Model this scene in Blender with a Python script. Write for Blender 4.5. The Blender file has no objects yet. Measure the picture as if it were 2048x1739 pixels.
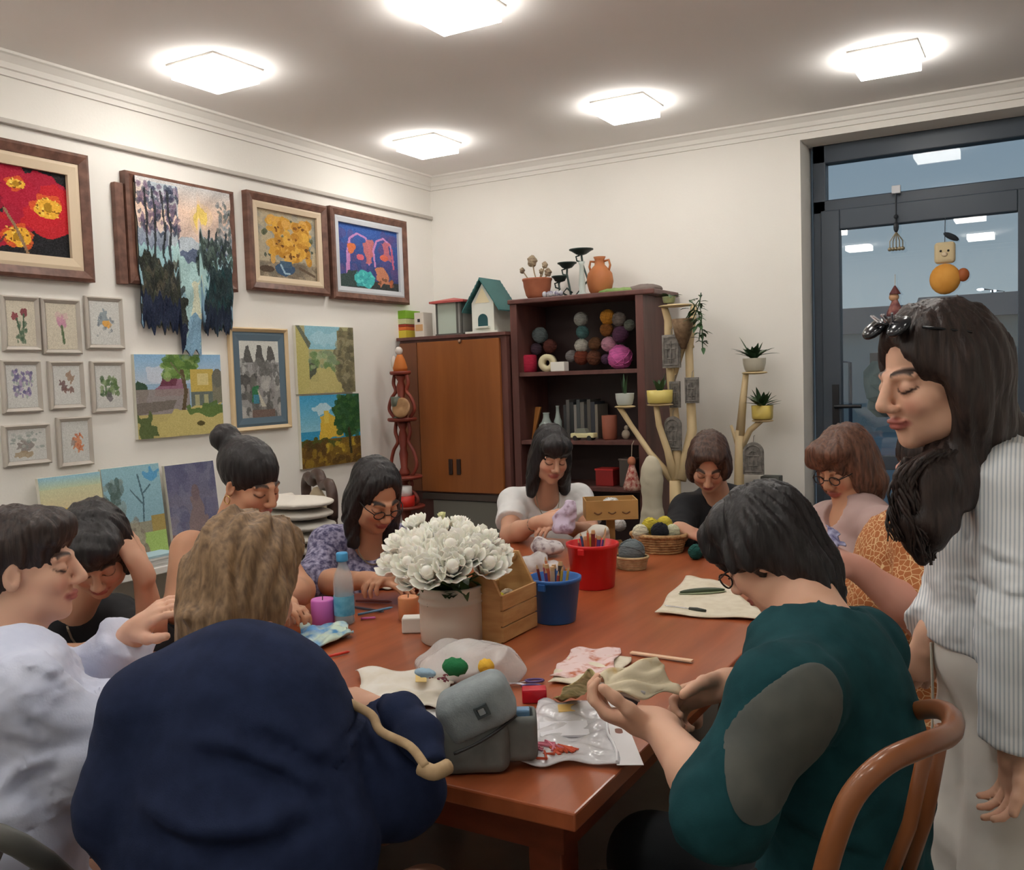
import bpy, math, random
import numpy as np
from mathutils import Vector, Matrix
random.seed(7); rng = np.random.default_rng(7)
S = bpy.context.scene; COL = S.collection
# ------------------------------------------------------------------ camera
FPX, CX, CY = 1862.0, 1024.0, 869.5
def _n(v): return v/np.linalg.norm(v)
_Y = _n(np.array([2100-CX, -(719-CY), -FPX])); _X = -_n(np.array([-2200-CX, -(862-CY), -FPX]))
_X = _n(_X-_Y*_X.dot(_Y)); _Z = np.cross(_X, _Y)
RC = np.array([_X, _Y, _Z]); CAM = np.array([0, 0, 1.5])
cd = bpy.data.cameras.new('camera'); cam = bpy.data.objects.new('camera', cd); COL.objects.link(cam)
m4 = Matrix([[*RC[0], CAM[0]], [*RC[1], CAM[1]], [*RC[2], CAM[2]], [0, 0, 0, 1]])
cam.matrix_world = m4; cd.sensor_fit = 'HORIZONTAL'; cd.sensor_width = 36; cd.lens = 36*FPX/2048
cd.clip_start = .05; cd.clip_end = 300; S.camera = cam
# a picture direction met with a plane or a depth gives a point in the room (used to lay things out)
def ray(x, y): return RC @ (np.array([x-CX, -(y-CY), -FPX])/FPX)
def P(x, y, d): return CAM+ray(x, y)*d
def onz(x, y, z): r = ray(x, y); return CAM+r*(z-CAM[2])/r[2]
def ony(x, y, v): r = ray(x, y); return CAM+r*(v-CAM[1])/r[1]
def onx(x, y, v): r = ray(x, y); return CAM+r*(v-CAM[0])/r[0]
# ------------------------------------------------------------------ world, exposure
S.view_settings.view_transform = 'Standard'; S.view_settings.look = 'None'
S.view_settings.exposure = 0.0; S.view_settings.gamma = 1.0; S.view_settings.use_curve_mapping = False
def lin(c):
    c = np.asarray(c, float)
    return np.where(c <= .04045, c/12.92, ((c+.055)/1.055)**2.4)
def rgb(r, g, b): return tuple(lin(np.array([r, g, b])/255.))+(1.0,)
w = bpy.data.worlds.new('dusk_sky'); S.world = w; w.use_nodes = True
nt = w.node_tree; nt.nodes.clear()
wo = nt.nodes.new('ShaderNodeOutputWorld'); bg = nt.nodes.new('ShaderNodeBackground'); cr = nt.nodes.new('ShaderNodeValToRGB')
tc = nt.nodes.new('ShaderNodeTexCoord'); sp = nt.nodes.new('ShaderNodeSeparateXYZ')
nt.links.new(tc.outputs['Generated'], sp.inputs[0]); nt.links.new(sp.outputs['Z'], cr.inputs[0])
nt.links.new(cr.outputs[0], bg.inputs[0]); nt.links.new(bg.outputs[0], wo.inputs[0])
cr.color_ramp.elements[0].position = 0.0; cr.color_ramp.elements[0].color = rgb(148, 165, 172)
cr.color_ramp.elements[1].position = .35; cr.color_ramp.elements[1].color = rgb(96, 122, 146)
bg.inputs[1].default_value = 1.0
CEIL = 2.84; XA = -3.58; YB = 5.2; XR = 1.25; YN = -1.3
LAMPS = [(-3.035, 4.40), (-1.825, 4.40), (-.615, 4.40), (-3.035, 2.86), (-1.84, 2.86), (-.63, 2.86), (-3.035, 1.32), (-1.84, 1.32), (-.63, 1.32), (-3.035, -.2), (-1.84, -.2), (-.63, -.2)]
LAMP_E = 21.5; LAMP_COL = (1.0, .965, .915)
# ------------------------------------------------------------------ materials
MATS = {}
def mat(name, c1, c2=None, rough=.6, scale=6., stretch=(1, 1, 1), bump=0., bscale=None, metal=0., spec=.5, detail=3., coat=0., contrast=(.35, .65), kind='noise', emit=None, estr=0, sss=0., trans=0., alpha=1., sheen=0., ior=1.45):
    if name in MATS: return MATS[name]
    m = bpy.data.materials.new(name); m.use_nodes = True; t = m.node_tree; N = t.nodes; L = t.links
    b = N['Principled BSDF']; MATS[name] = m
    b.inputs['Roughness'].default_value = rough; b.inputs['Metallic'].default_value = metal
    b.inputs['Specular IOR Level'].default_value = spec; b.inputs['IOR'].default_value = ior
    if coat: b.inputs['Coat Weight'].default_value = coat; b.inputs['Coat Roughness'].default_value = .12
    if sss: b.inputs['Subsurface Weight'].default_value = sss; b.inputs['Subsurface Radius'].default_value = (.02, .008, .004)
    if trans: b.inputs['Transmission Weight'].default_value = trans
    if alpha < 1: b.inputs['Alpha'].default_value = alpha
    if sheen: b.inputs['Sheen Weight'].default_value = sheen; b.inputs['Sheen Roughness'].default_value = .5
    tcn = N.new('ShaderNodeTexCoord'); mp = N.new('ShaderNodeMapping'); L.new(tcn.outputs['Object'], mp.inputs[0]); mp.inputs['Scale'].default_value = stretch
    c1 = rgb(*c1)
    if c2 is None: b.inputs['Base Color'].default_value = c1
    else:
        c2 = rgb(*c2); r = N.new('ShaderNodeValToRGB'); r.color_ramp.elements[0].color = c1; r.color_ramp.elements[1].color = c2
        r.color_ramp.elements[0].position, r.color_ramp.elements[1].position = contrast
        if kind == 'noise':
            n = N.new('ShaderNodeTexNoise'); n.inputs['Scale'].default_value = scale; n.inputs['Detail'].default_value = detail; o = n.outputs['Fac']
        elif kind == 'voronoi':
            n = N.new('ShaderNodeTexVoronoi'); n.inputs['Scale'].default_value = scale; o = n.outputs['Distance']
        elif kind == 'edge':
            n = N.new('ShaderNodeTexVoronoi'); n.feature = 'DISTANCE_TO_EDGE'; n.inputs['Scale'].default_value = scale; o = n.outputs['Distance']
        else:
            n = N.new('ShaderNodeTexWave'); n.inputs['Scale'].default_value = scale; n.inputs['Distortion'].default_value = detail; n.bands_direction = kind; o = n.outputs['Fac']
        L.new(mp.outputs[0], n.inputs['Vector']); L.new(o, r.inputs[0]); L.new(r.outputs[0], b.inputs['Base Color'])
    if bump:
        n2 = N.new('ShaderNodeTexNoise'); n2.inputs['Scale'].default_value = bscale or scale; n2.inputs['Detail'].default_value = 3; L.new(mp.outputs[0], n2.inputs['Vector'])
        bp = N.new('ShaderNodeBump'); bp.inputs['Strength'].default_value = bump; bp.inputs['Distance'].default_value = .01
        L.new(n2.outputs['Fac'], bp.inputs['Height']); L.new(bp.outputs[0], b.inputs['Normal'])
    if emit: b.inputs['Emission Color'].default_value = rgb(*emit); b.inputs['Emission Strength'].default_value = estr
    return m
def vmat(name, rough=.6, spec=.3, sss=0., bump=0., bscale=200):
    if name in MATS: return MATS[name]
    m = bpy.data.materials.new(name); m.use_nodes = True; t = m.node_tree; b = t.nodes['Principled BSDF']; MATS[name] = m
    a = t.nodes.new('ShaderNodeVertexColor'); a.layer_name = 'Col'; t.links.new(a.outputs[0], b.inputs['Base Color'])
    b.inputs['Roughness'].default_value = rough; b.inputs['Specular IOR Level'].default_value = spec
    if sss: b.inputs['Subsurface Weight'].default_value = sss; b.inputs['Subsurface Radius'].default_value = (.012, .005, .003)
    if bump:
        n = t.nodes.new('ShaderNodeTexNoise'); n.inputs['Scale'].default_value = bscale; bp = t.nodes.new('ShaderNodeBump'); bp.inputs['Strength'].default_value = bump; bp.inputs['Distance'].default_value = .004
        tc_ = t.nodes.new('ShaderNodeTexCoord'); t.links.new(tc_.outputs['Object'], n.inputs['Vector']); t.links.new(n.outputs['Fac'], bp.inputs['Height']); t.links.new(bp.outputs[0], b.inputs['Normal'])
    return m
# ------------------------------------------------------------------ objects
def tag(o, label=None, cat=None, group=None, kind=None):
    if label: o['label'] = label
    if cat: o['category'] = cat
    if group: o['group'] = group
    if kind: o['kind'] = kind
    return o
def thing(name, label, cat, loc=(0, 0, 0), rz=0, group=None):
    o = bpy.data.objects.new(name, None); COL.objects.link(o); o.location = tuple(loc); o.rotation_euler = (0, 0, rz); o.empty_display_size = .05
    return tag(o, label, cat, group)
def link_mesh(name, me, m, parent=None, sub=None):
    o = bpy.data.objects.new(name, me); COL.objects.link(o)
    if m: me.materials.append(m)
    if sub is not None: me.transform(Matrix.Translation(-Vector(tuple(sub))))
    if parent: o.parent = parent
    return o
class MB:
    def __init__(s): s.v = []; s.f = []; s.mi = []
    def add(s, vs, fs):
        o = len(s.v); s.v += [tuple(map(float, q)) for q in vs]; s.f += [tuple(i+o for i in q) for q in fs]; return s
    def box(s, lo, hi, M=None):
        lo, hi = np.minimum(lo, hi), np.maximum(lo, hi)
        vs = [np.array((x, y, z), float) for z in (lo[2], hi[2]) for y in (lo[1], hi[1]) for x in (lo[0], hi[0])]
        if M is not None: vs = [M(v) for v in vs]
        return s.add(vs, [(0, 2, 3, 1), (4, 5, 7, 6), (0, 1, 5, 4), (2, 6, 7, 3), (0, 4, 6, 2), (1, 3, 7, 5)])
    def lathe(s, prof, c=(0, 0, 0), n=24, ax=None, cap=True, wob=0, ph=0):
        c = np.array(c, float); A = basis(ax) if ax is not None else np.eye(3); vs = []
        for r, z in prof:
            for i in range(n):
                t = 2*math.pi*i/n+ph; rr = r*(1+wob*math.sin(3*t+z*40)); vs.append(c+A[0]*rr*math.cos(t)+A[1]*rr*math.sin(t)+A[2]*z)
        fs = [(j*n+i, j*n+(i+1) % n, (j+1)*n+(i+1) % n, (j+1)*n+i) for j in range(len(prof)-1) for i in range(n)]
        if cap: fs += [tuple(range(n))[::-1], tuple((len(prof)-1)*n+i for i in range(n))]
        return s.add(vs, fs)
    def tube(s, pts, r, n=8, flat=1., up=None):
        pts = [np.array(p, float) for p in pts]; k = len(pts); rs = r if hasattr(r, '__len__') else [r]*k; vs = []; pu = None
        for i in range(k):
            d = _n(pts[min(i+1, k-1)]-pts[max(i-1, 0)]+1e-9)
            if pu is None: pu = np.array(up, float) if up is not None else (np.array([0, 0, 1.]) if abs(d[2]) < .9 else np.array([1., 0, 0]))
            a = np.cross(d, pu); a = _n(a+1e-9); u = np.cross(a, d); pu = u
            for j in range(n):
                t = 2*math.pi*j/n; vs.append(pts[i]+a*rs[i]*math.cos(t)+u*rs[i]*flat*math.sin(t))
        fs = [(j*n+i, (j+1)*n+i, (j+1)*n+(i+1) % n, j*n+(i+1) % n) for j in range(k-1) for i in range(n)]
        fs += [tuple(range(n)), tuple((k-1)*n+i for i in range(n))[::-1]]
        return s.add(vs, fs)
    def ball(s, c, r, n=12, m=8, R=None, disp=None):
        r = np.array(r if hasattr(r, '__len__') else [r]*3, float); c = np.array(c, float); vs = []
        for j in range(1, m):
            for i in range(n):
                a = math.pi*j/m; t = 2*math.pi*i/n; d = np.array([math.sin(a)*math.cos(t), math.sin(a)*math.sin(t), math.cos(a)])
                q = d*r*(1+(disp(d) if disp else 0)); vs.append(c+(q if R is None else R.T@q))
        e = [np.array([0, 0, r[2]]), np.array([0, 0, -r[2]])]
        vs += [c+(q if R is None else R.T@q) for q in e]; T = len(vs)-2
        fs = [(j*n+i, (j+1)*n+i, (j+1)*n+(i+1) % n, j*n+(i+1) % n) for j in range(m-2) for i in range(n)]
        fs += [(T, i, (i+1) % n) for i in range(n)]+[(T+1, (m-2)*n+(i+1) % n, (m-2)*n+i) for i in range(n)]
        return s.add(vs, fs)
    def sheet(s, fn, nu, nv, th=.002):
        A = [[np.array(fn(i/nu, j/nv), float) for i in range(nu+1)] for j in range(nv+1)]
        vs = [A[j][i] for j in range(nv+1) for i in range(nu+1)]
        K = len(vs); w_ = nu+1
        nrm = []
        for j in range(nv+1):
            for i in range(nu+1):
                a = A[j][min(i+1, nu)]-A[j][max(i-1, 0)]; b = A[min(j+1, nv)][i]-A[max(j-1, 0)][i]; nrm.append(_n(np.cross(a, b)+1e-12))
        vs2 = [v-n_*th for v, n_ in zip(vs, nrm)]
        fs = [(j*w_+i, j*w_+i+1, (j+1)*w_+i+1, (j+1)*w_+i) for j in range(nv) for i in range(nu)]
        f2 = [tuple(K+q for q in f[::-1]) for f in fs]; e = []
        for i in range(nu): e += [(i+1, i, K+i, K+i+1), (nv*w_+i, nv*w_+i+1, K+nv*w_+i+1, K+nv*w_+i)]
        for j in range(nv): e += [(j*w_, (j+1)*w_, K+(j+1)*w_, K+j*w_), ((j+1)*w_+nu, j*w_+nu, K+j*w_+nu, K+(j+1)*w_+nu)]
        return s.add(vs+vs2, fs+f2+e)
    def build(s, name, m, parent=None, smooth=False, bevel=0, sub=None, rot=None, loc=None, seg=2):
        me = bpy.data.meshes.new(name); me.from_pydata(s.v, [], s.f); me.update()
        if smooth: me.polygons.foreach_set('use_smooth', [True]*len(me.polygons))
        o = link_mesh(name, me, m, parent, sub)
        if bevel:
            b = o.modifiers.new('bevel', 'BEVEL'); b.width = bevel; b.segments = seg; b.limit_method = 'ANGLE'; b.harden_normals = False
        if smooth == 2 or (smooth and bevel): me.shade_auto_smooth() if hasattr(me, 'shade_auto_smooth') else None
        if loc is not None: o.location = tuple(loc)
        return o
def basis(d):
    d = _n(np.array(d, float)); a = np.array([1., 0, 0]) if abs(d[0]) < .9 else np.array([0, 1., 0])
    x = _n(np.cross(a, d)); return np.array([x, np.cross(d, x), d])
def copytree(o, parent=None, loc=None, rz=None, label=None, group=None):
    c = o.copy(); COL.objects.link(c)
    if parent: c.parent = parent
    if loc is not None: c.location = tuple(loc)
    if rz is not None: c.rotation_euler[2] = rz
    if label: c['label'] = label
    if group: c['group'] = group
    for k in list(o.children): copytree(k, c)
    return c
def smoothp(p_, k=5):
    p_ = [np.array(q, float) for q in p_]; o_ = []
    for a in range(len(p_)-1):
        p0, p1, p2, p3 = p_[max(a-1, 0)], p_[a], p_[a+1], p_[min(a+2, len(p_)-1)]
        for j in range(k): s_ = j/k; o_.append(.5*((2*p1)+(-p0+p2)*s_+(2*p0-5*p1+4*p2-p3)*s_*s_+(-p0+3*p1-3*p2+p3)*s_**3))
    return o_+[p_[-1]]
def nz(p, f=1.0, s=0.0):
    x, y, z = p[..., 0]*f, p[..., 1]*f, p[..., 2]*f
    return (np.sin(x*1.7+1.3*np.sin(y*1.1+s)+s)*np.sin(y*1.9+1.7*np.sin(z*.9+s*2))+np.sin(z*2.3+1.1*np.sin(x*1.3+s*3)))*.5
# ------------------------------------------------------------------ flat pictures as colour grids
class Paint:
    def __init__(s, w_, h_, c):
        s.w, s.h = w_, h_; s.a = np.zeros((h_, w_, 3)); s.a[:] = np.array(c)/255.
        s.u, s.v = np.meshgrid((np.arange(w_)+.5)/w_, (np.arange(h_)+.5)/h_); s.k = 0
    def m(s, mask, c, a=1.):
        mm = np.clip(mask*1., 0, 1)*a; s.a = s.a*(1-mm[..., None])+np.array(c)/255.*mm[..., None]; return s
    def wob(s, amt, f=9.):
        s.k += 1.7; return amt*np.sin(s.u*f*3+s.k+2*np.sin(s.v*f*2+s.k)), amt*np.sin(s.v*f*3+s.k*2+2*np.sin(s.u*f*2.3))
    def rect(s, x0, y0, x1, y1, c, a=1.): return s.m((s.u > x0)&(s.u < x1)&(s.v > y0)&(s.v < y1), c, a)
    def ell(s, x, y, rx, ry, c, a=1., wob=0.):
        du, dv = s.wob(wob) if wob else (0, 0); return s.m((((s.u+du-x)/rx)**2+((s.v+dv-y)/ry)**2) < 1, c, a)
    def ring(s, x, y, rx, ry, t, c, a=1.):
        d = np.sqrt(((s.u-x)/rx)**2+((s.v-y)/ry)**2); return s.m(abs(d-1) < t, c, a)
    def poly(s, pts, c, a=1., wob=0.):
        du, dv = s.wob(wob) if wob else (0, 0); U, V = s.u+du, s.v+dv; ins = np.zeros(U.shape, bool); n = len(pts)
        for i in range(n):
            (x1, y1), (x2, y2) = pts[i], pts[(i+1) % n]
            if y1 == y2: continue
            ins ^= ((y1 > V) != (y2 > V))&(U < (x2-x1)*(V-y1)/(y2-y1)+x1)
        return s.m(ins, c, a)
    def line(s, pts, t, c, a=1.):
        for (x1, y1), (x2, y2) in zip(pts, pts[1:]):
            dx, dy = x2-x1, y2-y1; q = np.clip(((s.u-x1)*dx+(s.v-y1)*dy)/(dx*dx+dy*dy+1e-9), 0, 1)
            s.m(np.hypot(s.u-x1-q*dx, s.v-y1-q*dy) < t, c, a)
        return s
    def grad(s, y0, y1, c0, c1, a=1.):
        q = np.clip((s.v-y0)/(y1-y0), 0, 1)[..., None]; c = (np.array(c0)*(1-q)+np.array(c1)*q)/255.; mm = ((s.v >= y0)&(s.v <= y1))[..., None]*a
        s.a = s.a*(1-mm)+c*mm; return s
    def dabs(s, n, x0, y0, x1, y1, r, cols, a=.8, asp=1.):
        for i in range(n):
            s.ell(rng.uniform(x0, x1), rng.uniform(y0, y1), r*rng.uniform(.5, 1.3), r*asp*rng.uniform(.5, 1.3), cols[rng.integers(len(cols))], a)
        return s
    def tex(s, amt=.04):
        s.a = np.clip(s.a+rng.normal(0, amt, s.a.shape[:2])[..., None], 0, 1); return s
    def mesh(s, name, fn, m, parent=None, sub=None):
        # fn(u, v) -> 3-d points
        w_, h_ = s.w, s.h; U, V = np.meshgrid(np.linspace(0, 1, w_+1), np.linspace(0, 1, h_+1)); pts = fn(U.ravel(), V.ravel())
        idx = np.arange((w_+1)*(h_+1)).reshape(h_+1, w_+1)
        q = np.stack([idx[:-1, :-1], idx[1:, :-1], idx[1:, 1:], idx[:-1, 1:]], -1).reshape(-1, 4)
        me = quadmesh(name, pts, q); cc = np.concatenate([lin(s.a.reshape(-1, 3)), np.ones((w_*h_, 1))], 1)
        at = me.color_attributes.new('Col', 'FLOAT_COLOR', 'CORNER'); at.data.foreach_set('color', np.repeat(cc, 4, 0).astype(np.float32).ravel())
        return link_mesh(name, me, m, parent, sub)
def quadmesh(name, pts, q, smooth=False):
    me = bpy.data.meshes.new(name); pts = np.asarray(pts, np.float32); me.vertices.add(len(pts)); me.vertices.foreach_set('co', pts.ravel())
    me.loops.add(q.size); me.loops.foreach_set('vertex_index', q.astype(np.int32).ravel()); me.polygons.add(len(q))
    me.polygons.foreach_set('loop_start', np.arange(len(q), dtype=np.int32)*4); me.polygons.foreach_set('use_smooth', np.full(len(q), smooth)); me.update(calc_edges=True); return me
# ------------------------------------------------------------------ the room
M_wall = mat('wall_paint', (238, 235, 228), (242, 239, 233), rough=.85, scale=1.2, bump=.05, bscale=90)
M_ceil = mat('ceiling_paint', (247, 244, 241), (249, 246, 244), rough=.9, scale=1.)
M_white = mat('white_trim', (240, 237, 231), rough=.6)
M_dark = mat('door_grey', (66, 76, 88), rough=.4)
def struct(o): return tag(o, kind='structure')
struct(MB().box((XA-.2, YN-.2, -.1), (XR+.2, YB+.5, 0)).build('floor', mat('floor_tile', (110, 100, 90), (124, 114, 103), rough=.35, scale=3)))
struct(MB().box((XA-.2, YN-.2, CEIL), (XR+.2, YB+.5, CEIL+.15)).build('ceiling', M_ceil))
struct(MB().box((XA-.2, YN-.2, 0), (XA, YB+.4, CEIL)).build('wall_left', M_wall))
DX0, DX1, DZ = -1.165, .75, 2.72
struct(MB().box((XA-.2, YB, 0), (DX0, YB+.35, CEIL)).box((DX1, YB, 0), (XR+.2, YB+.35, CEIL)).box((DX0, YB, DZ), (DX1, YB+.35, CEIL)).build('wall_back', M_wall))
struct(MB().box((XR, YN-.2, 0), (XR+.2, YB, CEIL)).build('wall_right', M_wall))
struct(MB().box((XA-.2, YN-.2, 0), (XR+.2, YN, CEIL)).build('wall_near', M_wall))
def cornice(name, a, b, nrm):
    a = np.array(a, float); b = np.array(b, float); nrm = np.array(nrm, float); mb = MB()
    prof = [(0, 0), (0, -.085), (.012, -.085), (.014, -.062), (.022, -.058), (.026, -.036), (.048, -.014), (.06, -.010), (.062, 0)]
    vs = [p+nrm*u+np.array([0, 0, CEIL+v]) for p in (a, b) for u, v in prof]; k = len(prof)
    fs = [(i, (i+1) % k, k+(i+1) % k, k+i) for i in range(k)]+[tuple(range(k))[::-1], tuple(range(k, 2*k))]
    return struct(mb.add(vs, fs).build(name, M_white))
cornice('trim_1', (XA, YN, 0), (XA, YB, 0), (1, 0, 0)); cornice('trim_2', (XR, YB, 0), (XA, YB, 0), (0, -1, 0))
cornice('trim_3', (XR, YN, 0), (XR, YB, 0), (-1, 0, 0)); cornice('trim_4', (XA, YN, 0), (XR, YN, 0), (0, 1, 0))
struct(MB().box((XA, YN, 2.565), (XA+.022, YB-.01, 2.585)).build('trim_5', mat('rail_grey', (190, 184, 176), rough=.5), bevel=.003))
for nm, lo, hi in (('baseboard_left', (XA, YN, 0), (XA+.015, YB, .09)), ('baseboard_back', (XA+.015, YB-.015, 0), (DX0, YB, .09)), ('baseboard_right', (XR-.015, YN, 0), (XR, YB, .09))):
    struct(MB().box(lo, hi).build(nm, mat('baseboard_brown', (88, 60, 44), rough=.5)))
# glazed door with a light above it, set back in its opening
YD = YB+.2
door = bpy.data.objects.new('door_1', None); COL.objects.link(door); struct(door)
fr = MB(); D0, D1 = DX0+.02, .74
RX = ony(2036, 450, YD)[0]-D0
zt = ony(1900, 332, YD)[2]
for lo, hi in (((D0, YD, 0), (D0+.07, YD+.09, DZ)), ((D1-.07, YD, 0), (D1, YD+.09, DZ)), ((D0, YD, DZ-.1), (D1, YD+.09, DZ)), ((D0, YD, 2.345), (D1, YD+.09, 2.42)), ((D0+RX+.10, YD+.01, 0), (D0+RX+.15, YD+.088, 2.345))): fr.box(lo, hi)
fr.build('door_frame', M_dark, door, bevel=.006)
MB().box((D0+.07, YD+.04, 2.42), (D1-.07, YD+.05, DZ-.1)).build('transom_pane', mat('glass_upper', (255, 255, 255), rough=.0, trans=1, ior=1.35), door)
lf = MB(); La, Lb = D0+.045, D0+RX+.1
for lo, hi in (((La, YD-.02, .02), (La+.1, YD+.05, 2.36)), ((Lb-.1, YD-.02, .02), (Lb, YD+.05, 2.36)), ((La+.1, YD-.02, 2.25), (Lb-.1, YD+.05, 2.36)), ((La+.1, YD-.02, .02), (Lb-.1, YD+.05, .2)), ((La+.09, YD-.01, .93), (Lb-.09, YD+.04, 1.01))): lf.box(lo, hi)
leaf = lf.build('door_leaf', M_dark, door, bevel=.006)
M_glass = mat('glass_pane', (255, 255, 255), rough=.0, trans=1, ior=1.6)
MB().box((La+.1, YD+.008, 1.01), (Lb-.1, YD+.014, 2.25)).build('pane', M_glass, leaf)
MB().box((La+.1, YD+.008, .2), (Lb-.1, YD+.014, .93)).build('pane', M_glass, leaf)
hx = ony(1672, 812, YD-.03); MB().box((hx[0]-.02, YD-.028, hx[2]-.1), (hx[0]+.015, YD-.018, hx[2]+.12)).tube([(hx[0], YD-.02, hx[2]), (hx[0], YD-.065, hx[2]), (hx[0]+.14, YD-.07, hx[2])], .011).build('handle', mat('handle_black', (24, 27, 33), rough=.35), leaf)
MB().box((D0+RX+.15, YD+.04, .1), (D1-.07, YD+.05, 2.345)).build('side_pane', M_glass, door)
# ceiling panels
M_lamp = mat('lamp_diffuser', (255, 255, 255), emit=(255, 251, 244), estr=LAMP_E)
hl = .125; lamp0 = None
LL = {0: 'square ceiling light in the far left corner over the purple top woman', 1: 'square ceiling light above the bookcase, middle of far row', 2: 'square ceiling light near the glass door, right of far row', 3: 'big square ceiling light above the framed sunset landscape', 4: 'brightest ceiling light cut by the top edge of the photo'}
for i, (x, y) in enumerate(LAMPS):
    if lamp0 is None:
        t = thing('ceiling_light', LL[0], 'light', (x, y, CEIL), group='square ceiling lights')
        f = MB(); o_, k_ = hl+.014, hl
        for a in ((-o_, -o_, o_, -k_), (-o_, k_, o_, o_), (-o_, -k_, -k_, k_), (k_, -k_, o_, k_)): f.box((a[0], a[1], -.008), (a[2], a[3], 0))
        f.build('frame', M_white, t); MB().box((-hl, -hl, -.06), (hl, hl, -.001)).build('diffuser', M_lamp, t); lamp0 = t
    else: copytree(lamp0, loc=(x, y, CEIL), label=LL.get(i, 'square ceiling light out of frame, %s of the %s row' % (['left', 'middle', 'right'][i % 3], ['far', 'second', 'third', 'nearest'][i//3])))
# outside: yard, hill, low houses, street lights seen through the glass
GR = mat('outside_ground', (128, 138, 140), (150, 158, 158), rough=.9, scale=.5)
struct(MB().box((-30, YB+.5, -.35), (60, 140, -.25)).build('ground_outside', GR))
hm = MB(); pts = []; n = 60
for i in range(n+1):
    x = -60+160*i/n; h = 3.5+2.2*math.sin(i*.23)+1.2*math.sin(i*.61+1)+1.6*(i/n); pts.append((x, h))
vs = [(x, 60+8*math.sin(i*.2), -.3) for i, (x, h) in enumerate(pts)]+[(x, 80, h) for x, h in pts]+[(x, 130, -.3) for x, h in pts]; k = n+1
hm.add(vs, [(i, i+1, k+i+1, k+i) for i in range(n)]+[(k+i, k+i+1, 2*k+i+1, 2*k+i) for i in range(n)])
struct(hm.build('hill_outside', mat('hill_green', (140, 158, 150), (164, 178, 168), rough=1, scale=.4), smooth=True))
M_h = [mat('house_wall_grey', (176, 180, 176), rough=.9), mat('house_wall_sand', (190, 184, 170), rough=.9), mat('house_wall_blue', (150, 164, 178), rough=.9)]
M_roof = mat('house_roof', (140, 128, 124), rough=.9); M_hw = mat('house_window', (44, 52, 60), rough=.2)
HL = ['low grey house seen through the glass, left of the door figures', 'sand coloured house seen through the door glass', 'bluish block beyond the street behind the standing woman', 'grey house at the right side of the glass door']
for i, (x, y, w_, h_) in enumerate(((-5.2, 26, 4.2, 2.6), (-1.5, 31, 4, 3.1), (2.4, 24, 3, 2.0), (5.4, 34, 5, 2.8))):
    t = thing('house', HL[i], 'house', (x, y, -.25)); MB().box((-w_/2, 0, 0), (w_/2, 4, h_)).build('wall', M_h[i % 3], t)
    MB().add([(-w_/2-.2, -.2, h_), (w_/2+.2, -.2, h_), (w_/2+.2, 4.2, h_), (-w_/2-.2, 4.2, h_), (-w_/2-.2, 2, h_+.8), (w_/2+.2, 2, h_+.8)], [(0, 1, 5, 4), (2, 3, 4, 5), (0, 4, 3), (1, 2, 5), (0, 3, 2, 1)]).build('roof', M_roof, t)
    for q in range(3):
        xx = -w_/2+w_*(q+.5)/3; MB().box((xx-.3, -.03, h_*.4), (xx+.3, .02, h_*.8)).build('window', M_hw, t)
for i, (px, py, y) in enumerate(((1985, 577, 40), (2008, 580, 46), (2020, 595, 36), (1976, 680, 20), (1700, 720, 20))):
    p = ony(px, py, y); t = thing('street_light', ['faint street light beyond the glass, right of the hanging doll', 'small far street light close to the door post', 'lowest of the far street lights right of the doll', 'street light just right of the standing woman head', 'street light low behind the door handle'][i], 'light', (p[0], y, -.25))
    MB().tube([(0, 0, 0), (0, 0, p[2]+.2), (-.4, 0, p[2]+.27)], .04, n=6).build('pole', M_dark, t); MB().ball((-.4, 0, p[2]+.25), (.14, .08, .05), 8, 5).build('lamp_head', mat('street_glow', (255, 255, 255), emit=(225, 240, 255), estr=4), t)
def treeo(x, y, h, lab):
    t = thing('tree', lab, 'tree', (x, y, -.25)); MB().tube([(0, 0, 0), (.05, 0, h*.5)], [.12, .07]).build('trunk', mat('bark', (60, 52, 46), rough=.9), t)
    b = MB()
    for i in range(14):
        b.ball((rng.normal(0, h*.17), rng.normal(0, h*.12), h*.62+rng.normal(0, h*.14)), h*rng.uniform(.12, .2), 8, 6, disp=lambda d: .2*math.sin(d[0]*7+d[2]*9+i))
    b.build('crown', mat('outside_leaves', (96, 116, 104), (124, 142, 124), rough=1, scale=3), t)
treeo(-3.6, 15, 2.3, 'dark bush seen through the glass left of the standing woman'); treeo(-1.9, 19, 2.3, 'rounded bush behind the red hanging doll'); treeo(4.6, 22, 3.6, 'tall dark tree at the right of the door glass'); treeo(.9, 22, 2.7, 'bush behind the orange hanging doll')
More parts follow.
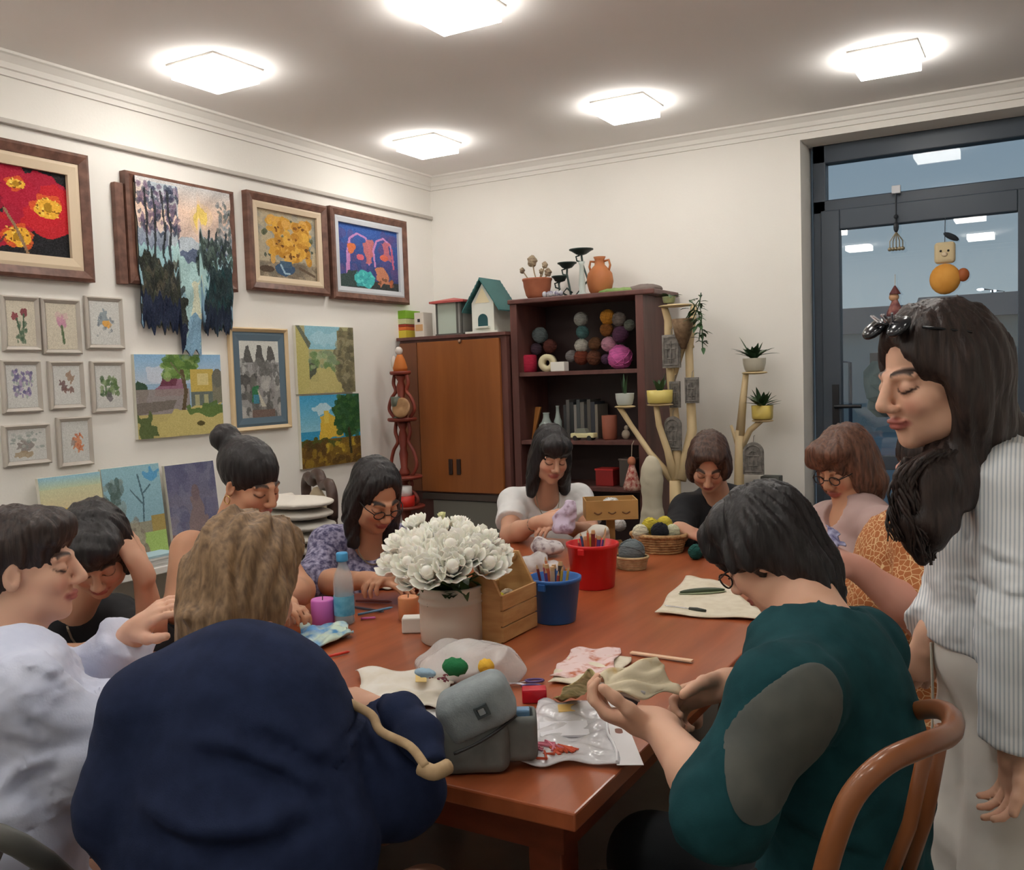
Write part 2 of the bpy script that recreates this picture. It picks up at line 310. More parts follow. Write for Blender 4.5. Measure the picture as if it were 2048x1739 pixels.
# ------------------------------------------------------------------ soft bodies: distance fields meshed with surface nets
def axis(lo, hi, fine, hf, hc):
    o = [lo]
    while o[-1] < hi:
        x = o[-1]; o.append(x+(hf if any(a-.01 <= x <= b+.01 for a, b in fine) else hc))
    return np.array(o, np.float32)
class Field:
    def __init__(s, lo, hi, fine, hf=.005, hc=.011):
        s.ax = [axis(lo[i], hi[i], [(f[0][i], f[1][i]) for f in fine], hf, hc) for i in range(3)]
        s.hc = hc; s.g = np.full([len(a) for a in s.ax], .08, np.float32); s.h = hf
    def reg(s, lo, hi):
        sl = [slice(max(0, np.searchsorted(a, lo[i])-1), np.searchsorted(a, hi[i])+1) for i, a in enumerate(s.ax)]
        X = s.ax[0][sl[0]][:, None, None]; Y = s.ax[1][sl[1]][None, :, None]; Z = s.ax[2][sl[2]][None, None, :]; return tuple(sl), X, Y, Z
    def put(s, sl, d, k, mode):
        a = s.g[sl]; d = np.minimum(d, .08).astype(np.float32) if mode == 0 else d.astype(np.float32)
        if mode == 0:
            h = np.clip(.5+.5*(a-d)/k, 0, 1); s.g[sl] = a*(1-h)+d*h-k*h*(1-h)
        else:
            h = np.clip(.5-.5*(a+d)/k, 0, 1); s.g[sl] = a*(1-h)-d*h+k*h*(1-h)
    def cone(s, a, b, ra, rb, k=.02, mode=0, flat=0, sc=None):
        a = np.array(a, float); b = np.array(b, float); r = max(ra, rb)+k+s.hc*2
        sl, X, Y, Z = s.reg(np.minimum(a, b)-r, np.maximum(a, b)+r); d = b-a; L2 = d@d+1e-12
        px, py, pz = X-a[0], Y-a[1], Z-a[2]; q = (px*d[0]+py*d[1]+pz*d[2])/L2; t = np.clip(q, 0, 1)
        dist = np.sqrt((px-t*d[0])**2+(py-t*d[1])**2+(pz-t*d[2])**2)-(ra+(rb-ra)*t)
        if flat: dist = np.maximum(dist, (q-1)*math.sqrt(L2))
        if flat == 2: dist = np.maximum(dist, -q*math.sqrt(L2))
        s.put(sl, dist, k, mode); return s
    def chain(s, pts, rs, k=.02, mode=0, flat=0):
        for i in range(len(pts)-1): s.cone(pts[i], pts[i+1], rs[i], rs[i+1], k, mode, flat if i == len(pts)-2 else 0)
        return s
    def ell(s, c, r, R=None, k=.02, mode=0):
        c = np.array(c, float); r = np.array(r if hasattr(r, '__len__') else [r]*3, float); m_ = r.max()+k+s.hc*2
        sl, X, Y, Z = s.reg(c-m_, c+m_); p = [X-c[0], Y-c[1], Z-c[2]]
        if R is not None: p = [p[0]*R[i][0]+p[1]*R[i][1]+p[2]*R[i][2] for i in range(3)]
        k0 = np.sqrt(sum((p[i]/r[i])**2 for i in range(3)))+1e-6; k1 = np.sqrt(sum((p[i]/r[i]**2)**2 for i in range(3)))+1e-6
        s.put(sl, k0*(k0-1)/k1, k, mode); return s
    def rbox(s, c, hf_, rd, R=None, k=.01, mode=0):
        c = np.array(c, float); hf_ = np.array(hf_, float)-rd; m_ = np.linalg.norm(hf_)+rd+k+s.hc*2; sl, X, Y, Z = s.reg(c-m_, c+m_); p = [X-c[0], Y-c[1], Z-c[2]]
        if R is not None: p = [p[0]*R[i][0]+p[1]*R[i][1]+p[2]*R[i][2] for i in range(3)]
        q = [np.abs(p[i])-hf_[i] for i in range(3)]; d = np.sqrt(sum(np.maximum(v, 0)**2 for v in q))+np.minimum(np.maximum(np.maximum(q[0], q[1]), q[2]), 0)-rd
        s.put(sl, d, k, mode); return s
    def cut(s, p, n, k=.006):       # remove what lies on the n side of the plane
        n = _n(np.array(n, float)); sl, X, Y, Z = s.reg([-99]*3, [99]*3); d = (X-p[0])*n[0]+(Y-p[1])*n[1]+(Z-p[2])*n[2]
        s.g = np.maximum(s.g, np.broadcast_to(d, s.g.shape)).astype(np.float32); return s
    def disp(s, fn):
        X, Y, Z = np.meshgrid(*s.ax, indexing='ij', sparse=True); msk = abs(s.g) < .035; I = np.nonzero(msk)
        p = np.stack([s.ax[i][I[i]] for i in range(3)], -1); s.g[I] += fn(p).astype(np.float32); return s
    def mesh(s, name, m=None, parent=None, sub=None, col=None):
        g = s.g; ins = g < 0; nx, ny, nz_ = g.shape; c = np.zeros((nx-1, ny-1, nz_-1), np.int8)
        for i in (0, 1):
            for j in (0, 1):
                for k in (0, 1): c += ins[i:nx-1+i, j:ny-1+j, k:nz_-1+k]
        I = np.nonzero((c > 0)&(c < 8)); idx = np.full(c.shape, -1, np.int32); idx[I] = np.arange(len(I[0]))
        V = np.zeros((len(I[0]), 3)); n = np.zeros(len(I[0])); A = s.ax
        off = [(i, j, k) for i in (0, 1) for j in (0, 1) for k in (0, 1)]; val = {o: g[I[0]+o[0], I[1]+o[1], I[2]+o[2]] for o in off}
        for o in off:
            for d in range(3):
                if o[d]: continue
                o2 = list(o); o2[d] = 1; o2 = tuple(o2); a, b = val[o], val[o2]; x = (a < 0) != (b < 0); t = np.where(x, a/np.where(a == b, 1, a-b), 0)
                for e in range(3):
                    lo_ = A[e][I[e]+o[e]]; hi_ = A[e][I[e]+o2[e]]; V[:, e] += np.where(x, lo_+(hi_-lo_)*t, 0)
                n += x
        V /= n[:, None]; Q = []
        for d in range(3):
            e, f = (d+1) % 3, (d+2) % 3; sa = [slice(None)]*3; sb = [slice(None)]*3; sa[d] = slice(0, -1); sb[d] = slice(1, None)
            for q in (e, f): sa[q] = slice(1, -1); sb[q] = slice(1, -1)
            a, b = ins[tuple(sa)], ins[tuple(sb)]; W_ = np.nonzero(a != b); fl = a[W_]; base = [W_[0].copy(), W_[1].copy(), W_[2].copy()]
            def at(de, df):
                t = [x.copy() for x in base]; t[e] += de; t[f] += df; return idx[t[0], t[1], t[2]]
            q4 = np.stack([at(0, 0), at(1, 0), at(1, 1), at(0, 1)], 1); q4[~fl] = q4[~fl][:, ::-1]; Q.append(q4)
        Q = np.concatenate(Q)
        if sub is not None: Vw = V-np.array(sub)
        else: Vw = V
        me = quadmesh(name, Vw, Q, True)
        if col is not None:
            cc = np.concatenate([lin(np.clip(col(V), 0, 255)/255.), np.ones((len(V), 1))], 1); at_ = me.color_attributes.new('Col', 'FLOAT_COLOR', 'POINT'); at_.data.foreach_set('color', cc.astype(np.float32).ravel())
        return link_mesh(name, me, m, parent)
FWD = _n(np.array([-RC[0][2], -RC[1][2], 0.])); BK = -FWD; RT = np.array([FWD[1], -FWD[0], 0.])
UPZ = np.array([0, 0, 1.])
def facing(yaw, pitch=0, roll=0):
    y, p, r = (math.radians(a) for a in (yaw, pitch, roll)); h = math.cos(y)*BK+math.sin(y)*RT
    f = _n(math.cos(p)*h-math.sin(p)*UPZ); rt = _n(np.cross(f, UPZ)); up = np.cross(rt, f)
    r2 = math.cos(r)*rt+math.sin(r)*up; u2 = np.cross(r2, f); return np.array([r2, f, u2])     # rows: own right, forward, up
def hand(F, wr, d, pn, side, curl=.5, sc=1., k=.006, spread=1.):
    d = _n(d); pn = _n(pn-d*(pn@d)); ac = np.cross(d, pn)*side; wr = np.array(wr); R = np.array([ac, d, pn])
    F.cone(wr-d*.02, wr+d*.03*sc, .024, .027, .02); F.ell(wr+d*.052*sc, np.array([.038, .05, .0165])*sc, R, .012)
    for i, (o, L) in enumerate(((.028, .070), (.0095, .078), (-.0095, .072), (-.027, .058))):
        b = wr+d*(.088-.004*abs(i-1))*sc+ac*o*sc; dd = _n(d+ac*(o*2.2*spread)); an = curl*(.75+.1*i); r = .0092*sc
        F.cone(wr+d*.05*sc+ac*o*.7*sc, b, .011*sc, r, k)
        for j, f in enumerate((.45, .31, .24)):
            v = dd*math.cos(an)+pn*math.sin(an); e = b+v*L*f*sc; F.cone(b, e, r, r*.9, .0035); b = e; r *= .9; an += curl*.95
    b = wr+d*.022*sc+ac*.026*sc; v = _n(d*.72+ac*.62+pn*.35*(.4+curl))
    for L, r in ((.038, .0145), (.032, .0115), (.026, .0105)):
        e = b+v*L*sc; F.cone(b, e, r*sc, r*.88*sc, .008); b = e; v = _n(v*.85+d*.42+pn*.28*curl)
SKIN = {'a': (206, 158, 132), 'b': (222, 176, 150), 'c': (196, 146, 116), 'd': (214, 170, 140)}
def head(F, H, R, s=1., k=.012, jaw=1., nose=1.):
    g = lambda x, y, z: H+(R[0]*x+R[1]*y+R[2]*z)*s
    e = lambda c, r, kk=k, mode=0: F.ell(g(*c), np.array(r)*s, R, kk, mode)
    e((0, -.018, .035), (.074, .094, .083)); e((0, .028, -.03), (.06, .062, .083), .02); e((0, .04, -.08), (.041*jaw, .042, .032), .03); e((0, .072, -.1), (.02, .016, .015), .02)
    for x in (-1, 1):
        e((x*.036, .058, -.032), (.026, .026, .026), .02); e((x*.045, .02, -.075), (.02*jaw, .035, .025), .025)
        e((x*.031, .102, .0), (.017, .015, .0125), .014, 1); e((x*.031, .074, -.002), (.0155, .0155, .0135), .004); F.cone(g(x*.014, .084, .022), g(x*.046, .07, .02), .009*s, .007*s, .01)
        e((x*.074, -.006, -.012), (.009, .018, .031), .006); e((x*.079, .002, -.008), (.006, .009, .017), .005, 1)
        e((x*.012*nose, .100, -.035), (.0085, .0105, .0075), .006)
    F.cone(g(0, .086, .018), g(0, .112, -.026), .0085*s, .0118*nose*s, .012)
    e((0, .092, -.059), (.024, .011, .0055), .005); e((0, .090, -.069), (.021, .0115, .0065), .005); e((0, .1045, -.0637), (.026, .006, .0016), .003, 1)
def headcol(H, R, s, base, hair=(40, 30, 28), eye_open=0, blush=1.):
    def f(V):
        q = (V-H)@R.T/s; x, y, z = q.T; ax = abs(x); c = np.tile(np.array(base, float), (len(V), 1))
        def mix(m_, col, a=1.):
            nonlocal c
            mm = np.clip(m_, 0, 1)[:, None]*a; c = c*(1-mm)+np.array(col)*mm
        near = (abs(z) < .2)&(ax < .1)&(y > .02)
        mix(near*np.clip(1.3-np.hypot(ax-.04, (z+.035)*1.1)/.022, 0, 1), (198, 112, 98), .3*blush)
        mix(near*np.clip((1.25-np.sqrt(((ax)/.025)**2+((z+.064)/.0105)**2))*3, 0, 1), (164, 84, 80), .8)
        zb = .023+.006*np.cos((ax-.03)*60)-(ax > .04)*(ax-.04)*.25
        mix(near*((ax > .013)&(ax < .05))*np.clip(1.4-abs(z-zb)/.0042, 0, 1), hair, .85)
        if eye_open:
            mix(near*np.clip((1-np.sqrt(((ax-.031)/.0145)**2+((z+.001)/.006)**2))*4, 0, 1), (226, 220, 214))
            mix(near*np.clip((1-np.hypot(ax-.031, z+.002)/.006)*4, 0, 1), (40, 26, 22))
        lid = -.0085+.0045*((ax-.031)/.015)**2
        mix(near*(abs(ax-.031) < .0165)*np.clip(1.4-abs(z-(lid if not eye_open else lid+.013))/.0026, 0, 1), (42, 28, 26), .95)
        mix(near*(abs(ax-.031) < .018)*np.clip(1-abs(z-.002)/.012, 0, 1), (150, 100, 84), .22)
        return c
    return f
M_skin = vmat('skin', rough=.52, spec=.35, sss=.12)
def hairmat(name, c1, c2, sc=(70, 70, 9), rough=.42):
    return mat(name, c1, c2, rough=rough, scale=1.6, stretch=sc, bump=.35, bscale=1.6, detail=4, contrast=(.3, .7), spec=.45)
def wrinkle(amp, f=11, s=0., d=(1, 1, 1)):
    d = np.array(d, float)
    def fn(p):
        q = p*d; a = nz(q, f*2.4, s); b_ = nz(q, f*4.6, s+3); m_ = .4+.6*np.clip(nz(p, f*.9, s+1)+.5, 0, 1)
        return amp*m_*(.8*a+.35*(1-2.4*np.sqrt(b_*b_+.01)))
    return fn
def crease(pts, wd, amp, reach=.2):
    # a soft fold in the cloth along a line: a groove with a raised lip above it
    pts = [np.array(q, float) for q in pts]
    def fn(p):
        o_ = np.zeros(len(p)); best = np.full(len(p), 9.)
        for i, (a, b) in enumerate(zip(pts, pts[1:])):
            d = b-a; L2 = d@d; t = np.clip(((p-a)@d)/L2, 0, 1); r = p-a-t[:, None]*d; dep = r@BK; r = r-dep[:, None]*BK; up_ = np.cross(BK, d/np.sqrt(L2)); up_ = up_*np.sign(up_[2]+1e-9); h = r@up_; dist = np.abs(h)+9*(np.linalg.norm(r-h[:, None]*up_, axis=1))
            T_ = (i+t)/(len(pts)-1); fade = np.sin(np.pi*np.clip(T_, .02, .98))**.6; e = amp*fade*(np.exp(-(dist/wd)**2)-.8*np.exp(-((h-wd*1.5)/wd)**2-(9*np.linalg.norm(r-h[:, None]*up_, axis=1)/wd)**2))*(abs(dep) < reach)
            m_ = dist < best; o_ = np.where(m_, e, o_); best = np.minimum(best, dist)
        return o_
    return fn
# a person: joints in the room, limbs as tapering chains, clothes as looser shells over the same joints
class Body:
    def __init__(s, label, root, sc=1., g=1., skin='a'):
        s.root = thing('person', label, 'person', root); s.o = np.array(root, float); s.sc = sc; s.g = g; s.skin = SKIN[skin] if isinstance(skin, str) else skin
        s.J = {}; s.parts = []; s.creases = []
    def limb(s, n, *pts): s.J[n] = [np.array(p, float) for p in pts]
    def bounds(s, keys, pad=.2):
        A = np.array([p for k in keys for p in s.J[k]]); return A.min(0)-pad, A.max(0)+pad
    def torso(s, F, inf=0., hips=True, k=.045, bust=1., chest=True):
        J, g, R = s.J, s.g, s.R; nb, ch, be, hp = J['spine']; w_ = s.w
        # chest, belly, hips as ellipsoids in the chest frame
        F.cone(J['sa'][0], J['sb'][0], .042+inf, .042+inf, k)
        for q in (J['sa'][0], J['sb'][0]): F.cone(nb-s.R[2]*.028, q+R[2]*.0, .048+inf*.8, .040+inf*.9, .04)
        F.ell(ch, (w_*.92+inf, .105*g+inf, .17+inf), R, k); F.ell(be, (w_*.85*g+inf, .108*g+inf, .16+inf), R, .07)
        if bust:
            for x in (-1, 1): F.ell(ch+R[0]*x*.075+R[1]*.085*g-R[2]*.04, (.07+inf, .06*bust+inf, .065+inf), R, .05)
        if hips: F.ell(hp, (.165*g+inf, .125*g+inf, .12+inf), s.RH, .08)
    def make_body(s, hf=.0045, hc=.01, legs=True, hcol=(40, 30, 28), eye=0, fine=(), jaw=1., nose=1., curls=None, blush=1.):
        J, sc = s.J, s.sc; H, R = s.H, s.HR; hs = s.hs; ks = [k for k in J if legs or k not in ('la', 'lb')]
        lo, hi = s.bounds(ks, .16); lo = np.minimum(lo, H-.2); hi = np.maximum(hi, H+.2)
        hc_ = lambda a: J[a][-1]+_n(np.array(s.hands[a]['d'], float))*.085
        fines = [(H-.13*hs-.01, H+.13*hs+.01)]+[(hc_(a)-.115, hc_(a)+.115) for a in ('aa', 'ab') if a in s.hands and s.hands[a].get('fine', 1)]
        F = Field(lo, hi, fines, hf, hc); nb = J['spine'][0]
        head(F, H, R, hs, jaw=jaw, nose=nose)
        F.cone(H+(-R[1]*.022-R[2]*.05)*hs, nb+s.R[2]*-.02, .05*hs, .062*hs, .025)
        F.cone(H+(R[1]*.01-R[2]*.075)*hs, nb+s.R[1]*.03-s.R[2]*.03, .036*hs, .045*hs, .03)
        s.torso(F, -.006, bust=s.bust)
        for a, b in (('aa', 'sa'), ('ab', 'sb')):
            sh, el, wr = J[b][0], J[a][0], J[a][1]; gg = s.ag
            F.cone(sh, el, .05*gg, .038*gg, .03); F.cone(el, el+(wr-el)*.35, .039*gg, .039*gg, .02); F.cone(el+(wr-el)*.35, wr, .039*gg, .025*(.5+.5*gg), .02)
            h_ = s.hands.get(a)
            if h_: hand(F, wr, np.array(h_['d']), np.array(h_['n']), h_.get('s', 1), h_.get('curl', .5), h_.get('sc', 1.))
        if legs:
            for a in ('la', 'lb'):
                hp, kn, an = J[a]; F.cone(hp, kn, .085*s.g, .058*s.g, .05); F.cone(kn, an, .055, .036, .02); F.cone(an, an+s.RH[1]*.13-UPZ*.03, .036, .028, .02); F.ell(an-UPZ*.03-s.RH[1]*.02, (.035, .04, .03), s.RH)
        s.body = F.mesh('body', M_skin, s.root, s.o, col=headcol(H, R, hs, s.skin, hcol, eye, blush)); return s
    def shirt(s, m, inf=.014, sleeve=(1., 1.), sr=.012, neck=None, hem=None, wr=.004, f=11, hf=.008, name='shirt', kf=.03, extra=None, dirn=(1, 1, .6), seed=0., bust=None, hips=True, cuts=(), raglan=0):
        J = s.J; lo, hi = s.bounds(['spine', 'sa', 'sb', 'aa', 'ab'], .24); F = Field(lo, hi, [], hf, hf)
        s.torso(F, inf, bust=s.bust if bust is None else bust, hips=hips)
        if extra: extra(F)
        if hem is not None: F.cut(*hem)
        for (a, b), L in zip((('aa', 'sa'), ('ab', 'sb')), sleeve):
            if not L: continue
            sh, el, w2 = J[b][0], J[a][0], J[a][1]; gg = s.ag
            if L <= 1: e = sh+(el-sh)*L; F.cone(sh, e, .043*gg+inf*.9, .036*gg+inf*.6+sr, kf, flat=1)
            else:
                F.cone(sh, el, .043*gg+inf*.9, .038*gg+inf*.5+sr, kf); e = el+(w2-el)*(L-1)
                F.cone(el, e, .042*gg+inf*.5+sr, .03*gg+inf*.3+sr, kf, flat=1)
        if neck is not None:
            for c, r in neck: F.ell(c, r, s.R, .006, 1)
        for c in cuts: F.cut(*c)
        F.disp(wrinkle(wr, f, seed, dirn))
        for cr_ in s.creases: F.disp(crease(*cr_))
        return F.mesh(name, m, s.root, s.o)
    def trousers(s, m, inf=.014, name='trousers', flare=0., hf=.011, up=.1, wr=.004):
        J = s.J; lo, hi = s.bounds(['la', 'lb'], .26); F = Field(lo, hi, [], hf, hf)
        F.ell(J['spine'][3], (.17*s.g+inf, .13*s.g+inf, .12+inf), s.RH, .08)
        for a in ('la', 'lb'):
            hp, kn, an = J[a]; F.cone(hp, kn, .09*s.g+inf, .066*s.g+inf+flare*.5, .05); F.cone(kn, an+UPZ*.03, .062+inf+flare*.5, .045+inf+flare, .03, flat=1)
        F.disp(wrinkle(wr, 9, 2.)); F.mesh(name, m, s.root, s.o)
        sm = MB()
        for a in ('la', 'lb'):
            an = J[a][2]; fw = s.RH[1]; sm = MB(); sm.ball(an+fw*.055-UPZ*.052, (.048, .13, .036), 14, 8, R=s.RH); sm.box((-.045, -.08, -.088), (.045, .185, -.075), lambda v, an=an: an+s.RH[0]*v[0]+s.RH[1]*v[1]+UPZ*v[2])
            sm.build('shoe', mat('shoe_dark', (40, 36, 36), rough=.5), s.root, smooth=True, sub=s.o)
    def hair(s, m, prims, face=((0, .135, -.028), (.066, .085, .088)), hf=.0055, amp=.0035, fr=(95, 95, 14), fine=None, name='hair', extra=None, cutz=None, cap=(.084, .104, .093), capc=(0, -.022, .038), bounds=.17, low=None, part=False, open_=True, k=.015):
        H, R, hs = s.H, s.HR, s.hs; g = lambda c: H+(R[0]*c[0]+R[1]*c[1]+R[2]*c[2])*hs
        pts = [H]+[g(q) for p_ in prims for q in ((p_[1], p_[2]) if p_[0] == 'c' else (p_[1],))]+[np.array(q) for q in (low or [])]
        A = np.array(pts); F = Field(A.min(0)-bounds, A.max(0)+bounds, [], hf, hf)
        F.ell(g(capc), np.array(cap)*hs, R, .01)
        for p_ in prims:
            if p_[0] == 'c': F.cone(g(p_[1]), g(p_[2]), p_[3]*hs, p_[4]*hs, p_[5] if len(p_) > 5 else k)
            else: F.ell(g(p_[1]), np.array(p_[2])*hs, R, p_[3] if len(p_) > 3 else k)
        if open_:
            F.ell(g(face[0]), np.array(face[1])*hs, R, .012, 1)
            for fc in face[2:]: F.ell(g(fc[0]), np.array(fc[1])*hs, R, .012, 1)
        if extra: extra(F, g)
        def dd(p):
            q = (p-H)@R.T/hs; x, y, z = q.T*1.; a = np.arctan2(x, -(y+.02))
            r_ = np.sin(a*fr[0]*.24+3*np.sin(z*fr[2]+a*2))*np.sin(y*fr[1]*.5+2*np.sin(x*30+z*9))
            return amp*(r_+.6*np.sin(x*fr[0]+2.5*np.sin(z*fr[2]*1.3)+y*22)+.5*np.sin(y*fr[1]*1.6+x*31+3*np.sin(z*fr[2])))
        F.disp(dd); return F.mesh(name, m, s.root, s.o)
    def glasses(s, m, lens=True):
        H, R, hs = s.H, s.HR, s.hs; g = lambda x, y, z: H+(R[0]*x+R[1]*y+R[2]*z)*hs; f = MB()
        for x in (-1, 1):
            ring = [g(x*.033+.021*math.cos(t), .106-.004*abs(math.cos(t)), -.004+.0155*math.sin(t)) for t in np.linspace(0, 2*math.pi, 17)]
            f.tube(ring, .0019, 6); f.tube([g(x*.054, .104, .003), g(x*.072, .07, .004), g(x*.08, -.005, .0), g(x*.078, -.02, -.015)], .0018, 6)
        f.tube([g(-.012, .106, -.002), g(0, .112, .001), g(.012, .106, -.002)], .0018, 6); return f.build('glasses', m, s.root, smooth=True, sub=s.o)
def setup(label, Hd, face, ch_yaw, nb, ch, be, hp, sa, sb, aa, ab, la=None, lb=None, w=.165, hs=1., g=1., skin='a', bust=1., hands=None, ch_pitch=0, ch_roll=0, ag=1., floor_root=True, hip_yaw=None):
    root = (hp[0], hp[1], 0.); b = Body(label, root, g=g, skin=skin); b.H = np.array(Hd, float); b.HR = facing(*face); b.R = facing(ch_yaw, ch_pitch, ch_roll); b.RH = facing(ch_yaw if hip_yaw is None else hip_yaw); b.hs = hs; b.w = w; b.bust = bust; b.hands = hands or {}; b.ag = ag
    b.limb('spine', nb, ch, be, hp); mid_ = (np.array(sa)+np.array(sb))/2; sa = np.array(sa)+(mid_-sa)*.07-UPZ*.012; sb = np.array(sb)+(mid_-sb)*.07-UPZ*.012; b.limb('sa', sa); b.limb('sb', sb); b.limb('aa', *aa); b.limb('ab', *ab)
    f, r = b.RH[1], b.RH[0]; hp = np.array(hp, float)
    if la is None:      # seated: thighs forward, shins down, heels on the floor
        for n, sg in (('la', -1), ('lb', 1)):
            h_ = hp+r*sg*.09-UPZ*.02; kn = h_+f*.40+r*sg*.04; kn[2] = .50; an = kn+f*.0; an[2] = .09; b.limb(n, h_, kn, an)
    else: b.limb('la', *la); b.limb('lb', *lb)
    return b
CHAIRS = []
def seat_for(b, off=.0): CHAIRS.append((b, off))
# ------------------------------------------------------------------ table
TX0, TX1, TY0, TY1, TZ = -2.22, -.695, 1.37, 3.75, .76
M_tab = mat('table_wood', (150, 78, 46), (172, 94, 58), rough=.3, scale=2.2, stretch=(9, 1, 4), detail=6, spec=.5, coat=.25)
M_tabd = mat('table_wood_edge', (104, 48, 28), (122, 58, 36), rough=.35, scale=3, stretch=(3, 3, 9))
t = thing('work_table', 'large reddish-brown wooden table everybody sits around', 'table', ((TX0+TX1)/2, (TY0+TY1)/2, 0)); o = np.array(t.location)
MB().box((TX0, TY0, TZ-.034), (TX1, TY1, TZ)).build('tabletop', M_tab, t, bevel=.004, sub=o)
MB().box((TX0+.06, TY0+.07, TZ-.12), (TX1-.06, TY0+.095, TZ-.034)).box((TX0+.06, TY1-.095, TZ-.12), (TX1-.06, TY1-.07, TZ-.034)).box((TX0+.06, TY0+.095, TZ-.12), (TX0+.085, TY1-.095, TZ-.034)).box((TX1-.085, TY0+.095, TZ-.12), (TX1-.06, TY1-.095, TZ-.034)).build('apron', M_tabd, t, sub=o)
for x in (TX0+.07, TX1-.14):
    for y in (TY0+.08, TY1-.15): MB().box((x, y, 0), (x+.07, y+.07, TZ-.034)).build('leg', M_tabd, t, bevel=.004, sub=o)
# ------------------------------------------------------------------ pictures on the left wall
M_pic = vmat('picture_surface', rough=.75, spec=.2); M_frame = mat('frame_brown', (92, 62, 52), (122, 86, 72), rough=.45, scale=4, stretch=(1, 6, 6)); M_liner = mat('frame_liner', (216, 196, 168), rough=.6)
def onA(px, py, off=0.): p = onx(px, py, XA+off); return p[1], p[2]
def framed(name, label, y0, z0, y1, z1, fw, lw, pic, fm, lm, dep=.035, group=None, tilt=0.012):
    cy_, cz_ = (y0+y1)/2, (z0+z1)/2; t = thing(name, label, 'picture', (XA, cy_, cz_), group=group); hy, hz = (y1-y0)/2, (z1-z0)/2
    def ring(hy, hz, w_, x0, x1, ch):
        m_ = MB(); out = [(-hy, -hz), (hy, -hz), (hy, hz), (-hy, hz)]; inn = [(-hy+w_, -hz+w_), (hy-w_, -hz+w_), (hy-w_, hz-w_), (-hy+w_, hz-w_)]
        for i in range(4):
            a, b_, c, d = out[i], out[(i+1) % 4], inn[(i+1) % 4], inn[i]; mid = lambda p, q, f: (p[0]+(q[0]-p[0])*f, p[1]+(q[1]-p[1])*f)
            am, bm = mid(a, d, .3), mid(b_, c, .3)
            V = [(x0, *a), (x0, *b_), (x0, *c), (x0, *d), (x1-ch, *a), (x1-ch, *b_), (x1, *bm), (x1, *am), (x1-ch*1.6, *c), (x1-ch*1.6, *d)]
            m_.add(V, [(0, 3, 2, 1), (0, 1, 5, 4), (4, 5, 6, 7), (7, 6, 8, 9), (3, 9, 8, 2), (0, 4, 7, 9, 3), (1, 2, 8, 6, 5)])
        return m_
    ring(hy, hz, fw, .002, dep, .007).build('frame', fm, t)
    if lw: ring(hy-fw, hz-fw, lw, .002, dep-.012, .003).build('liner', lm, t)
    iy, iz = hy-fw-lw, hz-fw-lw; MB().box((.002, -iy, -iz), (.009, iy, iz)).build('backing', M_white, t)
    if pic is not None: pic.tex(.025).mesh('painting', lambda U, V: np.stack([np.full(U.shape, .0125), -iy+2*iy*U, iz-2*iz*V], -1), M_pic, t)
    return t
def canvas(label, y0, z0, y1, z1, pic, th=.02, x=None, lean=0., edge=(222, 220, 206)):
    t = thing('canvas_painting', label, 'painting', (XA if x is None else x, (y0+y1)/2, z0)); hy, h = (y1-y0)/2, z1-z0
    Mx = lambda v: np.array([v[0]-v[2]*lean, v[1], v[2]])
    MB().box((.001, -hy, 0), (th, hy, h), Mx).build('stretcher', mat('canvas_edge', edge, rough=.8), t)
    pic.tex(.02).mesh('painting', lambda U, V: np.stack([np.full(U.shape, th+.0012)-(h-h*V)*lean, -hy+2*hy*U, h-h*V], -1), M_pic, t); return t
# 1 red anemones (continues beyond the photo edge)
p = Paint(110, 96, (34, 34, 38)); p.dabs(60, 0, 0, 1, 1, .05, [(44, 44, 48), (30, 26, 32), (54, 50, 46)], .6)
p.dabs(20, .0, .0, .3, .4, .06, [(110, 100, 70), (86, 90, 60)], .5)
R1, R2, R3 = (178, 30, 58), (200, 38, 48), (150, 22, 48)
for (x, y, r, c) in ((.34, .2, .2, R1), (.5, .12, .2, R1), (.44, .36, .14, R3), (.78, .3, .26, R1), (.92, .36, .2, R2), (.7, .48, .22, R1), (.85, .55, .22, R2), (.62, .3, .15, R1), (.3, .7, .22, R2), (.45, .78, .16, R1), (.18, .62, .2, (214, 70, 40)), (.12, .82, .22, R1)): p.ell(x, y, r, r*1.05, c, .95, .02)
for (x, y, r) in ((.84, .42, .105), (.6, .2, .055), (.6, .8, .10)):
    p.ell(x, y, r*1.25, r*1.4, (222, 96, 48), .9, .02); p.ell(x, y, r, r*1.15, (236, 178, 60), 1, .015); p.dabs(26, x-r*.9, y-r, x+r*.9, y+r, .012, [(120, 70, 20), (250, 214, 96)], .9); p.ell(x, y, r*.42, r*.5, (176, 130, 30), 1, .01)
p.line([(.5, .5), (.58, .7), (.66, .98)], .012, (150, 120, 90)); p.line([(.4, .45), (.36, .6)], .01, (120, 110, 70)); p.line([(.45, .9), (.5, .8)], .008, (100, 60, 60))
ya = onA(172, 440)[0]; framed('framed_picture', 'brown framed painting of big red anemone flowers at the left photo edge', ya-.74, 1.965, ya, 2.500, .045, .05, p, M_frame, M_liner, .045)
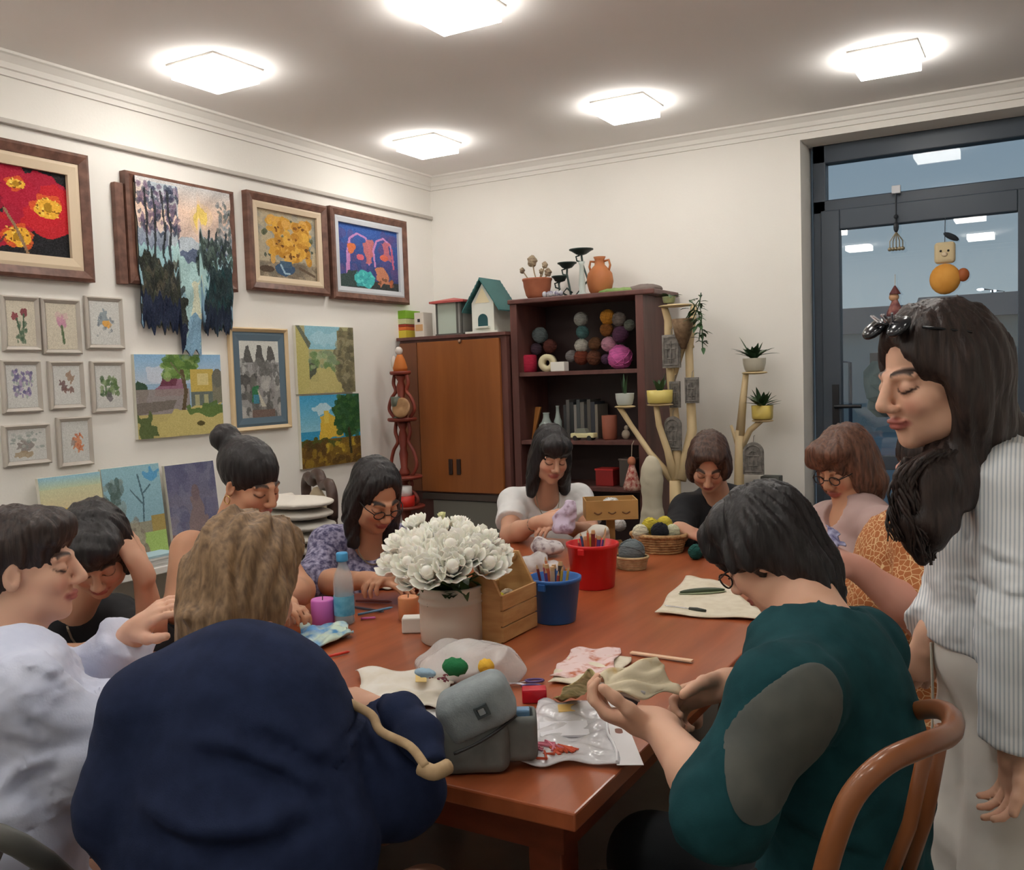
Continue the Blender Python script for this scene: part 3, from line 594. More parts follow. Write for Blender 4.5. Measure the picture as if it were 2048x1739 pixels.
# 2 woodland at sunset, felted wool hanging out below its frame
y0, y1 = onA(244, 450)[0], onA(459, 450)[0]
framed('framed_picture', 'brown frame behind the hanging wool landscape with yellow sun', y0, 1.975, y1, 2.472, .045, .03, None, M_frame, M_liner, .045)
MB_t = thing('framed_picture', 'spare brown frame edge peeking out left of the wool landscape', 'frame', (XA, y0-.02, 2.2)); MB().box((.001, -.03, -.23), (.03, .016, .215)).build('frame_bar', M_frame, MB_t, bevel=.004)
p = Paint(120, 190, (200, 196, 190)); p.grad(0, .16, (196, 196, 196), (222, 192, 172)).grad(.16, .34, (222, 192, 172), (206, 186, 176)).grad(.34, .46, (150, 160, 172), (120, 130, 150)).grad(.46, 1, (150, 186, 190), (118, 150, 176))
p.rect(.12, .02, .42, .2, (160, 180, 196), .6); p.ell(.66, .2, .085, .055, (232, 204, 84), 1, .01); p.ell(.66, .2, .13, .09, (236, 206, 160), .4)
p.poly([(.3, .36), (.5, .3), (.72, .36), (.95, .36), (.95, .44), (.3, .44)], (176, 186, 194)); p.poly([(.42, .4), (.62, .37), (.9, .4), (.95, .46), (.4, .46)], (92, 104, 128))
p.poly([(.3, .44), (.6, .44), (.72, .6), (.6, 1), (.35, 1), (.48, .7), (.35, .55)], (164, 196, 196), 1, .02); p.poly([(.52, .56), (.6, .56), (.64, .8), (.52, .8)], (206, 206, 180), .9, .02); p.poly([(.5, .78), (.66, .78), (.6, 1), (.42, 1)], (128, 164, 188), 1, .01)
p.dabs(150, .02, .04, .42, .36, .022, [(64, 66, 92), (96, 80, 104), (44, 52, 70), (120, 100, 120)], .6); p.dabs(70, .85, .08, 1, .4, .02, [(110, 116, 120), (70, 84, 84), (150, 156, 160)], .6)
for x in (.08, .16, .25, .31): p.line([(x, .08), (x+.02, .3), (x+.0, .5), (x+.03, .62)], .011, (44, 48, 52), .9)
for x in (.72, .8, .9): p.line([(x+.03, .3), (x, .48), (x+.04, .7)], .012, (40, 50, 56), .9)
p.dabs(120, .6, .36, 1, .56, .025, [(52, 64, 64), (66, 84, 76), (80, 96, 88), (40, 48, 50)], .75)
p.poly([(.0, .56), (.12, .5), (.3, .56), (.46, .68), (.5, .8), (.42, 1), (.02, 1)], (52, 56, 50), 1, .02); p.dabs(60, .02, .54, .42, .78, .03, [(66, 70, 56), (44, 46, 44), (84, 78, 66), (38, 42, 40)], .7)
p.poly([(.0, .76), (.3, .8), (.46, .84), (.42, 1), (.0, 1)], (34, 42, 64), 1, .02); p.poly([(.78, .56), (.9, .54), (1, .56), (1, 1), (.66, 1), (.68, .7)], (38, 56, 60), 1, .02); p.poly([(.66, .84), (1, .82), (1, 1), (.66, 1)], (32, 42, 60), 1, .02)
p.dabs(60, .7, .56, 1, .84, .025, [(30, 66, 70), (44, 60, 60), (30, 40, 44)], .6)
yy0, yy1 = onA(262, 500)[0], onA(449, 500)[0]; zt_ = onA(350, 372)[1]
t = thing('wool_landscape', 'unframed felted wool landscape with sun and dark trees, ragged hanging bottom', 'textile picture', (XA, yy0, zt_))
def woolf(U, V):
    h = .86+.045*np.sin(U*37)*np.sin(U*91)-.13*np.exp(-((U-.64)/.02)**2)+.0*U; h = np.where((U > .40)&(U < .62), 1.0-.02*np.sin(U*60), h)-.03*np.exp(-((U-.0)/.05)**2)
    sp_ = 1-.06*np.clip(V-.5, 0, 1); H_ = zt_-onA(350, 706)[1]
    return np.stack([.052+.006*np.sin(U*19+V*7)*np.sin(V*23)-.03*np.clip(V-.6, 0, 1), (yy1-yy0)*(U*sp_+.02*np.clip(V-.5, 0, 1)), -V*h*H_], -1)
p.tex(.04).mesh('felt_front', woolf, mat('dummy', (0, 0, 0)) and M_pic, t)
q_ = Paint(40, 50, (60, 64, 70)); q_.mesh('felt_backing', lambda U, V: woolf(U, V)-np.array([.006, 0, 0]), M_pic, t)
# 3 yellow flowers in a blue vase
p = Paint(96, 110, (176, 164, 140)); p.dabs(80, 0, 0, 1, .7, .07, [(150, 150, 144), (188, 172, 140), (130, 136, 132), (196, 180, 150)], .5); p.rect(0, .76, 1, 1, (142, 130, 112)); p.dabs(50, 0, .74, 1, 1, .06, [(110, 98, 84), (166, 152, 130), (120, 112, 100)], .6)
p.dabs(60, .12, .12, .95, .72, .035, [(78, 86, 66), (96, 100, 72), (60, 72, 62)], .8)
p.dabs(150, .22, .1, .88, .72, .06, [(206, 154, 62), (222, 172, 74), (186, 132, 48), (214, 164, 84)], .9); p.dabs(26, .25, .15, .85, .68, .024, [(112, 72, 32), (134, 88, 36)], .95)
p.ell(.45, .86, .16, .1, (62, 88, 116), 1, .01); p.rect(.36, .74, .56, .84, (74, 98, 120)); p.line([(.38, .8), (.44, .92), (.52, .92)], .014, (158, 186, 204)); p.ell(.15, .88, .12, .05, (84, 70, 58)); p.line([(.7, .82), (.95, .92)], .02, (100, 84, 68))
y0, y1 = onA(487, 480)[0], onA(646, 480)[0]; framed('framed_picture', 'brown framed painting of yellow flowers in a small blue vase', y0, 1.995, y1, 2.50, .042, .035, p, M_frame, M_liner, .045)
# 4 blue abstract with two outlined figures
p = Paint(96, 110, (56, 84, 148)); p.grad(0, 1, (60, 96, 168), (60, 66, 110)); p.dabs(60, .0, .1, 1, .9, .08, [(70, 84, 148), (62, 70, 130), (84, 74, 126), (104, 80, 126)], .45)
p.line([(.14, .9), (.15, .45), (.2, .22), (.32, .13), (.46, .18), (.52, .34), (.5, .6)], .016, (186, 134, 186)); p.line([(.2, .3), (.16, .8)], .016, (190, 130, 180)); p.poly([(.42, .25), (.58, .2), (.56, .55), (.46, .6)], (196, 112, 110), .9, .02); p.ell(.22, .38, .06, .07, (214, 116, 70), .95, .02)
p.line([(.6, .62), (.58, .36), (.64, .2), (.76, .14), (.88, .24), (.92, .5)], .015, (192, 134, 184)); p.poly([(.72, .2), (.86, .22), (.88, .5), (.76, .5)], (198, 110, 118), .85, .02); p.ell(.76, .46, .07, .05, (206, 104, 84)); p.line([(.9, .3), (.92, .62)], .016, (190, 100, 130)); p.ell(.36, .5, .06, .05, (206, 100, 116))
p.rect(0, .86, 1, 1, (58, 62, 62)); p.poly([(.0, .8), (.28, .72), (.4, .98), (.0, 1)], (60, 76, 74), 1, .02); p.ell(.42, .84, .16, .14, (72, 176, 176), 1, .02); p.dabs(16, .3, .74, .54, .95, .03, [(100, 206, 200), (60, 150, 158)], .8); p.poly([(.6, .66), (.74, .62), (.86, .86), (.66, .94)], (192, 128, 100), 1, .02); p.dabs(10, .66, .8, .9, .93, .03, [(176, 100, 66), (120, 84, 64)], .9)
y0, y1 = onA(654, 510)[0], onA(806, 510)[0]; framed('framed_picture', 'brown framed blue abstract painting with orange outlined shapes, right end of row', y0, 1.985, y1, 2.51, .042, .035, p, M_frame, mat('liner_silver', (196, 200, 206), rough=.5), .045)
# eight small grey frames
M_sf = mat('small_frame_grey', (176, 168, 158), (192, 185, 176), rough=.5, scale=5)
SM = [(0, 592, 76, 702, 0, 'top left small grey frame with two dark pink tulips'), (80, 598, 158, 708, 1, 'small grey frame with a single pink thistle flower'), (168, 594, 243, 698, 2, 'small grey frame with a blue bird and orange spot, near the wool landscape'), (0, 720, 80, 825, 3, 'small grey frame with lilac blossom cluster'), (95, 722, 165, 818, 4, 'small grey frame with brown butterfly-like sprig, centre of the group'), (180, 722, 248, 824, 5, 'small grey frame with green leafy plant bunch'), (3, 848, 98, 930, 6, 'small wide grey frame with a bird on a nest'), (112, 833, 182, 932, 7, 'small grey frame with orange squirrel-like motif, lowest of the group')]
for a in SM:
    p = Paint(44, 56, (204, 196, 178) if a[4] < 2 else (204, 204, 200)); k = a[4]
    if k == 0: p.ell(.3, .35, .12, .09, (140, 72, 78), .9, .02).ell(.6, .25, .12, .1, (130, 66, 74), .9, .02).line([(.35, .4), (.5, .85)], .03, (86, 104, 84)).line([(.6, .3), (.55, .85)], .03, (86, 104, 84)).dabs(26, .3, .5, .7, .9, .05, [(80, 104, 84), (120, 134, 112)], .7)
    if k == 1: p.ell(.5, .4, .16, .12, (190, 130, 160), .8, .03).ell(.5, .28, .2, .1, (206, 160, 170), .4, .03).line([(.5, .5), (.55, .85)], .04, (96, 114, 84))
    if k == 2: p.ell(.45, .4, .17, .2, (120, 136, 146), .7, .05).ell(.56, .52, .14, .09, (222, 166, 84), .95, .02).dabs(16, .2, .2, .8, .8, .04, [(110, 120, 130), (150, 156, 160)], .6)
    if k == 3: p.dabs(90, .2, .12, .85, .75, .05, [(124, 112, 156), (160, 140, 176), (110, 104, 140), (150, 164, 156)], .7)
    if k == 4: p.ell(.62, .3, .14, .14, (148, 120, 100), .8, .05).ell(.35, .5, .12, .14, (112, 88, 88), .85, .05).ell(.55, .62, .18, .07, (120, 90, 84), .8, .04)
    if k == 5: p.dabs(50, .2, .3, .85, .7, .07, [(96, 120, 76), (132, 152, 110), (72, 96, 66)], .7).ell(.5, .75, .13, .12, (110, 104, 108), .8, .03)
    if k == 6: p.ell(.45, .55, .2, .2, (136, 128, 124), .8, .05).ell(.4, .8, .25, .1, (166, 146, 118), .8, .03).dabs(20, .1, .1, .9, .6, .06, [(140, 150, 146), (170, 176, 172)], .6)
    if k == 7: p.ell(.6, .55, .17, .2, (208, 136, 100), .9, .05).ell(.42, .5, .1, .08, (150, 130, 120), .7, .04).dabs(8, .4, .3, .7, .7, .04, [(190, 110, 80)], .8)
    y0, z1 = onA(a[0], (a[1]+a[3])/2)[0], onA((a[0]+a[2])/2, a[1])[1]; y1, z0 = onA(a[2], (a[1]+a[3])/2)[0], onA((a[0]+a[2])/2, a[3])[1]
    framed('framed_print', a[5], y0, z0, y1, z1, .02, 0, p, M_sf, None, .022, 'small grey frames')
# canvases
p = Paint(110, 110, (150, 180, 206)); p.grad(0, .35, (140, 184, 220), (186, 200, 216)); p.ell(.3, .22, .2, .1, (206, 212, 224), .8, .03); p.poly([(.0, .3), (.1, .34), (.14, .6), (0, .6)], (60, 84, 66), 1, .02)
p.poly([(.2, .42), (.34, .28), (.55, .3), (.58, .5), (.2, .5)], (150, 100, 120), .9, .01).poly([(.3, .28), (.48, .27), (.44, .38), (.26, .38)], (112, 64, 80)); p.rect(0, .42, .6, .72, (150, 138, 134), .9); p.poly([(0, .58), (.45, .55), (.4, .66), (0, .72)], (120, 112, 106))
p.dabs(70, .3, .0, .72, .28, .05, [(96, 130, 62), (120, 152, 80), (80, 112, 56), (150, 176, 110)], .75); p.line([(.52, .2), (.56, .45), (.52, .7)], .022, (96, 82, 60)); p.line([(.54, .3), (.4, .1)], .01, (110, 110, 80))
p.rect(.62, .18, .9, .46, (196, 172, 92)); p.rect(.7, .24, .84, .38, (212, 198, 140)); p.rect(.62, .46, .88, .66, (106, 116, 110)); p.rect(.66, .5, .72, .64, (170, 168, 130)); p.rect(.77, .5, .83, .64, (170, 168, 130)); p.rect(.88, .3, 1, .62, (130, 128, 110)); p.ell(.95, .3, .07, .12, (110, 110, 100))
p.rect(0, .72, 1, 1, (190, 176, 116)); p.poly([(.2, .9), (.4, .68), (1, .62), (1, 1), (.2, 1)], (198, 184, 120), 1, .02); p.poly([(.55, .66), (1, .6), (1, .78), (.6, .74)], (88, 116, 62), .9, .03); p.poly([(0, .74), (.16, .7), (.2, 1), (0, 1)], (92, 106, 66), 1, .03); p.ell(.72, .86, .05, .03, (92, 84, 50))
y0, y1 = onA(266, 790)[0], onA(438, 790)[0]; canvas('unframed landscape canvas with yellow house and green tree on left wall', y0, onA(350, 872)[1], y1, onA(350, 709)[1], p)
p = Paint(70, 110, (150, 150, 148)); p.rect(0, 0, 1, .28, (206, 208, 202))
for x in (.2, .5, .78): p.poly([(x-.13, .3), (x-.04, .06), (x+.04, .06), (x+.14, .3)], (92, 92, 90), 1, .01)
p.rect(0, .28, 1, .42, (150, 150, 150)); p.dabs(60, 0, .25, 1, .5, .06, [(120, 120, 118), (176, 176, 174), (100, 100, 98)], .7); p.ell(.2, .55, .3, .1, (80, 80, 78), .9, .03); p.dabs(60, 0, .5, 1, 1, .07, [(150, 148, 146), (110, 108, 104), (180, 178, 174), (90, 90, 88)], .7); p.poly([(.28, .6), (.44, .58), (.42, .8), (.26, .8)], (60, 120, 80)); p.rect(.3, .7, .44, .82, (70, 130, 150)); p.poly([(.4, .62), (.62, .86), (.5, .86)], (190, 186, 170)); p.rect(.25, .9, .85, 1, (116, 98, 90))
y0, y1 = onA(457, 750)[0], onA(573, 750)[0]; framed('framed_picture', 'tall pale wood framed grey picture with blue-grey mat and green figure', y0, onA(515, 860)[1], y1, onA(515, 656)[1], .022, .045, p, mat('pale_wood', (206, 180, 140), (218, 194, 156), rough=.5), mat('mat_bluegrey', (92, 112, 126), rough=.8), .03)
p = Paint(76, 90, (176, 172, 130)); p.rect(.15, 0, .75, .35, (150, 200, 216)); p.ell(.5, .18, .3, .1, (176, 214, 226), .7, .03); p.poly([(0, 0), (.2, .3), (.2, 1), (0, 1)], (190, 182, 116)); p.poly([(0, 0), (.06, 0), (.24, .26), (.2, .34)], (110, 116, 100)); p.rect(.7, .05, 1, 1, (136, 130, 100)); p.dabs(60, .68, .0, 1, 1, .06, [(110, 104, 80), (160, 154, 124), (96, 92, 74)], .6); p.rect(.2, .5, .34, .82, (90, 96, 80)); p.dabs(40, .2, .38, .7, .66, .05, [(110, 140, 90), (160, 180, 140), (130, 150, 120)], .7); p.poly([(.34, .62), (.6, .62), (.8, 1), (.1, 1)], (196, 186, 122), .9, .02)
y0, y1 = onA(588, 720)[0], onA(703, 720)[0]; canvas('unframed canvas of a sunny alley under blue sky, upper right of left wall', y0, onA(645, 786)[1], y1, onA(645, 653)[1], p)
p = Paint(76, 90, (60, 150, 190)); p.grad(0, .5, (70, 160, 204), (140, 196, 214)); p.ell(.35, .2, .2, .06, (206, 228, 234), .8, .03); p.poly([(.3, .55), (.32, .3), (.46, .26), (.62, .36), (.7, .6), (.3, .62)], (214, 180, 70), 1, .01); p.rect(.38, .22, .46, .4, (222, 196, 90)); p.ell(.8, .3, .26, .32, (48, 84, 46), 1, .04); p.dabs(60, .6, .02, 1, .6, .05, [(40, 80, 44), (66, 104, 56), (54, 92, 60)], .8); p.rect(0, .62, 1, 1, (122, 96, 40)); p.ell(.3, .68, .34, .08, (84, 90, 40), 1, .03); p.dabs(60, 0, .68, 1, 1, .06, [(104, 76, 36), (150, 122, 44), (84, 62, 34), (200, 170, 60)], .7); p.line([(.8, .5), (.82, .85)], .02, (60, 56, 36))
y0, y1 = onA(596, 860)[0], onA(715, 860)[0]; canvas('unframed canvas of a yellow castle and dark green tree, below the alley canvas', y0, onA(655, 930)[1], y1, onA(655, 789)[1], p)
# console along the left wall with three canvases leaning above it
CZ = .745; t = thing('console_table', 'narrow white console along the left wall behind the people', 'console', (XA+.16, 2.9, 0)); MB().box((-.155, -.72, CZ-.03), (.14, .62, CZ)).build('top', M_white, t, bevel=.003)
for y in (-.69, .56):
    for x in (-.14, .1): MB().box((x, y, 0), (x+.03, y+.03, CZ-.03)).build('leg', M_white, t)
XL = XA+.075
def lean(label, a, b, topy, pic):
    y0, y1 = onx(a, 960, XL)[1], onx(b, 960, XL)[1]; zt2 = onx((a+b)/2, topy, XL)[2]; canvas(label, y0, CZ+.001, y1, zt2, pic, x=XL, lean=.10, th=.018)
p = Paint(90, 90, (180, 200, 190)); p.grad(0, .12, (150, 196, 216), (196, 208, 176)).grad(.12, .32, (206, 208, 170), (214, 200, 160)).grad(.32, .48, (226, 196, 104), (214, 166, 110)).grad(.48, 1, (84, 130, 160), (60, 90, 90)); p.poly([(0, .5), (.3, .52), (.6, .8), (0, .9)], (62, 80, 76)); p.ell(.75, .55, .2, .06, (70, 130, 180))
lean('leaning canvas with yellow sunset band, far left of the console', 82, 207, 950, p)
p = Paint(90, 100, (150, 190, 200)); p.grad(0, .6, (150, 192, 204), (140, 176, 190)); p.ell(.85, .12, .14, .07, (90, 160, 206), .9, .03); p.dabs(50, .0, .15, .3, .55, .05, [(110, 130, 130), (84, 104, 100), (140, 160, 160)], .8); p.line([(.6, .1), (.66, .35), (.62, .6)], .014, (84, 112, 124)); p.line([(.66, .3), (.8, .22)], .01, (84, 112, 124)); p.line([(.62, .4), (.45, .25)], .01, (90, 116, 128)); p.rect(0, .6, 1, 1, (150, 146, 128)); p.rect(.75, .55, 1, .72, (166, 146, 90)); p.rect(.6, .72, 1, 1, (160, 190, 110)); p.dabs(30, 0, .6, .6, 1, .07, [(130, 120, 110), (164, 160, 140)], .6)
lean('leaning canvas with bare blue-green trees, middle of the console', 209, 325, 932, p)
p = Paint(90, 90, (106, 106, 132)); p.grad(0, 1, (100, 102, 132), (140, 132, 140)); p.dabs(60, 0, 0, 1, .8, .1, [(92, 94, 124), (126, 126, 148), (110, 108, 136)], .5); p.poly([(.3, .9), (.5, .3), (.62, .3), (.8, .9)], (134, 116, 116), .9, .03); p.ell(.55, .35, .08, .1, (120, 104, 110)); p.rect(0, .8, 1, 1, (140, 112, 108))
lean('leaning dull purple canvas beside the bun hairstyle', 336, 434, 926, p)
t = thing('paper_stack', 'white papers with light blue sheet on the console', 'papers', (XA+.235, onx(300, 1110, XA+.22)[1], CZ+.001))
for i in range(5): MB().box((-.055, -.09, i*.010), (.055+.003*(i % 2), .09, i*.010+.009)).build('paper', mat('paper_blue', (176, 206, 216), rough=.8) if i == 4 else mat('paper_white', (228, 228, 224), rough=.8), t)
# ------------------------------------------------------------------ back wall furniture
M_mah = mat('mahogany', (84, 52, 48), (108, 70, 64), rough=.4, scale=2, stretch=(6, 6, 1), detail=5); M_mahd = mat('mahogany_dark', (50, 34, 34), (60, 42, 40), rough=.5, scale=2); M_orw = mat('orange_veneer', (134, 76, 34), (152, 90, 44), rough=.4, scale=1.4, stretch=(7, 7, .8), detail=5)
BY = 4.80; BX0, BX1 = ony(1022, 700, BY)[0], ony(1288, 700, BY)[0]; BT = 1.93; BB = YB-.02; s1 = ony(1150, 741, BY)[2]; s2 = ony(1150, 881, BY)[2]
t = thing('bookcase', 'dark mahogany open bookcase holding yarn and books', 'bookcase', ((BX0+BX1)/2, BY, 0)); o = np.array(t.location)
MB().box((BX0, BY, 0), (BX0+.045, BB, BT)).build('side_panel', M_mah, t, sub=o, bevel=.002); MB().box((BX1-.045, BY, 0), (BX1, BB, BT)).build('side_panel', M_mah, t, sub=o, bevel=.002)
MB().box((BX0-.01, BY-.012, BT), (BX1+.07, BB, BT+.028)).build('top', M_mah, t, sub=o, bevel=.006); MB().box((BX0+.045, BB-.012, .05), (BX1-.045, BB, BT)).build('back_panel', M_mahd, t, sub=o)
for z in (s1, s2, .86, .45, .08): MB().box((BX0+.045, BY+.01, z-.024), (BX1-.045, BB-.012, z)).build('shelf', M_mah, t, sub=o, bevel=.002)
KX0, KX1 = ony(801, 800, 4.75)[0], BX0-.012; KT = 1.772
t = thing('cabinet', 'tall cabinet with orange-brown door and grey lower door', 'cabinet', ((KX0+KX1)/2, 4.75, 0)); o = np.array(t.location)
MB().box((KX0, 4.77, 0), (KX1, BB, KT-.02)).box((KX0-.01, 4.745, KT-.02), (KX1+.008, BB, KT)).build('body', M_mah, t, sub=o, bevel=.002)
kd = ony(838, 800, 4.75)[0]; zb = ony(930, 985, 4.75)[2]
MB().box((kd, 4.748, zb), (KX1-.04, 4.77, KT-.035)).build('door', M_orw, t, sub=o, bevel=.003); MB().box((KX0+.006, 4.752, zb), (kd-.006, 4.77, KT-.035)).build('door', mat('veneer_red', (112, 68, 44), (126, 78, 52), rough=.4, scale=1.4, stretch=(7, 7, .8)), t, sub=o, bevel=.003)
d2 = MB().box((kd+.08, 4.748, .1), (KX1-.06, 4.77, zb-.05)).build('door', mat('cabinet_grey', (112, 110, 102), rough=.5), t, sub=o, bevel=.003); MB().box((kd+.01, 4.735, zb-.045), (KX1, 4.77, zb-.01)).build('rail', mat('dark_strip', (70, 60, 54), rough=.5), t, sub=o)
for a in (902, 918): p = ony(a, 934, 4.745); MB().box((p[0]-.013, 4.736, p[2]-.045), (p[0]+.013, 4.75, p[2]+.05)).build('handle', mat('handle_dark', (48, 34, 30), rough=.4), t, sub=o, bevel=.003)
p = ony(920, 682, 4.745); MB().ball((p[0], 4.74, p[2]), (.012, .012, .012), 10, 6).build('lock_knob', mat('brass_dull', (140, 110, 90), metal=.6, rough=.4), t, sub=o, smooth=True)
# on the cabinet
def plain(name, label, cat, loc, mb, m, part, group=None, **k):
    t = thing(name, label, cat, loc, group=group); mb.build(part, m, t, **k); return t
a = ony(770, 665, 4.85); b_ = ony(832, 665, 4.85); cx_ = (a[0]+b_[0])/2
for i, (c, h, lab) in enumerate((((206, 184, 60), .05, 'yellow flat box at the bottom of the stack on the cabinet'), ((214, 110, 50), .022, 'orange book above the yellow box on the cabinet'), ((150, 50, 30), .016, 'thin dark red book in the stack on the cabinet'), ((196, 200, 150), .035, 'pale green book in the stack on the cabinet'), ((120, 168, 40), .052, 'bright green box topping the stack on the cabinet'))):
    z_ = KT+[0, .05, .072, .088, .123][i]; t = thing('book' if i in (1, 2, 3) else 'box', lab, 'book' if i in (1, 2, 3) else 'box', (cx_, 4.87, z_), group='stack of books and boxes on the cabinet')
    MB().box((-.09+.004*(i % 2), -.08, .0), (.09, .08, h-.001)).build('cover', mat('stack_%s' % ['yellow', 'orange', 'red', 'pale', 'green'][i], c, rough=.5), t, bevel=.002)
a = ony(846, 664, 4.85); t = thing('carton', 'small white and tan carton beside the green topped stack', 'carton', (a[0], 4.86, KT)); MB().box((-.035, -.05, 0), (.035, .05, .155)).build('carton_body', mat('carton_white', (222, 214, 202), rough=.6), t, bevel=.002); MB().box((-.028, -.0515, .04), (.028, -.05, .08)).build('label', mat('carton_tan', (206, 160, 110)), t)
MB().box((-.01, -.0515, .095), (.008, -.05, .115)).build('mark', mat('dark_ink', (40, 34, 40)), t)
a = ony(905, 660, 4.85); t = thing('lantern_house', 'grey glass sided lantern box with red roof on the cabinet', 'lantern', (a[0], 4.9, KT), rz=.0)
MB().box((-.1, -.09, 0), (.1, .09, .012)).build('base', mat('lantern_grey', (84, 84, 80)), t)
for x in (-.095, .055, .083):
    MB().box((x, -.088, .012), (x+.012, -.076, .2)).build('post', MATS['lantern_grey'], t)
MB().box((-.083, -.084, .012), (.055, -.08, .2)).build('front_panel', mat('pale_panel', (182, 194, 182), rough=.35), t); MB().box((.067, -.084, .012), (.083, .08, .2)).box((-.095, .08, .012), (.095, .086, .2)).box((-.095, -.076, .012), (-.09, .08, .2)).build('side_panel', mat('side_grey', (150, 150, 146)), t)
MB().add([(-.125, -.115, .2), (.125, -.115, .2), (.125, .115, .2), (-.125, .115, .2), (0, -.02, .235), (0, .02, .235), (-.125, -.115, .212), (.125, -.115, .212), (.125, .115, .212), (-.125, .115, .212)], [(0, 3, 2, 1), (0, 1, 7, 6), (1, 2, 8, 7), (2, 3, 9, 8), (3, 0, 6, 9), (6, 7, 4), (7, 8, 5, 4), (8, 9, 5), (9, 6, 4, 5)]).build('roof', mat('roof_red', (178, 84, 80), rough=.5), t)
a = ony(970, 655, 4.85); t = thing('birdhouse', 'white birdhouse with green ridged roof and arched dark doorway', 'birdhouse', (a[0], 4.93, KT))
w_, h_, r_ = .078, .185, .31
MB().box((-.115, -.125, 0), (.115, .12, .015)).build('base', mat('birdhouse_white', (226, 228, 218), rough=.6), t)
hb = MB().add([(-w_, -.1, .015), (w_, -.1, .015), (w_, -.1, h_), (0, -.1, r_-.01), (-w_, -.1, h_), (-w_, .1, .015), (w_, .1, .015), (w_, .1, h_), (0, .1, r_-.01), (-w_, .1, h_)], [(0, 1, 2, 3, 4), (5, 9, 8, 7, 6), (0, 4, 9, 5), (1, 6, 7, 2), (0, 5, 6, 1), (2, 7, 8, 3), (4, 3, 8, 9)]).build('house_body', MATS['birdhouse_white'], t)
ar = [(-.034, 0), (.034, 0), (.034, .04)]+[(.034*math.cos(q), .04+.034*math.sin(q)) for q in np.linspace(.2, math.pi-.2, 9)]+[(-.034, .04)]
MB().add([(x, -.103, .045+z) for x, z in ar]+[(x, -.099, .045+z) for x, z in ar], [tuple(range(len(ar)))]+[(i, (i+1) % len(ar), len(ar)+(i+1) % len(ar), len(ar)+i) for i in range(len(ar))]).build('doorway', mat('doorway_teal', (34, 78, 82), rough=.7), t)
MB().box((-.05, -.125, .033), (.05, -.1, .043)).build('sill', MATS['birdhouse_white'], t)
MB().add([(-.052, -.102, h_+.0), (.052, -.102, h_), (0, -.102, r_-.03)], [(0, 1, 2)]).build('gable', mat('gable_cream', (226, 212, 176)), t)
rf = MB()
for sx in (-1, 1):
    for k in range(9):
        f0, f1 = k/9, (k+.86)/9; pt = lambda f, dz: (sx*(.0+(w_+.055)*f), r_+.012-(r_-h_+.07)*f+dz)
        for_ = [(pt(f0, 0), pt(f1, .0)), ]
        (x0, z0), (x1, z1) = for_[0]; rf.add([(x0, -.13, z0), (x1, -.13, z1), (x1, -.13, z1+.008), (x0, -.13, z0+.014), (x0, .12, z0), (x1, .12, z1), (x1, .12, z1+.008), (x0, .12, z0+.014)], [(0, 1, 2, 3), (4, 7, 6, 5), (3, 2, 6, 7), (0, 4, 5, 1), (1, 5, 6, 2), (0, 3, 7, 4)])
rf.build('roof', mat('roof_teal', (52, 104, 106), (64, 118, 118), rough=.5), t)
# on the bookcase
def lathe_thing(name, label, cat, loc, prof, m, part, n=24, extra=None, **k):
    t = thing(name, label, cat, loc); MB().lathe(prof, n=n).build(part, m, t, smooth=True, **k); 
    if extra: extra(t)
    return t
TP = BT+.028; M_ter = mat('terracotta', (150, 86, 60), (172, 104, 74), rough=.7, scale=9); M_jug = mat('clay_jug', (170, 102, 58), (184, 116, 70), rough=.6, scale=7)
a = ony(1066, 600, 4.9)
def pot_ex(t):
    for i, (x, z, r) in enumerate(((-.1, .185, .016), (-.03, .235, .03), (.055, .205, .018), (.075, .16, .022), (.03, .17, .014))):
        s_ = MB().tube([(0, 0, .1), (x*.6, 0, z*.7), (x, 0, z)], .004, 5).build('stem', mat('dry_stem', (150, 130, 100)), t); MB().ball((x, 0, z), (r, r, r*1.15), 10, 8, disp=lambda d: .15*math.sin(9*d[0]+7*d[2])).build('seed_head', mat('dry_head', (112, 92, 76), (172, 156, 130), rough=.9, scale=30), s_)
lathe_thing('clay_pot', 'terracotta pot with dried seed heads on the bookcase', 'pot', (a[0], 4.96, TP), [(.05, 0), (.07, .03), (.082, .08), (.085, .11), (.09, .118), (.09, .128), (.08, .128), (.074, .115), (.06, .05), (0, .04)], M_ter, 'pot_body', extra=pot_ex)
M_gm = mat('green_metal', (44, 60, 58), (56, 74, 70), rough=.45, metal=.3)
a = ony(1130, 595, 4.9); t = thing('candle_stand', 'dark green metal candle stand with three round dishes on the bookcase', 'candle stand', (a[0], 5.0, TP))
for i, (x, z, r) in enumerate(((.065, .275, .072), (-.03, .205, .058), (-.08, .13, .05))):
    MB().lathe([(.012, -.03), (.03, -.024), (r*.8, -.006), (r, 0), (r, .006), (r*.9, .004), (0, .002)], (x, 0, z), 20).build('dish', M_gm, t, smooth=True)
    MB().tube([(x*.3, 0, .01), (x*1.3+.02, 0, z*.35), (x*1.1, 0, z*.7), (x, 0, z-.02)], .006, 6).tube([(x, 0, z-.07), (x-.03, 0, z-.06), (x-.035, 0, z-.035), (x-.012, 0, z-.03)], .005, 6).build('arm', M_gm, t)
MB().lathe([(.055, 0), (.055, .006), (.02, .014), (0, .016)], (0, 0, 0), 20).tube([(-.02, 0, .01), (-.06, -.01, .03), (-.03, -.01, .06), (.0, 0, .03)], .006, 6).build('base', M_gm, t, smooth=True)
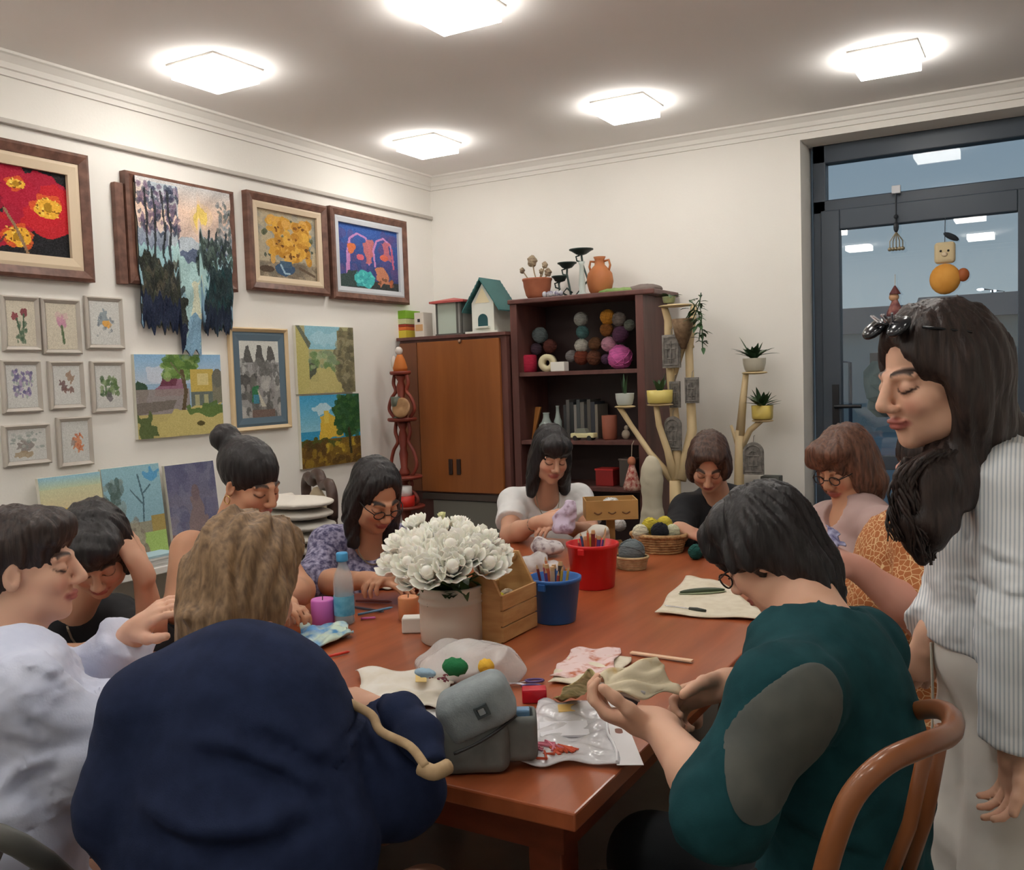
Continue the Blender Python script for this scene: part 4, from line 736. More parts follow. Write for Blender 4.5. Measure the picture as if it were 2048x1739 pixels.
a = ony(1170, 590, 4.88); lathe_thing('glass_vase', 'slim pale glass vase between candle stand and jug', 'vase', (a[0]-.012, 4.87, TP), [(.028, 0), (.03, .006), (.018, .02), (.02, .06), (.014, .12), (.012, .17), (.02, .19), (.017, .19), (.009, .17), (.012, .1), (.012, .03), (0, .02)], mat('pale_glass', (196, 206, 200), rough=.15, alpha=.8), 'vase_body')
a = ony(1186, 582, 4.9)
def jug_ex(t):
    for s_ in (-1, 1): MB().tube([(s_*.026, 0, .195), (s_*.058, 0, .2), (s_*.066, 0, .17), (s_*.055, 0, .135)], .007, 8).build('handle', M_jug, t, smooth=True)
lathe_thing('clay_jug', 'orange clay jug with two handles on the bookcase', 'jug', (a[0]+.01, 4.98, TP), [(.05, 0), (.066, .03), (.078, .08), (.072, .125), (.045, .16), (.03, .175), (.028, .205), (.036, .222), (.03, .222), (.022, .2), (.02, .15), (0, .14)], M_jug, 'jug_body', extra=jug_ex)
a = ony(1085, 598, 4.84); t = thing('glass_trinkets', 'small glass and metal trinkets beside the terracotta pot', 'ornament', (a[0], 4.83, TP))
for i in range(6): MB().ball((.02*i+.02, .01*(i % 2), .018), (.016, .014, .018), 8, 6).build('trinket', mat('trinket_glass', (120, 116, 140), (206, 206, 206), rough=.2, scale=40), t, smooth=True)
a = ony(1225, 588, 4.88); t = thing('green_cloth', 'folded green cloth lying on the right end of the bookcase', 'cloth', (a[0]+.01, 4.96, TP)); F = Field((-.16, -.12, -.01), (.16, .12, .08), [], .006, .006); F.ell((-.02, 0, .008), (.11, .09, .024), None, .02); F.ell((.07, 0, .008), (.06, .07, .018), None, .02); F.cut((0, 0, .001), (0, 0, -1)); F.disp(wrinkle(.004, 34)); F.mesh('folded_cloth', mat('green_fabric', (104, 132, 70), (126, 150, 92), rough=.9, scale=9), t)
a = ony(1290, 583, 4.9); t = thing('grey_bundle', 'grey-brown draped bundle on the bookcase corner', 'bundle', (a[0]-.03, 4.98, TP)); F = Field((-.16, -.12, -.01), (.16, .12, .08), [], .006, .006); F.ell((0, 0, .01), (.1, .09, .035), None, .02); F.cut((0, 0, .001), (0, 0, -1)); F.disp(wrinkle(.003, 30)); F.mesh('cloth', mat('grey_brown_cloth', (104, 92, 88), (120, 108, 102), rough=.9), t)
# yarn
YP = {}
def yarn(px, py, r, y, col, lab, z=None, grp='yarn balls in the bookcase', sq=1., name='yarn_ball', cat='yarn'):
    p = ony(px, py, y) if z is None else np.array([px, py, z]); t = thing(name, lab, cat, tuple(p), rz=rng.uniform(0, 6), group=grp); m = mat('yarn_%d_%d_%d' % col, tuple(int(c*.82) for c in col), col, rough=.95, scale=30, stretch=(1, 1, 4), bump=.6, bscale=60)
    MB().ball((0, 0, 0), (r, r, r*sq), 18, 12, disp=lambda d: .035*math.sin(22*d[0]+9*d[2])+.03*math.sin(19*d[1]-11*d[2])).build('wound_yarn', m, t, smooth=True)
    q = MB()
    for k in range(4):
        A = basis(rng.normal(size=3)); q.tube([(A[0]*math.cos(s_)+A[1]*math.sin(s_))*r*1.01*np.array([1, 1, sq])+A[2]*r*.1*math.sin(2*s_) for s_ in np.linspace(0, 2*math.pi, 15)], r*.05, 5)
    q.build('outer_strand', m, t, smooth=True); return t
yy = 4.98; k_ = .00296
for px, py, rp, c, lab in ((1163, 720-6, 15, (128, 60, 40), 'rust red yarn ball at the foot of the middle yarn stack'), (1163, 691, 14, (206, 204, 194), 'white yarn ball above the rust one in the middle stack'), (1165, 664, 13, (84, 124, 124), 'teal yarn ball in the middle stack of the bookcase'), (1162, 638, 14, (160, 160, 154), 'light grey yarn ball topping the middle stack'),
    (1188, 715, 15, (110, 66, 46), 'brown yarn ball left of the big pink ball'), (1190, 687, 13, (120, 84, 56), 'tan brown yarn ball beside the white yarn ball'), (1218, 688, 15, (214, 158, 178), 'pale pink yarn ball above the bright pink ball'), (1240, 714, 24, (226, 110, 182), 'big bright pink yarn ball on the upper shelf'), (1212, 718, 10, (92, 64, 92), 'small dark purple yarn ball below the pale pink one'),
    (1213, 659, 13, (150, 96, 44), 'ochre brown yarn ball under the mustard one'), (1215, 634, 15, (206, 140, 44), 'mustard yarn ball near the top right of the upper shelf'), (1241, 668, 16, (104, 66, 96), 'dull purple yarn ball at right of the upper shelf'), (1238, 638, 14, (132, 120, 112), 'taupe yarn ball right of the mustard ball'), (1259, 650, 11, (118, 124, 112), 'grey-green yarn ball at the right side panel'),
    (1080, 670, 16, (110, 122, 124), 'bluish grey yarn ball in the left stack'), (1100, 692, 14, (104, 56, 48), 'dark red-brown yarn ball behind the cream roll'), (1072, 698, 12, (90, 70, 84), 'dusky mauve yarn ball above the crimson roll'), (1143, 712, 12, (140, 136, 136), 'small grey yarn ball right of the white box')):
    yarn(px, py, rp*k_, yy, c, lab)
a = ony(1054, 738, 4.93); t = thing('yarn_roll', 'crimson yarn roll at the left of the upper shelf', 'yarn', (a[0], 4.93, s1)); MB().lathe([(.05, 0), (.062, .006), (.062, .1), (.05, .106)], n=22).build('roll', mat('crimson_yarn', (162, 26, 56), (186, 40, 70), rough=.9, scale=40, stretch=(1, 1, 4)), t, smooth=True)
a = ony(1096, 738, 4.9); t = thing('ribbon_roll', 'cream ring shaped ribbon roll on the upper shelf', 'ribbon', (a[0], 4.9, s1+.052)); MB().lathe([(.018, -.025), (.052, -.025), (.052, .025), (.018, .025), (.018, -.025)], n=24, ax=(0.2, -1, 0), cap=False).build('ring', mat('cream_ribbon', (206, 196, 160), rough=.8), t, smooth=2)
a = ony(1121, 738, 4.87); t = thing('box', 'small white box at the front of the upper shelf', 'box', (a[0], 4.86, s1)); MB().box((-.045, -.03, 0), (.045, .03, .055)).build('carton_body', mat('box_white', (226, 224, 216)), t, bevel=.003)
# second shelf: jars, books, toy car, clay cup
a = ony(1056, 878, 4.95); t = thing('wooden_board', 'orange-brown wooden board leaning in the bookcase, left of the jars', 'board', (a[0], 4.95, s2)); MB().box((-.05, -.01, 0), (.045, .01, .19), lambda v: np.array([v[0]+.12*v[2], v[1]+v[2]*.3, v[2]])).build('board', mat('board_orange', (176, 112, 50), (196, 134, 66), rough=.5, scale=4), t, bevel=.003)
BC = [(70, 74, 76), (112, 110, 108), (56, 60, 62), (150, 146, 140), (84, 90, 92), (120, 118, 112), (48, 50, 54), (100, 96, 90), (66, 70, 78), (132, 126, 116)]
BL = ['dark grey', 'mid grey', 'charcoal', 'pale grey', 'slate', 'stone grey', 'black', 'taupe', 'blue-grey', 'beige grey']
x_ = ony(1128, 870, 4.98)[0]
for i in range(10):
    th = .018+.008*(i*7 % 3)/2; h = .2+.03*((i*5) % 3)/2; t = thing('book', '%s book spine in the row on the second shelf, %s' % (BL[i], 'left half' if i < 5 else 'right half'), 'book', (x_, 4.98, s2+.0005), group='upright books on the second shelf')
    MB().box((0, 0, 0), (th, .15, h)).build('cover', mat('book_%d' % i, BC[i], rough=.5), t, bevel=.001); MB().box((.002, .002, .003), (th-.002, .152, h-.004)).build('pages', mat('pages', (210, 204, 190)), t); x_ += th+.001
M_jar = mat('jar_glass', (176, 188, 184), rough=.1, alpha=.55)
for px, h, r, lab in ((1097, .16, .045, 'round glass jar on the second shelf behind the fringe'), (1120, .20, .024, 'tall slim glass bottle left of the books')):
    a = ony(px, 878, 4.90); lathe_thing('glass_jar', lab, 'jar', (a[0], 4.88, s2), [(r*.8, 0), (r, .01), (r, h*.55), (r*.45, h*.72), (r*.4, h*.95), (r*.5, h), (r*.35, h), (r*.3, h*.9), (r*.9, h*.5), (r*.9, .02), (0, .015)], M_jar, 'glass_body')
a = ony(1168, 876, 4.85); t = thing('toy_car', 'small cream toy car on the second shelf', 'toy', (a[0], 4.85, s2))
MB().box((-.075, -.028, .014), (.075, .028, .042)).build('car_body', mat('toy_cream', (216, 208, 160), rough=.4), t, bevel=.006); MB().add([(-.045, -.024, .042), (.03, -.024, .042), (.015, -.022, .068), (-.035, -.022, .068), (-.045, .024, .042), (.03, .024, .042), (.015, .022, .068), (-.035, .022, .068)], [(0, 1, 2, 3), (4, 7, 6, 5), (3, 2, 6, 7), (0, 3, 7, 4), (1, 5, 6, 2)]).build('cabin', mat('toy_glass', (120, 122, 110), rough=.3), t)
for x in (-.045, .045):
    for y in (-.03, .024): MB().lathe([(.014, 0), (.014, .008)], (x, y, .014), 12, (0, 1, 0)).build('wheel', mat('toy_wheel', (30, 30, 30)), t)
a = ony(1217, 876, 4.88); lathe_thing('clay_cup', 'tall reddish clay tumbler at the right of the second shelf', 'cup', (a[0], 4.9, s2), [(.036, 0), (.042, .01), (.045, .14), (.04, .14), (.036, .02), (0, .02)], mat('clay_red', (132, 74, 56), (148, 86, 66), rough=.7), 'cup_body')
a = ony(1245, 876, 4.88); t = thing('small_figurine', 'small pale shell-like figurine next to the clay tumbler', 'figurine', (a[0], 4.93, s2)); MB().ball((0, 0, .028), (.026, .02, .028), 10, 8).ball((.004, 0, .066), (.014, .013, .015), 10, 8).build('figure_body', mat('figurine_pale', (176, 164, 146)), t, smooth=True)
for px, py, w_, h_, c, nm, lab in ((1213, 968, .11, .07, (150, 40, 40), 'tin', 'red tin box on the third shelf'), (1260, 990, .1, .1, (84, 76, 72), 'box', 'grey-brown box right of the red tin')):
    a = ony(px, py, 4.9); t = thing(nm, lab, nm, (a[0], 4.92, .86)); MB().box((-w_/2, -.05, 0), (w_/2, .05, h_+(.02 if c[0] > 100 else .05))).build('tin_body', mat('%s_%d' % (nm, px), c, rough=.4), t, bevel=.004); MB().box((-w_/2-.003, -.053, h_+(.02 if c[0] > 100 else .05)), (w_/2+.003, .053, h_+(.03 if c[0] > 100 else .06))).build('lid', mat('lid_%d' % px, tuple(min(255, int(q*1.3)) for q in c), rough=.4), t)
# carved stand in the corner
M_red = mat('red_carved_wood', (112, 44, 34), (138, 62, 46), rough=.45, scale=6); ex = onx(798, 850, -3.36)
ex = ony(797, 850, 4.52); t = thing('corner_stand', 'narrow red-brown carved wooden stand in the room corner', 'stand', (ex[0], 4.56, 0)); Z1, Z2, Z3 = ony(790, 742, 4.5)[2], ony(790, 836, 4.5)[2], ony(790, 952, 4.5)[2]; Z4 = ony(790, 1012, 4.5)[2]
for z, r in ((Z1, .065), (Z2, .09), (Z3, .11), (Z4, .12), (.12, .13)): MB().lathe([(r*.9, -.022), (r, -.014), (r, -.004), (r*.95, 0)], (0, 0, z), 24).build('shelf', M_red, t, smooth=2)
for a_, b2 in ((Z2, Z1-.022), (Z3, Z2-.022), (Z4, Z3-.022), (.12, Z4-.022), (0, .098)):
    h = b2-a_; MB().lathe([(.03, 0), (.035, h*.06), (.02, h*.15), (.028, h*.4), (.02, h*.5), (.03, h*.7), (.018, h*.85), (.034, h*.96), (.03, h)], (0, 0, a_), 12).build('column', M_red, t, smooth=True)
    if a_ > .5:
        for s_ in (-1, 1): MB().tube(smoothp([(s_*.06, 0, a_+.002), (s_*.095, 0, a_+h*.2), (s_*.075, 0, a_+h*.45), (s_*.04, 0, a_+h*.62), (s_*.055, 0, a_+h*.8), (s_*.045, 0, a_+h)]), .011, 8).build('scroll', M_red, t, smooth=True)
t = thing('figurine', 'small white headed figurine with orange cloak atop the corner stand', 'figurine', (ex[0], 4.56, Z1)); MB().lathe([(.042, 0), (.045, .02), (.03, .07), (.016, .1)], n=14).build('cloak', mat('cloak_orange', (190, 108, 44), rough=.7), t, smooth=True); MB().ball((-.005, 0, .122), (.024, .024, .026), 12, 8).build('head', mat('figurine_white', (214, 204, 196)), t, smooth=True); MB().ball((-.035, -.01, .05), (.02, .02, .045), 10, 8).build('arm', MATS['figurine_white'], t, smooth=True)
t = thing('glass_goblet', 'dark glass goblet on the second tier of the corner stand', 'goblet', (ex[0]+.0, 4.5, Z2)); MB().lathe([(.02, 0), (.02, .005), (.006, .012), (.008, .05), (.026, .075), (.03, .13), (.026, .13), (.02, .08), (0, .06)], n=16).build('goblet_body', mat('dark_glass', (92, 96, 84), rough=.15), t, smooth=True)
t = thing('carved_plate', 'round tan carved plate leaning on the corner stand', 'plate', (ex[0]+.05, 4.49, Z2+.062)); MB().lathe([(.06, 0), (.062, .006), (.05, .01), (.02, .006), (0, .008)], n=24, ax=(.1, -1, .25)).build('plate_body', mat('plate_tan', (140, 100, 64), (176, 138, 100), rough=.5, scale=14), t, smooth=2)
t = thing('red_tub', 'red tub with white lid on the lowest visible tier of the corner stand', 'tub', (ex[0]+.03, 4.52, Z4)); MB().lathe([(.05, 0), (.055, .005), (.058, .065)], n=20).build('tub_body', mat('tub_red', (196, 44, 34), rough=.4), t, smooth=2); MB().lathe([(.042, .065), (.042, .12), (.03, .126)], n=20).build('lid', mat('lid_white', (226, 224, 222), rough=.4), t, smooth=2)
# carved armchair and folded cloths
c_ = onx(636, 960, -2.98); t = thing('carved_armchair', 'old chair with carved dark wooden crest and beige upholstery behind purple top', 'armchair', (-2.98, c_[1]+.0, 0), rz=-.6)
M_cv = mat('carved_dark', (62, 46, 40), (80, 60, 52), rough=.45, scale=20)
MB().tube(smoothp([(-.24, 0, .9), (-.25, 0, 1.0), (-.2, 0, 1.05), (-.1, 0, 1.035), (-.04, 0, 1.075), (.04, 0, 1.075), (.1, 0, 1.035), (.2, 0, 1.05), (.25, 0, 1.0), (.24, 0, .9)], 4), .026, 8).build('crest', M_cv, t, smooth=True)
MB().ball((0, -.005, .8), (.21, .04, .22), 16, 10).build('backrest', mat('beige_upholstery', (176, 160, 134), rough=.9), t, smooth=True); MB().box((-.25, -.5, .42), (.25, .0, .5)).build('seat', MATS['beige_upholstery'], t, bevel=.02)
for x in (-.24, .24):
    for y in (-.47, 0): MB().tube([(x, y, 0), (x, y, .42 if y else .92)], .022, 8).build('leg', M_cv, t)
s_ = onx(592, 1000, -2.86); t0 = thing('side_stool', 'small wooden stool carrying the pile of folded cloths', 'stool', (s_[0], s_[1], 0)); MB().box((-.19, -.16, .62), (.19, .16, .66)).build('seat', M_cv, t0, bevel=.004)
for x in (-.16, .16):
    for y in (-.13, .13): MB().box((x-.015, y-.015, 0), (x+.015, y+.015, .62)).build('leg', M_cv, t0)
zz = .661; top = onx(592, 992, -2.86)[2]; n_ = 7; hh = (top-zz)/n_
FL = ['topmost', 'second from top', 'third from top', 'middle', 'third from bottom', 'second from bottom', 'lowest']
for i in range(n_):
    t = thing('folded_cloth', 'white folded cloth, %s of the pile behind the light-brown head' % FL[n_-1-i], 'cloth', (s_[0]+rng.uniform(-.01, .01), s_[1], zz+hh*i), group='pile of folded cloths')
    F = Field((-.23, -.2, -.01), (.23, .2, .09), [], .008, .008)
    F.cone((-.15, -.12, hh/2), (-.15, .12, hh/2), hh*.48, hh*.48, .01); F.ell((0, 0, hh/2), (.175, .145, hh*.5), None, .02); F.disp(wrinkle(.003, 30, i)); F.cut((0, 0, .001), (0, 0, -1)); F.cut((0, 0, hh-.001), (0, 0, 1)); F.mesh('cloth', mat('cloth_white_%d' % (i % 3), [(220, 214, 204), (190, 186, 178), (206, 200, 190)][i % 3], rough=.9), t)
# ------------------------------------------------------------------ branch stands with plants by the back wall
M_br = mat('peeled_branch', (196, 172, 128), (216, 194, 154), rough=.7, scale=8, stretch=(1, 1, .4)); M_pl = mat('stone_plaque', (104, 100, 96), (140, 136, 130), rough=.8, scale=40, bump=.6, bscale=60)
def br(mb, pts, rs, y): mb.tube([ony(px, py, y+(dy if isinstance(dy, float) else 0)) for px, py, dy in pts], rs, 8)
BRY = 4.72; base = ony(1355, 1010, BRY); t = thing('branch_stand', 'tall pale branch stand with plant ledges beside the bookcase', 'plant stand', (base[0], BRY, 0)); o = np.array(t.location)
g0 = (base[0], BRY, .03); m_ = MB(); m_.tube([g0, ony(1352, 1060, BRY), ony(1350, 960, BRY)], [.03, .035, .032], 8); m_.build('trunk', M_br, t, smooth=True, sub=o)
for pts, rs in (([(1350, 965, 0), (1300, 905, 0), (1262, 850, 0), (1238, 812, 0)], [.026, .017, .015, .017]), ([(1350, 965, 0), (1335, 900, 0), (1318, 850, 0), (1312, 808, 0)], [.028, .02, .018, .016]), ([(1356, 960, 0), (1352, 860, .1), (1342, 760, .12), (1338, 700, .12), (1336, 640, .12), (1328, 612, .12)], [.03, .026, .024, .026, .022, .018]), ([(1362, 960, .0), (1384, 860, .1), (1380, 760, .12), (1378, 700, .12), (1384, 650, .12), (1388, 608, .12)], [.03, .028, .024, .022, .02, .018]), ([(1346, 760, .12), (1366, 700, .12), (1386, 690, .12)], [.014, .012, .014])):
    mb = MB(); br(mb, pts, rs, BRY); mb.build('branch', M_br, t, smooth=True, sub=o)
MB().lathe([(.16, 0), (.17, .01), (.17, .03), (.15, .035)], (base[0], BRY, 0), 20).build('foot', M_br, t, sub=o)
def ledge(px, py, y, w, t): p = ony(px, py, y); MB().ball((p[0], p[1], p[2]-.008), (w, w*.7, .009), 16, 6).build('ledge', M_br, t, smooth=True, sub=np.array(t.location)); return p
l1 = ledge(1250, 810, BRY, .062, t); l2 = ledge(1320, 806, BRY, .075, t); l3 = ledge(1352, 608, BRY+.12, .1, t)
B2 = 5.02; b2 = ony(1480, 960, B2); t2 = thing('branch_stand', 'forked pale branch stand with two plants near the glass door', 'plant stand', (b2[0], B2, 0)); o2 = np.array(t2.location)
MB().tube([(b2[0], B2, .03), ony(1478, 960, B2), ony(1480, 860, B2)], [.03, .028, .026], 8).build('trunk', M_br, t2, smooth=True, sub=o2)
for pts, rs in (([(1480, 870, 0), (1486, 800, 0), (1492, 745, 0)], [.026, .02, .016]), ([(1480, 900, 0), (1500, 860, 0), (1526, 838, 0)], [.02, .016, .014]), ([(1478, 900, 0), (1462, 850, 0)], [.014, .008])):
    mb = MB(); br(mb, pts, rs, B2); mb.build('branch', M_br, t2, smooth=True, sub=o2)
MB().lathe([(.15, 0), (.16, .01), (.16, .03), (.14, .035)], (b2[0], B2, 0), 20).build('foot', M_br, t2, sub=o2)
l4 = ledge(1509, 742, B2, .072, t2); l5 = ledge(1525, 838, B2, .06, t2)
M_lf = mat('leaf_green', (40, 66, 42), (66, 98, 60), rough=.5, scale=8); M_soil = mat('soil', (54, 44, 38), rough=1)
def leaf(base, d, L, w, droop=.3, up=(0, 0, 1)):
    d = _n(np.array(d, float)); s = _n(np.cross(d, up)+1e-6); n = np.cross(s, d); mb = []; pts = []
    for i, f in enumerate((0, .3, .6, .85, 1)):
        c = np.array(base)+d*L*f-np.array([0, 0, 1])*droop*L*f*f; ww = w*(.35, 1, .9, .45, .03)[i]; pts += [c-s*ww+n*ww*.25, c, c+s*ww+n*ww*.25]
    return pts, [(i*3+j, i*3+j+1, i*3+j+4, i*3+j+3) for i in range(4) for j in range(2)]
def potted(label, p, r, h, col, leaves, shape='cup', cat='potted plant', mat_lf=None):
    t = thing('potted_plant', label, cat, tuple(p)); m = mat('pot_%d_%d_%d' % col, col, rough=.35)
    prof = [(r*.7, 0), (r*.85, h*.1), (r, h*.6), (r*1.02, h*.95), (r*1.04, h), (r*.94, h), (r*.9, h*.8), (0, h*.78)] if shape == 'cup' else [(r*.85, 0), (r*.95, h*.1), (r, h), (r*.93, h), (r*.9, h*.85), (0, h*.84)]
    MB().lathe(prof, n=24).build('pot', m, t, smooth=True); MB().lathe([(r*.9, h*.8), (r*.5, h*.86), (0, h*.88)], n=16, cap=False).build('soil', M_soil, t)
    for (az, el, L, w, dr, hb_) in leaves:
        a, e = math.radians(az), math.radians(el); q = leaf((.01*math.cos(a), .01*math.sin(a), h*.85+hb_), (math.cos(a)*math.cos(e), math.sin(a)*math.cos(e), math.sin(e)), L, w, dr); MB().add(*q).build('leaf', mat_lf or M_lf, t, smooth=True)
    return t
R_ = lambda n, el, L, w, dr, hb=0: [(360*i/n+rng.uniform(-20, 20), el+rng.uniform(-15, 12), L*rng.uniform(.7, 1.15), w, dr, hb*rng.uniform(0, 1)) for i in range(n)]
potted('small white round pot with thin cactus-like shoots on the left branch ledge', l1, .05, .065, (206, 212, 206), [(0, 86, .11, .008, 0, 0), (120, 80, .12, .008, 0, 0), (200, 84, .1, .008, 0, 0), (300, 72, .09, .008, 0, 0)])
potted('yellow bowl pot with small upright green plant on the branch ledge', l2, .07, .07, (214, 196, 110), R_(9, 68, .1, .014, .05), 'bowl')
potted('pale pot with spiky fern on the upper ledge near the glass door', l4, .06, .07, (206, 202, 184), R_(18, 32, .12, .013, .2, .03)+[(170, 60, .15, .010, 0, 0)]+R_(10, 62, .1, .014, .1))
potted('yellow pot with star shaped succulent on the lower ledge near the glass door', l5, .058, .075, (220, 196, 104), R_(16, 30, .11, .014, .1, .02)+R_(7, 68, .11, .015, 0), 'bowl')
potted('small low plant pot on the left end of the top branch ledge', ony(1338, 606, BRY+.12), .035, .035, (150, 160, 120), R_(14, 25, .07, .014, .3))
hpn = thing('hanging_planter', 'brown cone basket hung on the tall branch stand, long trailing green vine', 'hanging plant', tuple(ony(1366, 660, BRY+.06))); MB().lathe([(.012, -.1), (.045, -.02), (.06, .06), (.05, .06), (.03, -.01), (0, -.02)], n=18).build('cone_basket', mat('woven_brown', (104, 82, 60), (130, 106, 80), rough=.8, scale=50), hpn, smooth=True)
MB().lathe([(.042, .04), (.0, .05)], n=12).build('soil', M_soil, hpn)
for px0, py0, px1, py1, n_ in ((1385, 640, 1402, 585, 9), (1392, 610, 1405, 700, 22), (1398, 600, 1398, 680, 18), (1388, 625, 1378, 600, 5)):
    mb = MB(); a0, a1 = ony(px0, py0, BRY+.02), ony(px1, py1, BRY+.0); oo = np.array(hpn.location); mb.tube([(0, 0, .04), a0-oo, (a0+a1)/2-oo+np.array([.015, 0, .01]), a1-oo], .003, 5)
    for i in range(n_):
        f = i/n_; c = (a0*(1-f)+a1*f)-oo+rng.normal(0, .008, 3); az = rng.uniform(0, 2*math.pi); mb.add(*leaf(c, (math.cos(az), math.sin(az), rng.uniform(-.4, .4)), .055*rng.uniform(.7, 1.1), .011, .3))
    mb.build('vine', M_lf, hpn, smooth=True)
def plaque(label, px0, py0, px1, py1, y, round_=0, th=.014):
    a, b = ony(px0, py1, y), ony(px1, py0, y); hx, hz = abs(b[0]-a[0])/2, abs(b[2]-a[2])/2; t = thing('stone_plaque', label, 'plaque', ((a[0]+b[0])/2, y, (a[2]+b[2])/2), group='carved grey plaques')
    pts = [(-hx, -hz), (hx, -hz)]+([(hx, hz), (-hx, hz)] if not round_ else [(hx*math.cos(q), hz-hx+hx*math.sin(q)) for q in np.linspace(0, math.pi, 12)]); n = len(pts)
    MB().add([(x, -th/2, z) for x, z in pts]+[(x, th/2, z) for x, z in pts], [tuple(range(n)), tuple(range(n, 2*n))[::-1]]+[(i, n+i, n+(i+1) % n, (i+1) % n) for i in range(n)]).build('slab', M_pl, t)
    k = MB(); f = -th/2-.003
    for s_ in (.82, .45): k.tube([(x*s_, f, z*s_) for x, z in pts+pts[:1]], .0035, 5)
    k.tube([(0, f, -hz*.7), (0, f, hz*.6)], .004, 5).tube([(-hx*.6, f, hz*.15), (hx*.6, f, hz*.15)], .004, 5).build('carving', M_pl, t); MB().tube([(0, 0, hz-.004), (0, .01, hz+.03), (0, .03, hz+.035)], .002, 5).build('loop', M_pl, t); return t
plaque('light grey rectangular carved plaque on the tall branch, under the cone basket', 1326, 668, 1360, 736, BRY+.07); plaque('grey carved plaque on the right branch, below the vine', 1371, 754, 1397, 806, BRY+.07); plaque('pale carved plaque behind the yellow bowl pot', 1340, 762, 1360, 815, BRY+.07); plaque('round topped greenish grey plaque on the tall branch', 1330, 832, 1362, 900, BRY+.03, 1); plaque('arched grey carved plaque leaning low by the forked branch', 1487, 884, 1527, 948, B2-.1, 1)
p_ = ony(1545, 950, B2); MB_ = thing('stone_block', 'small dark grey block behind the black-topped person', 'block', (p_[0], B2-.02, 0)); MB().box((-.05, -.04, 0), (.05, .04, p_[2])).build('post', mat('grey_stone', (88, 90, 86), rough=.8), MB_, bevel=.004)
for px, py, sc_, lab, c1, c2 in ((1263, 940, 1., 'small red patterned cloth doll hanging at the bookcase side', (150, 52, 48), (206, 176, 160)),):
    a = ony(px, py, 4.74); t = thing('cloth_doll', lab, 'doll', (a[0], 4.745, a[2])); MB().lathe([(.045, -.11), (.05, -.09), (.03, -.02), (.014, .03)], n=14).build('dress', mat('doll_dress', c1, c2, rough=.9, scale=50), t, smooth=True); MB().ball((0, 0, .05), (.024, .022, .026), 10, 8).build('head', mat('doll_head', (190, 120, 90)), t, smooth=True); MB().tube([(0, 0, .07), (0, .01, .14), (0, .04, .16)], .002, 5).build('string', mat('string', (200, 190, 170)), t)
a = ony(1330, 1000, 4.6); t = thing('cushion', 'cream cushion leaning against the bookcase beside the branch stand', 'cushion', (a[0]-.02, 4.47, 0)); F = Field((-.15, -.12, .3), (.15, .12, 1.2), [], .01, .01); F.ell((0, 0, .95), (.06, .05, .13), None, .02); F.ell((0, 0, .6), (.075, .07, .3), None, .04); F.disp(wrinkle(.004, 20)); F.mesh('cushion_body', mat('cream_cloth', (196, 188, 166), rough=.9), t)
MB().lathe([(.08, 0), (.08, .32), (.06, .34)], n=16).build('base', M_br, t)
# ------------------------------------------------------------------ hangings on the door glass
yd = YD-.04; a = ony(1793, 380, YD-.02); t = thing('wind_chime', 'dark chain wind chime with small bells hanging from a white hook on the door', 'wind chime', (a[0], YD-.035, a[2])); z1 = ony(1793, 500, yd)[2]-a[2]
MB().box((-.022, -.006, -.02), (.022, .014, .022)).build('hook', mat('hook_white', (206, 208, 214), rough=.4), t, bevel=.003); MB().tube([(0, -.01, -.02), (0, -.01, z1*.7)], .004, 6).ball((0, -.01, z1*.45), .012, 8, 6).ball((0, -.01, z1*.62), (.014, .014, .03), 8, 6).build('chain', mat('chain_dark', (30, 36, 44), rough=.4), t)
for i in range(5): x = (i-2)*.016; MB().tube([(0, -.01, z1*.7), (x, -.01, z1*.85), (x, -.01, z1*.95)], .003, 5).ball((x, -.01, z1*.98), .011, 8, 6).build('bell', mat('bell_brass', (150, 140, 116), metal=.6, rough=.35), t)
a = ony(1890, 548, yd); t = thing('hanging_doll', 'hanging doll with cream head and round orange body on the door glass', 'doll', tuple(a))
MB().ball((0, 0, -.025), (.075, .04, .08), 16, 10).build('body', mat('doll_orange', (206, 140, 50), (222, 160, 74), rough=.8, scale=9), t, smooth=True); MB().box((-.05, -.02, .055), (.05, .02, .165)).build('head', mat('doll_cream', (206, 188, 150), rough=.8), t, bevel=.018, seg=3)
MB().ball((.085, 0, -.01), (.03, .02, .035), 10, 8).build('hand', mat('doll_rust', (166, 90, 44)), t, smooth=True); MB().ball((0, -.02, .1), (.016, .012, .012), 8, 6).build('nose', mat('nose_pink', (226, 206, 176)), t, smooth=True)
for x in (-.018, .018): MB().ball((x, -.021, .118), (.006, .004, .006), 8, 6).build('eye', mat('bead_black', (20, 20, 22)), t)
MB().ball((.03, 0, .19), (.045, .012, .016), 10, 6, R=np.array(facing(0, 0, 25))).tube([(0, .0, .165), (.0, .01, .24), (0, .03, .32)], .002, 5).build('hair_tuft', mat('tuft_dark', (44, 50, 58)), t)
a = ony(1790, 605, yd); t = thing('hanging_doll', 'small hanging doll in dark red dress above the sunglasses', 'doll', tuple(a)); MB().lathe([(.045, -.07), (.042, -.05), (.02, .0), (.012, .02)], n=14).build('dress', mat('doll_dark_red', (112, 62, 66), (160, 110, 100), rough=.8, scale=40), t, smooth=True); MB().ball((-.005, 0, .03), (.026, .022, .024), 10, 8).build('head', mat('doll_face', (206, 160, 124)), t, smooth=True); MB().lathe([(.03, .045), (.022, .06), (.004, .09)], n=12).build('hat', mat('hat_red', (100, 50, 50)), t); MB().tube([(0, 0, .08), (0, .01, .15)], .002, 5).build('string', MATS['string'], t)
for s_ in (-1, 1): MB().ball((s_*.02-.01, -.01, -.09), (.02, .014, .012), 8, 6).build('foot', mat('foot_white', (206, 206, 200)), t)
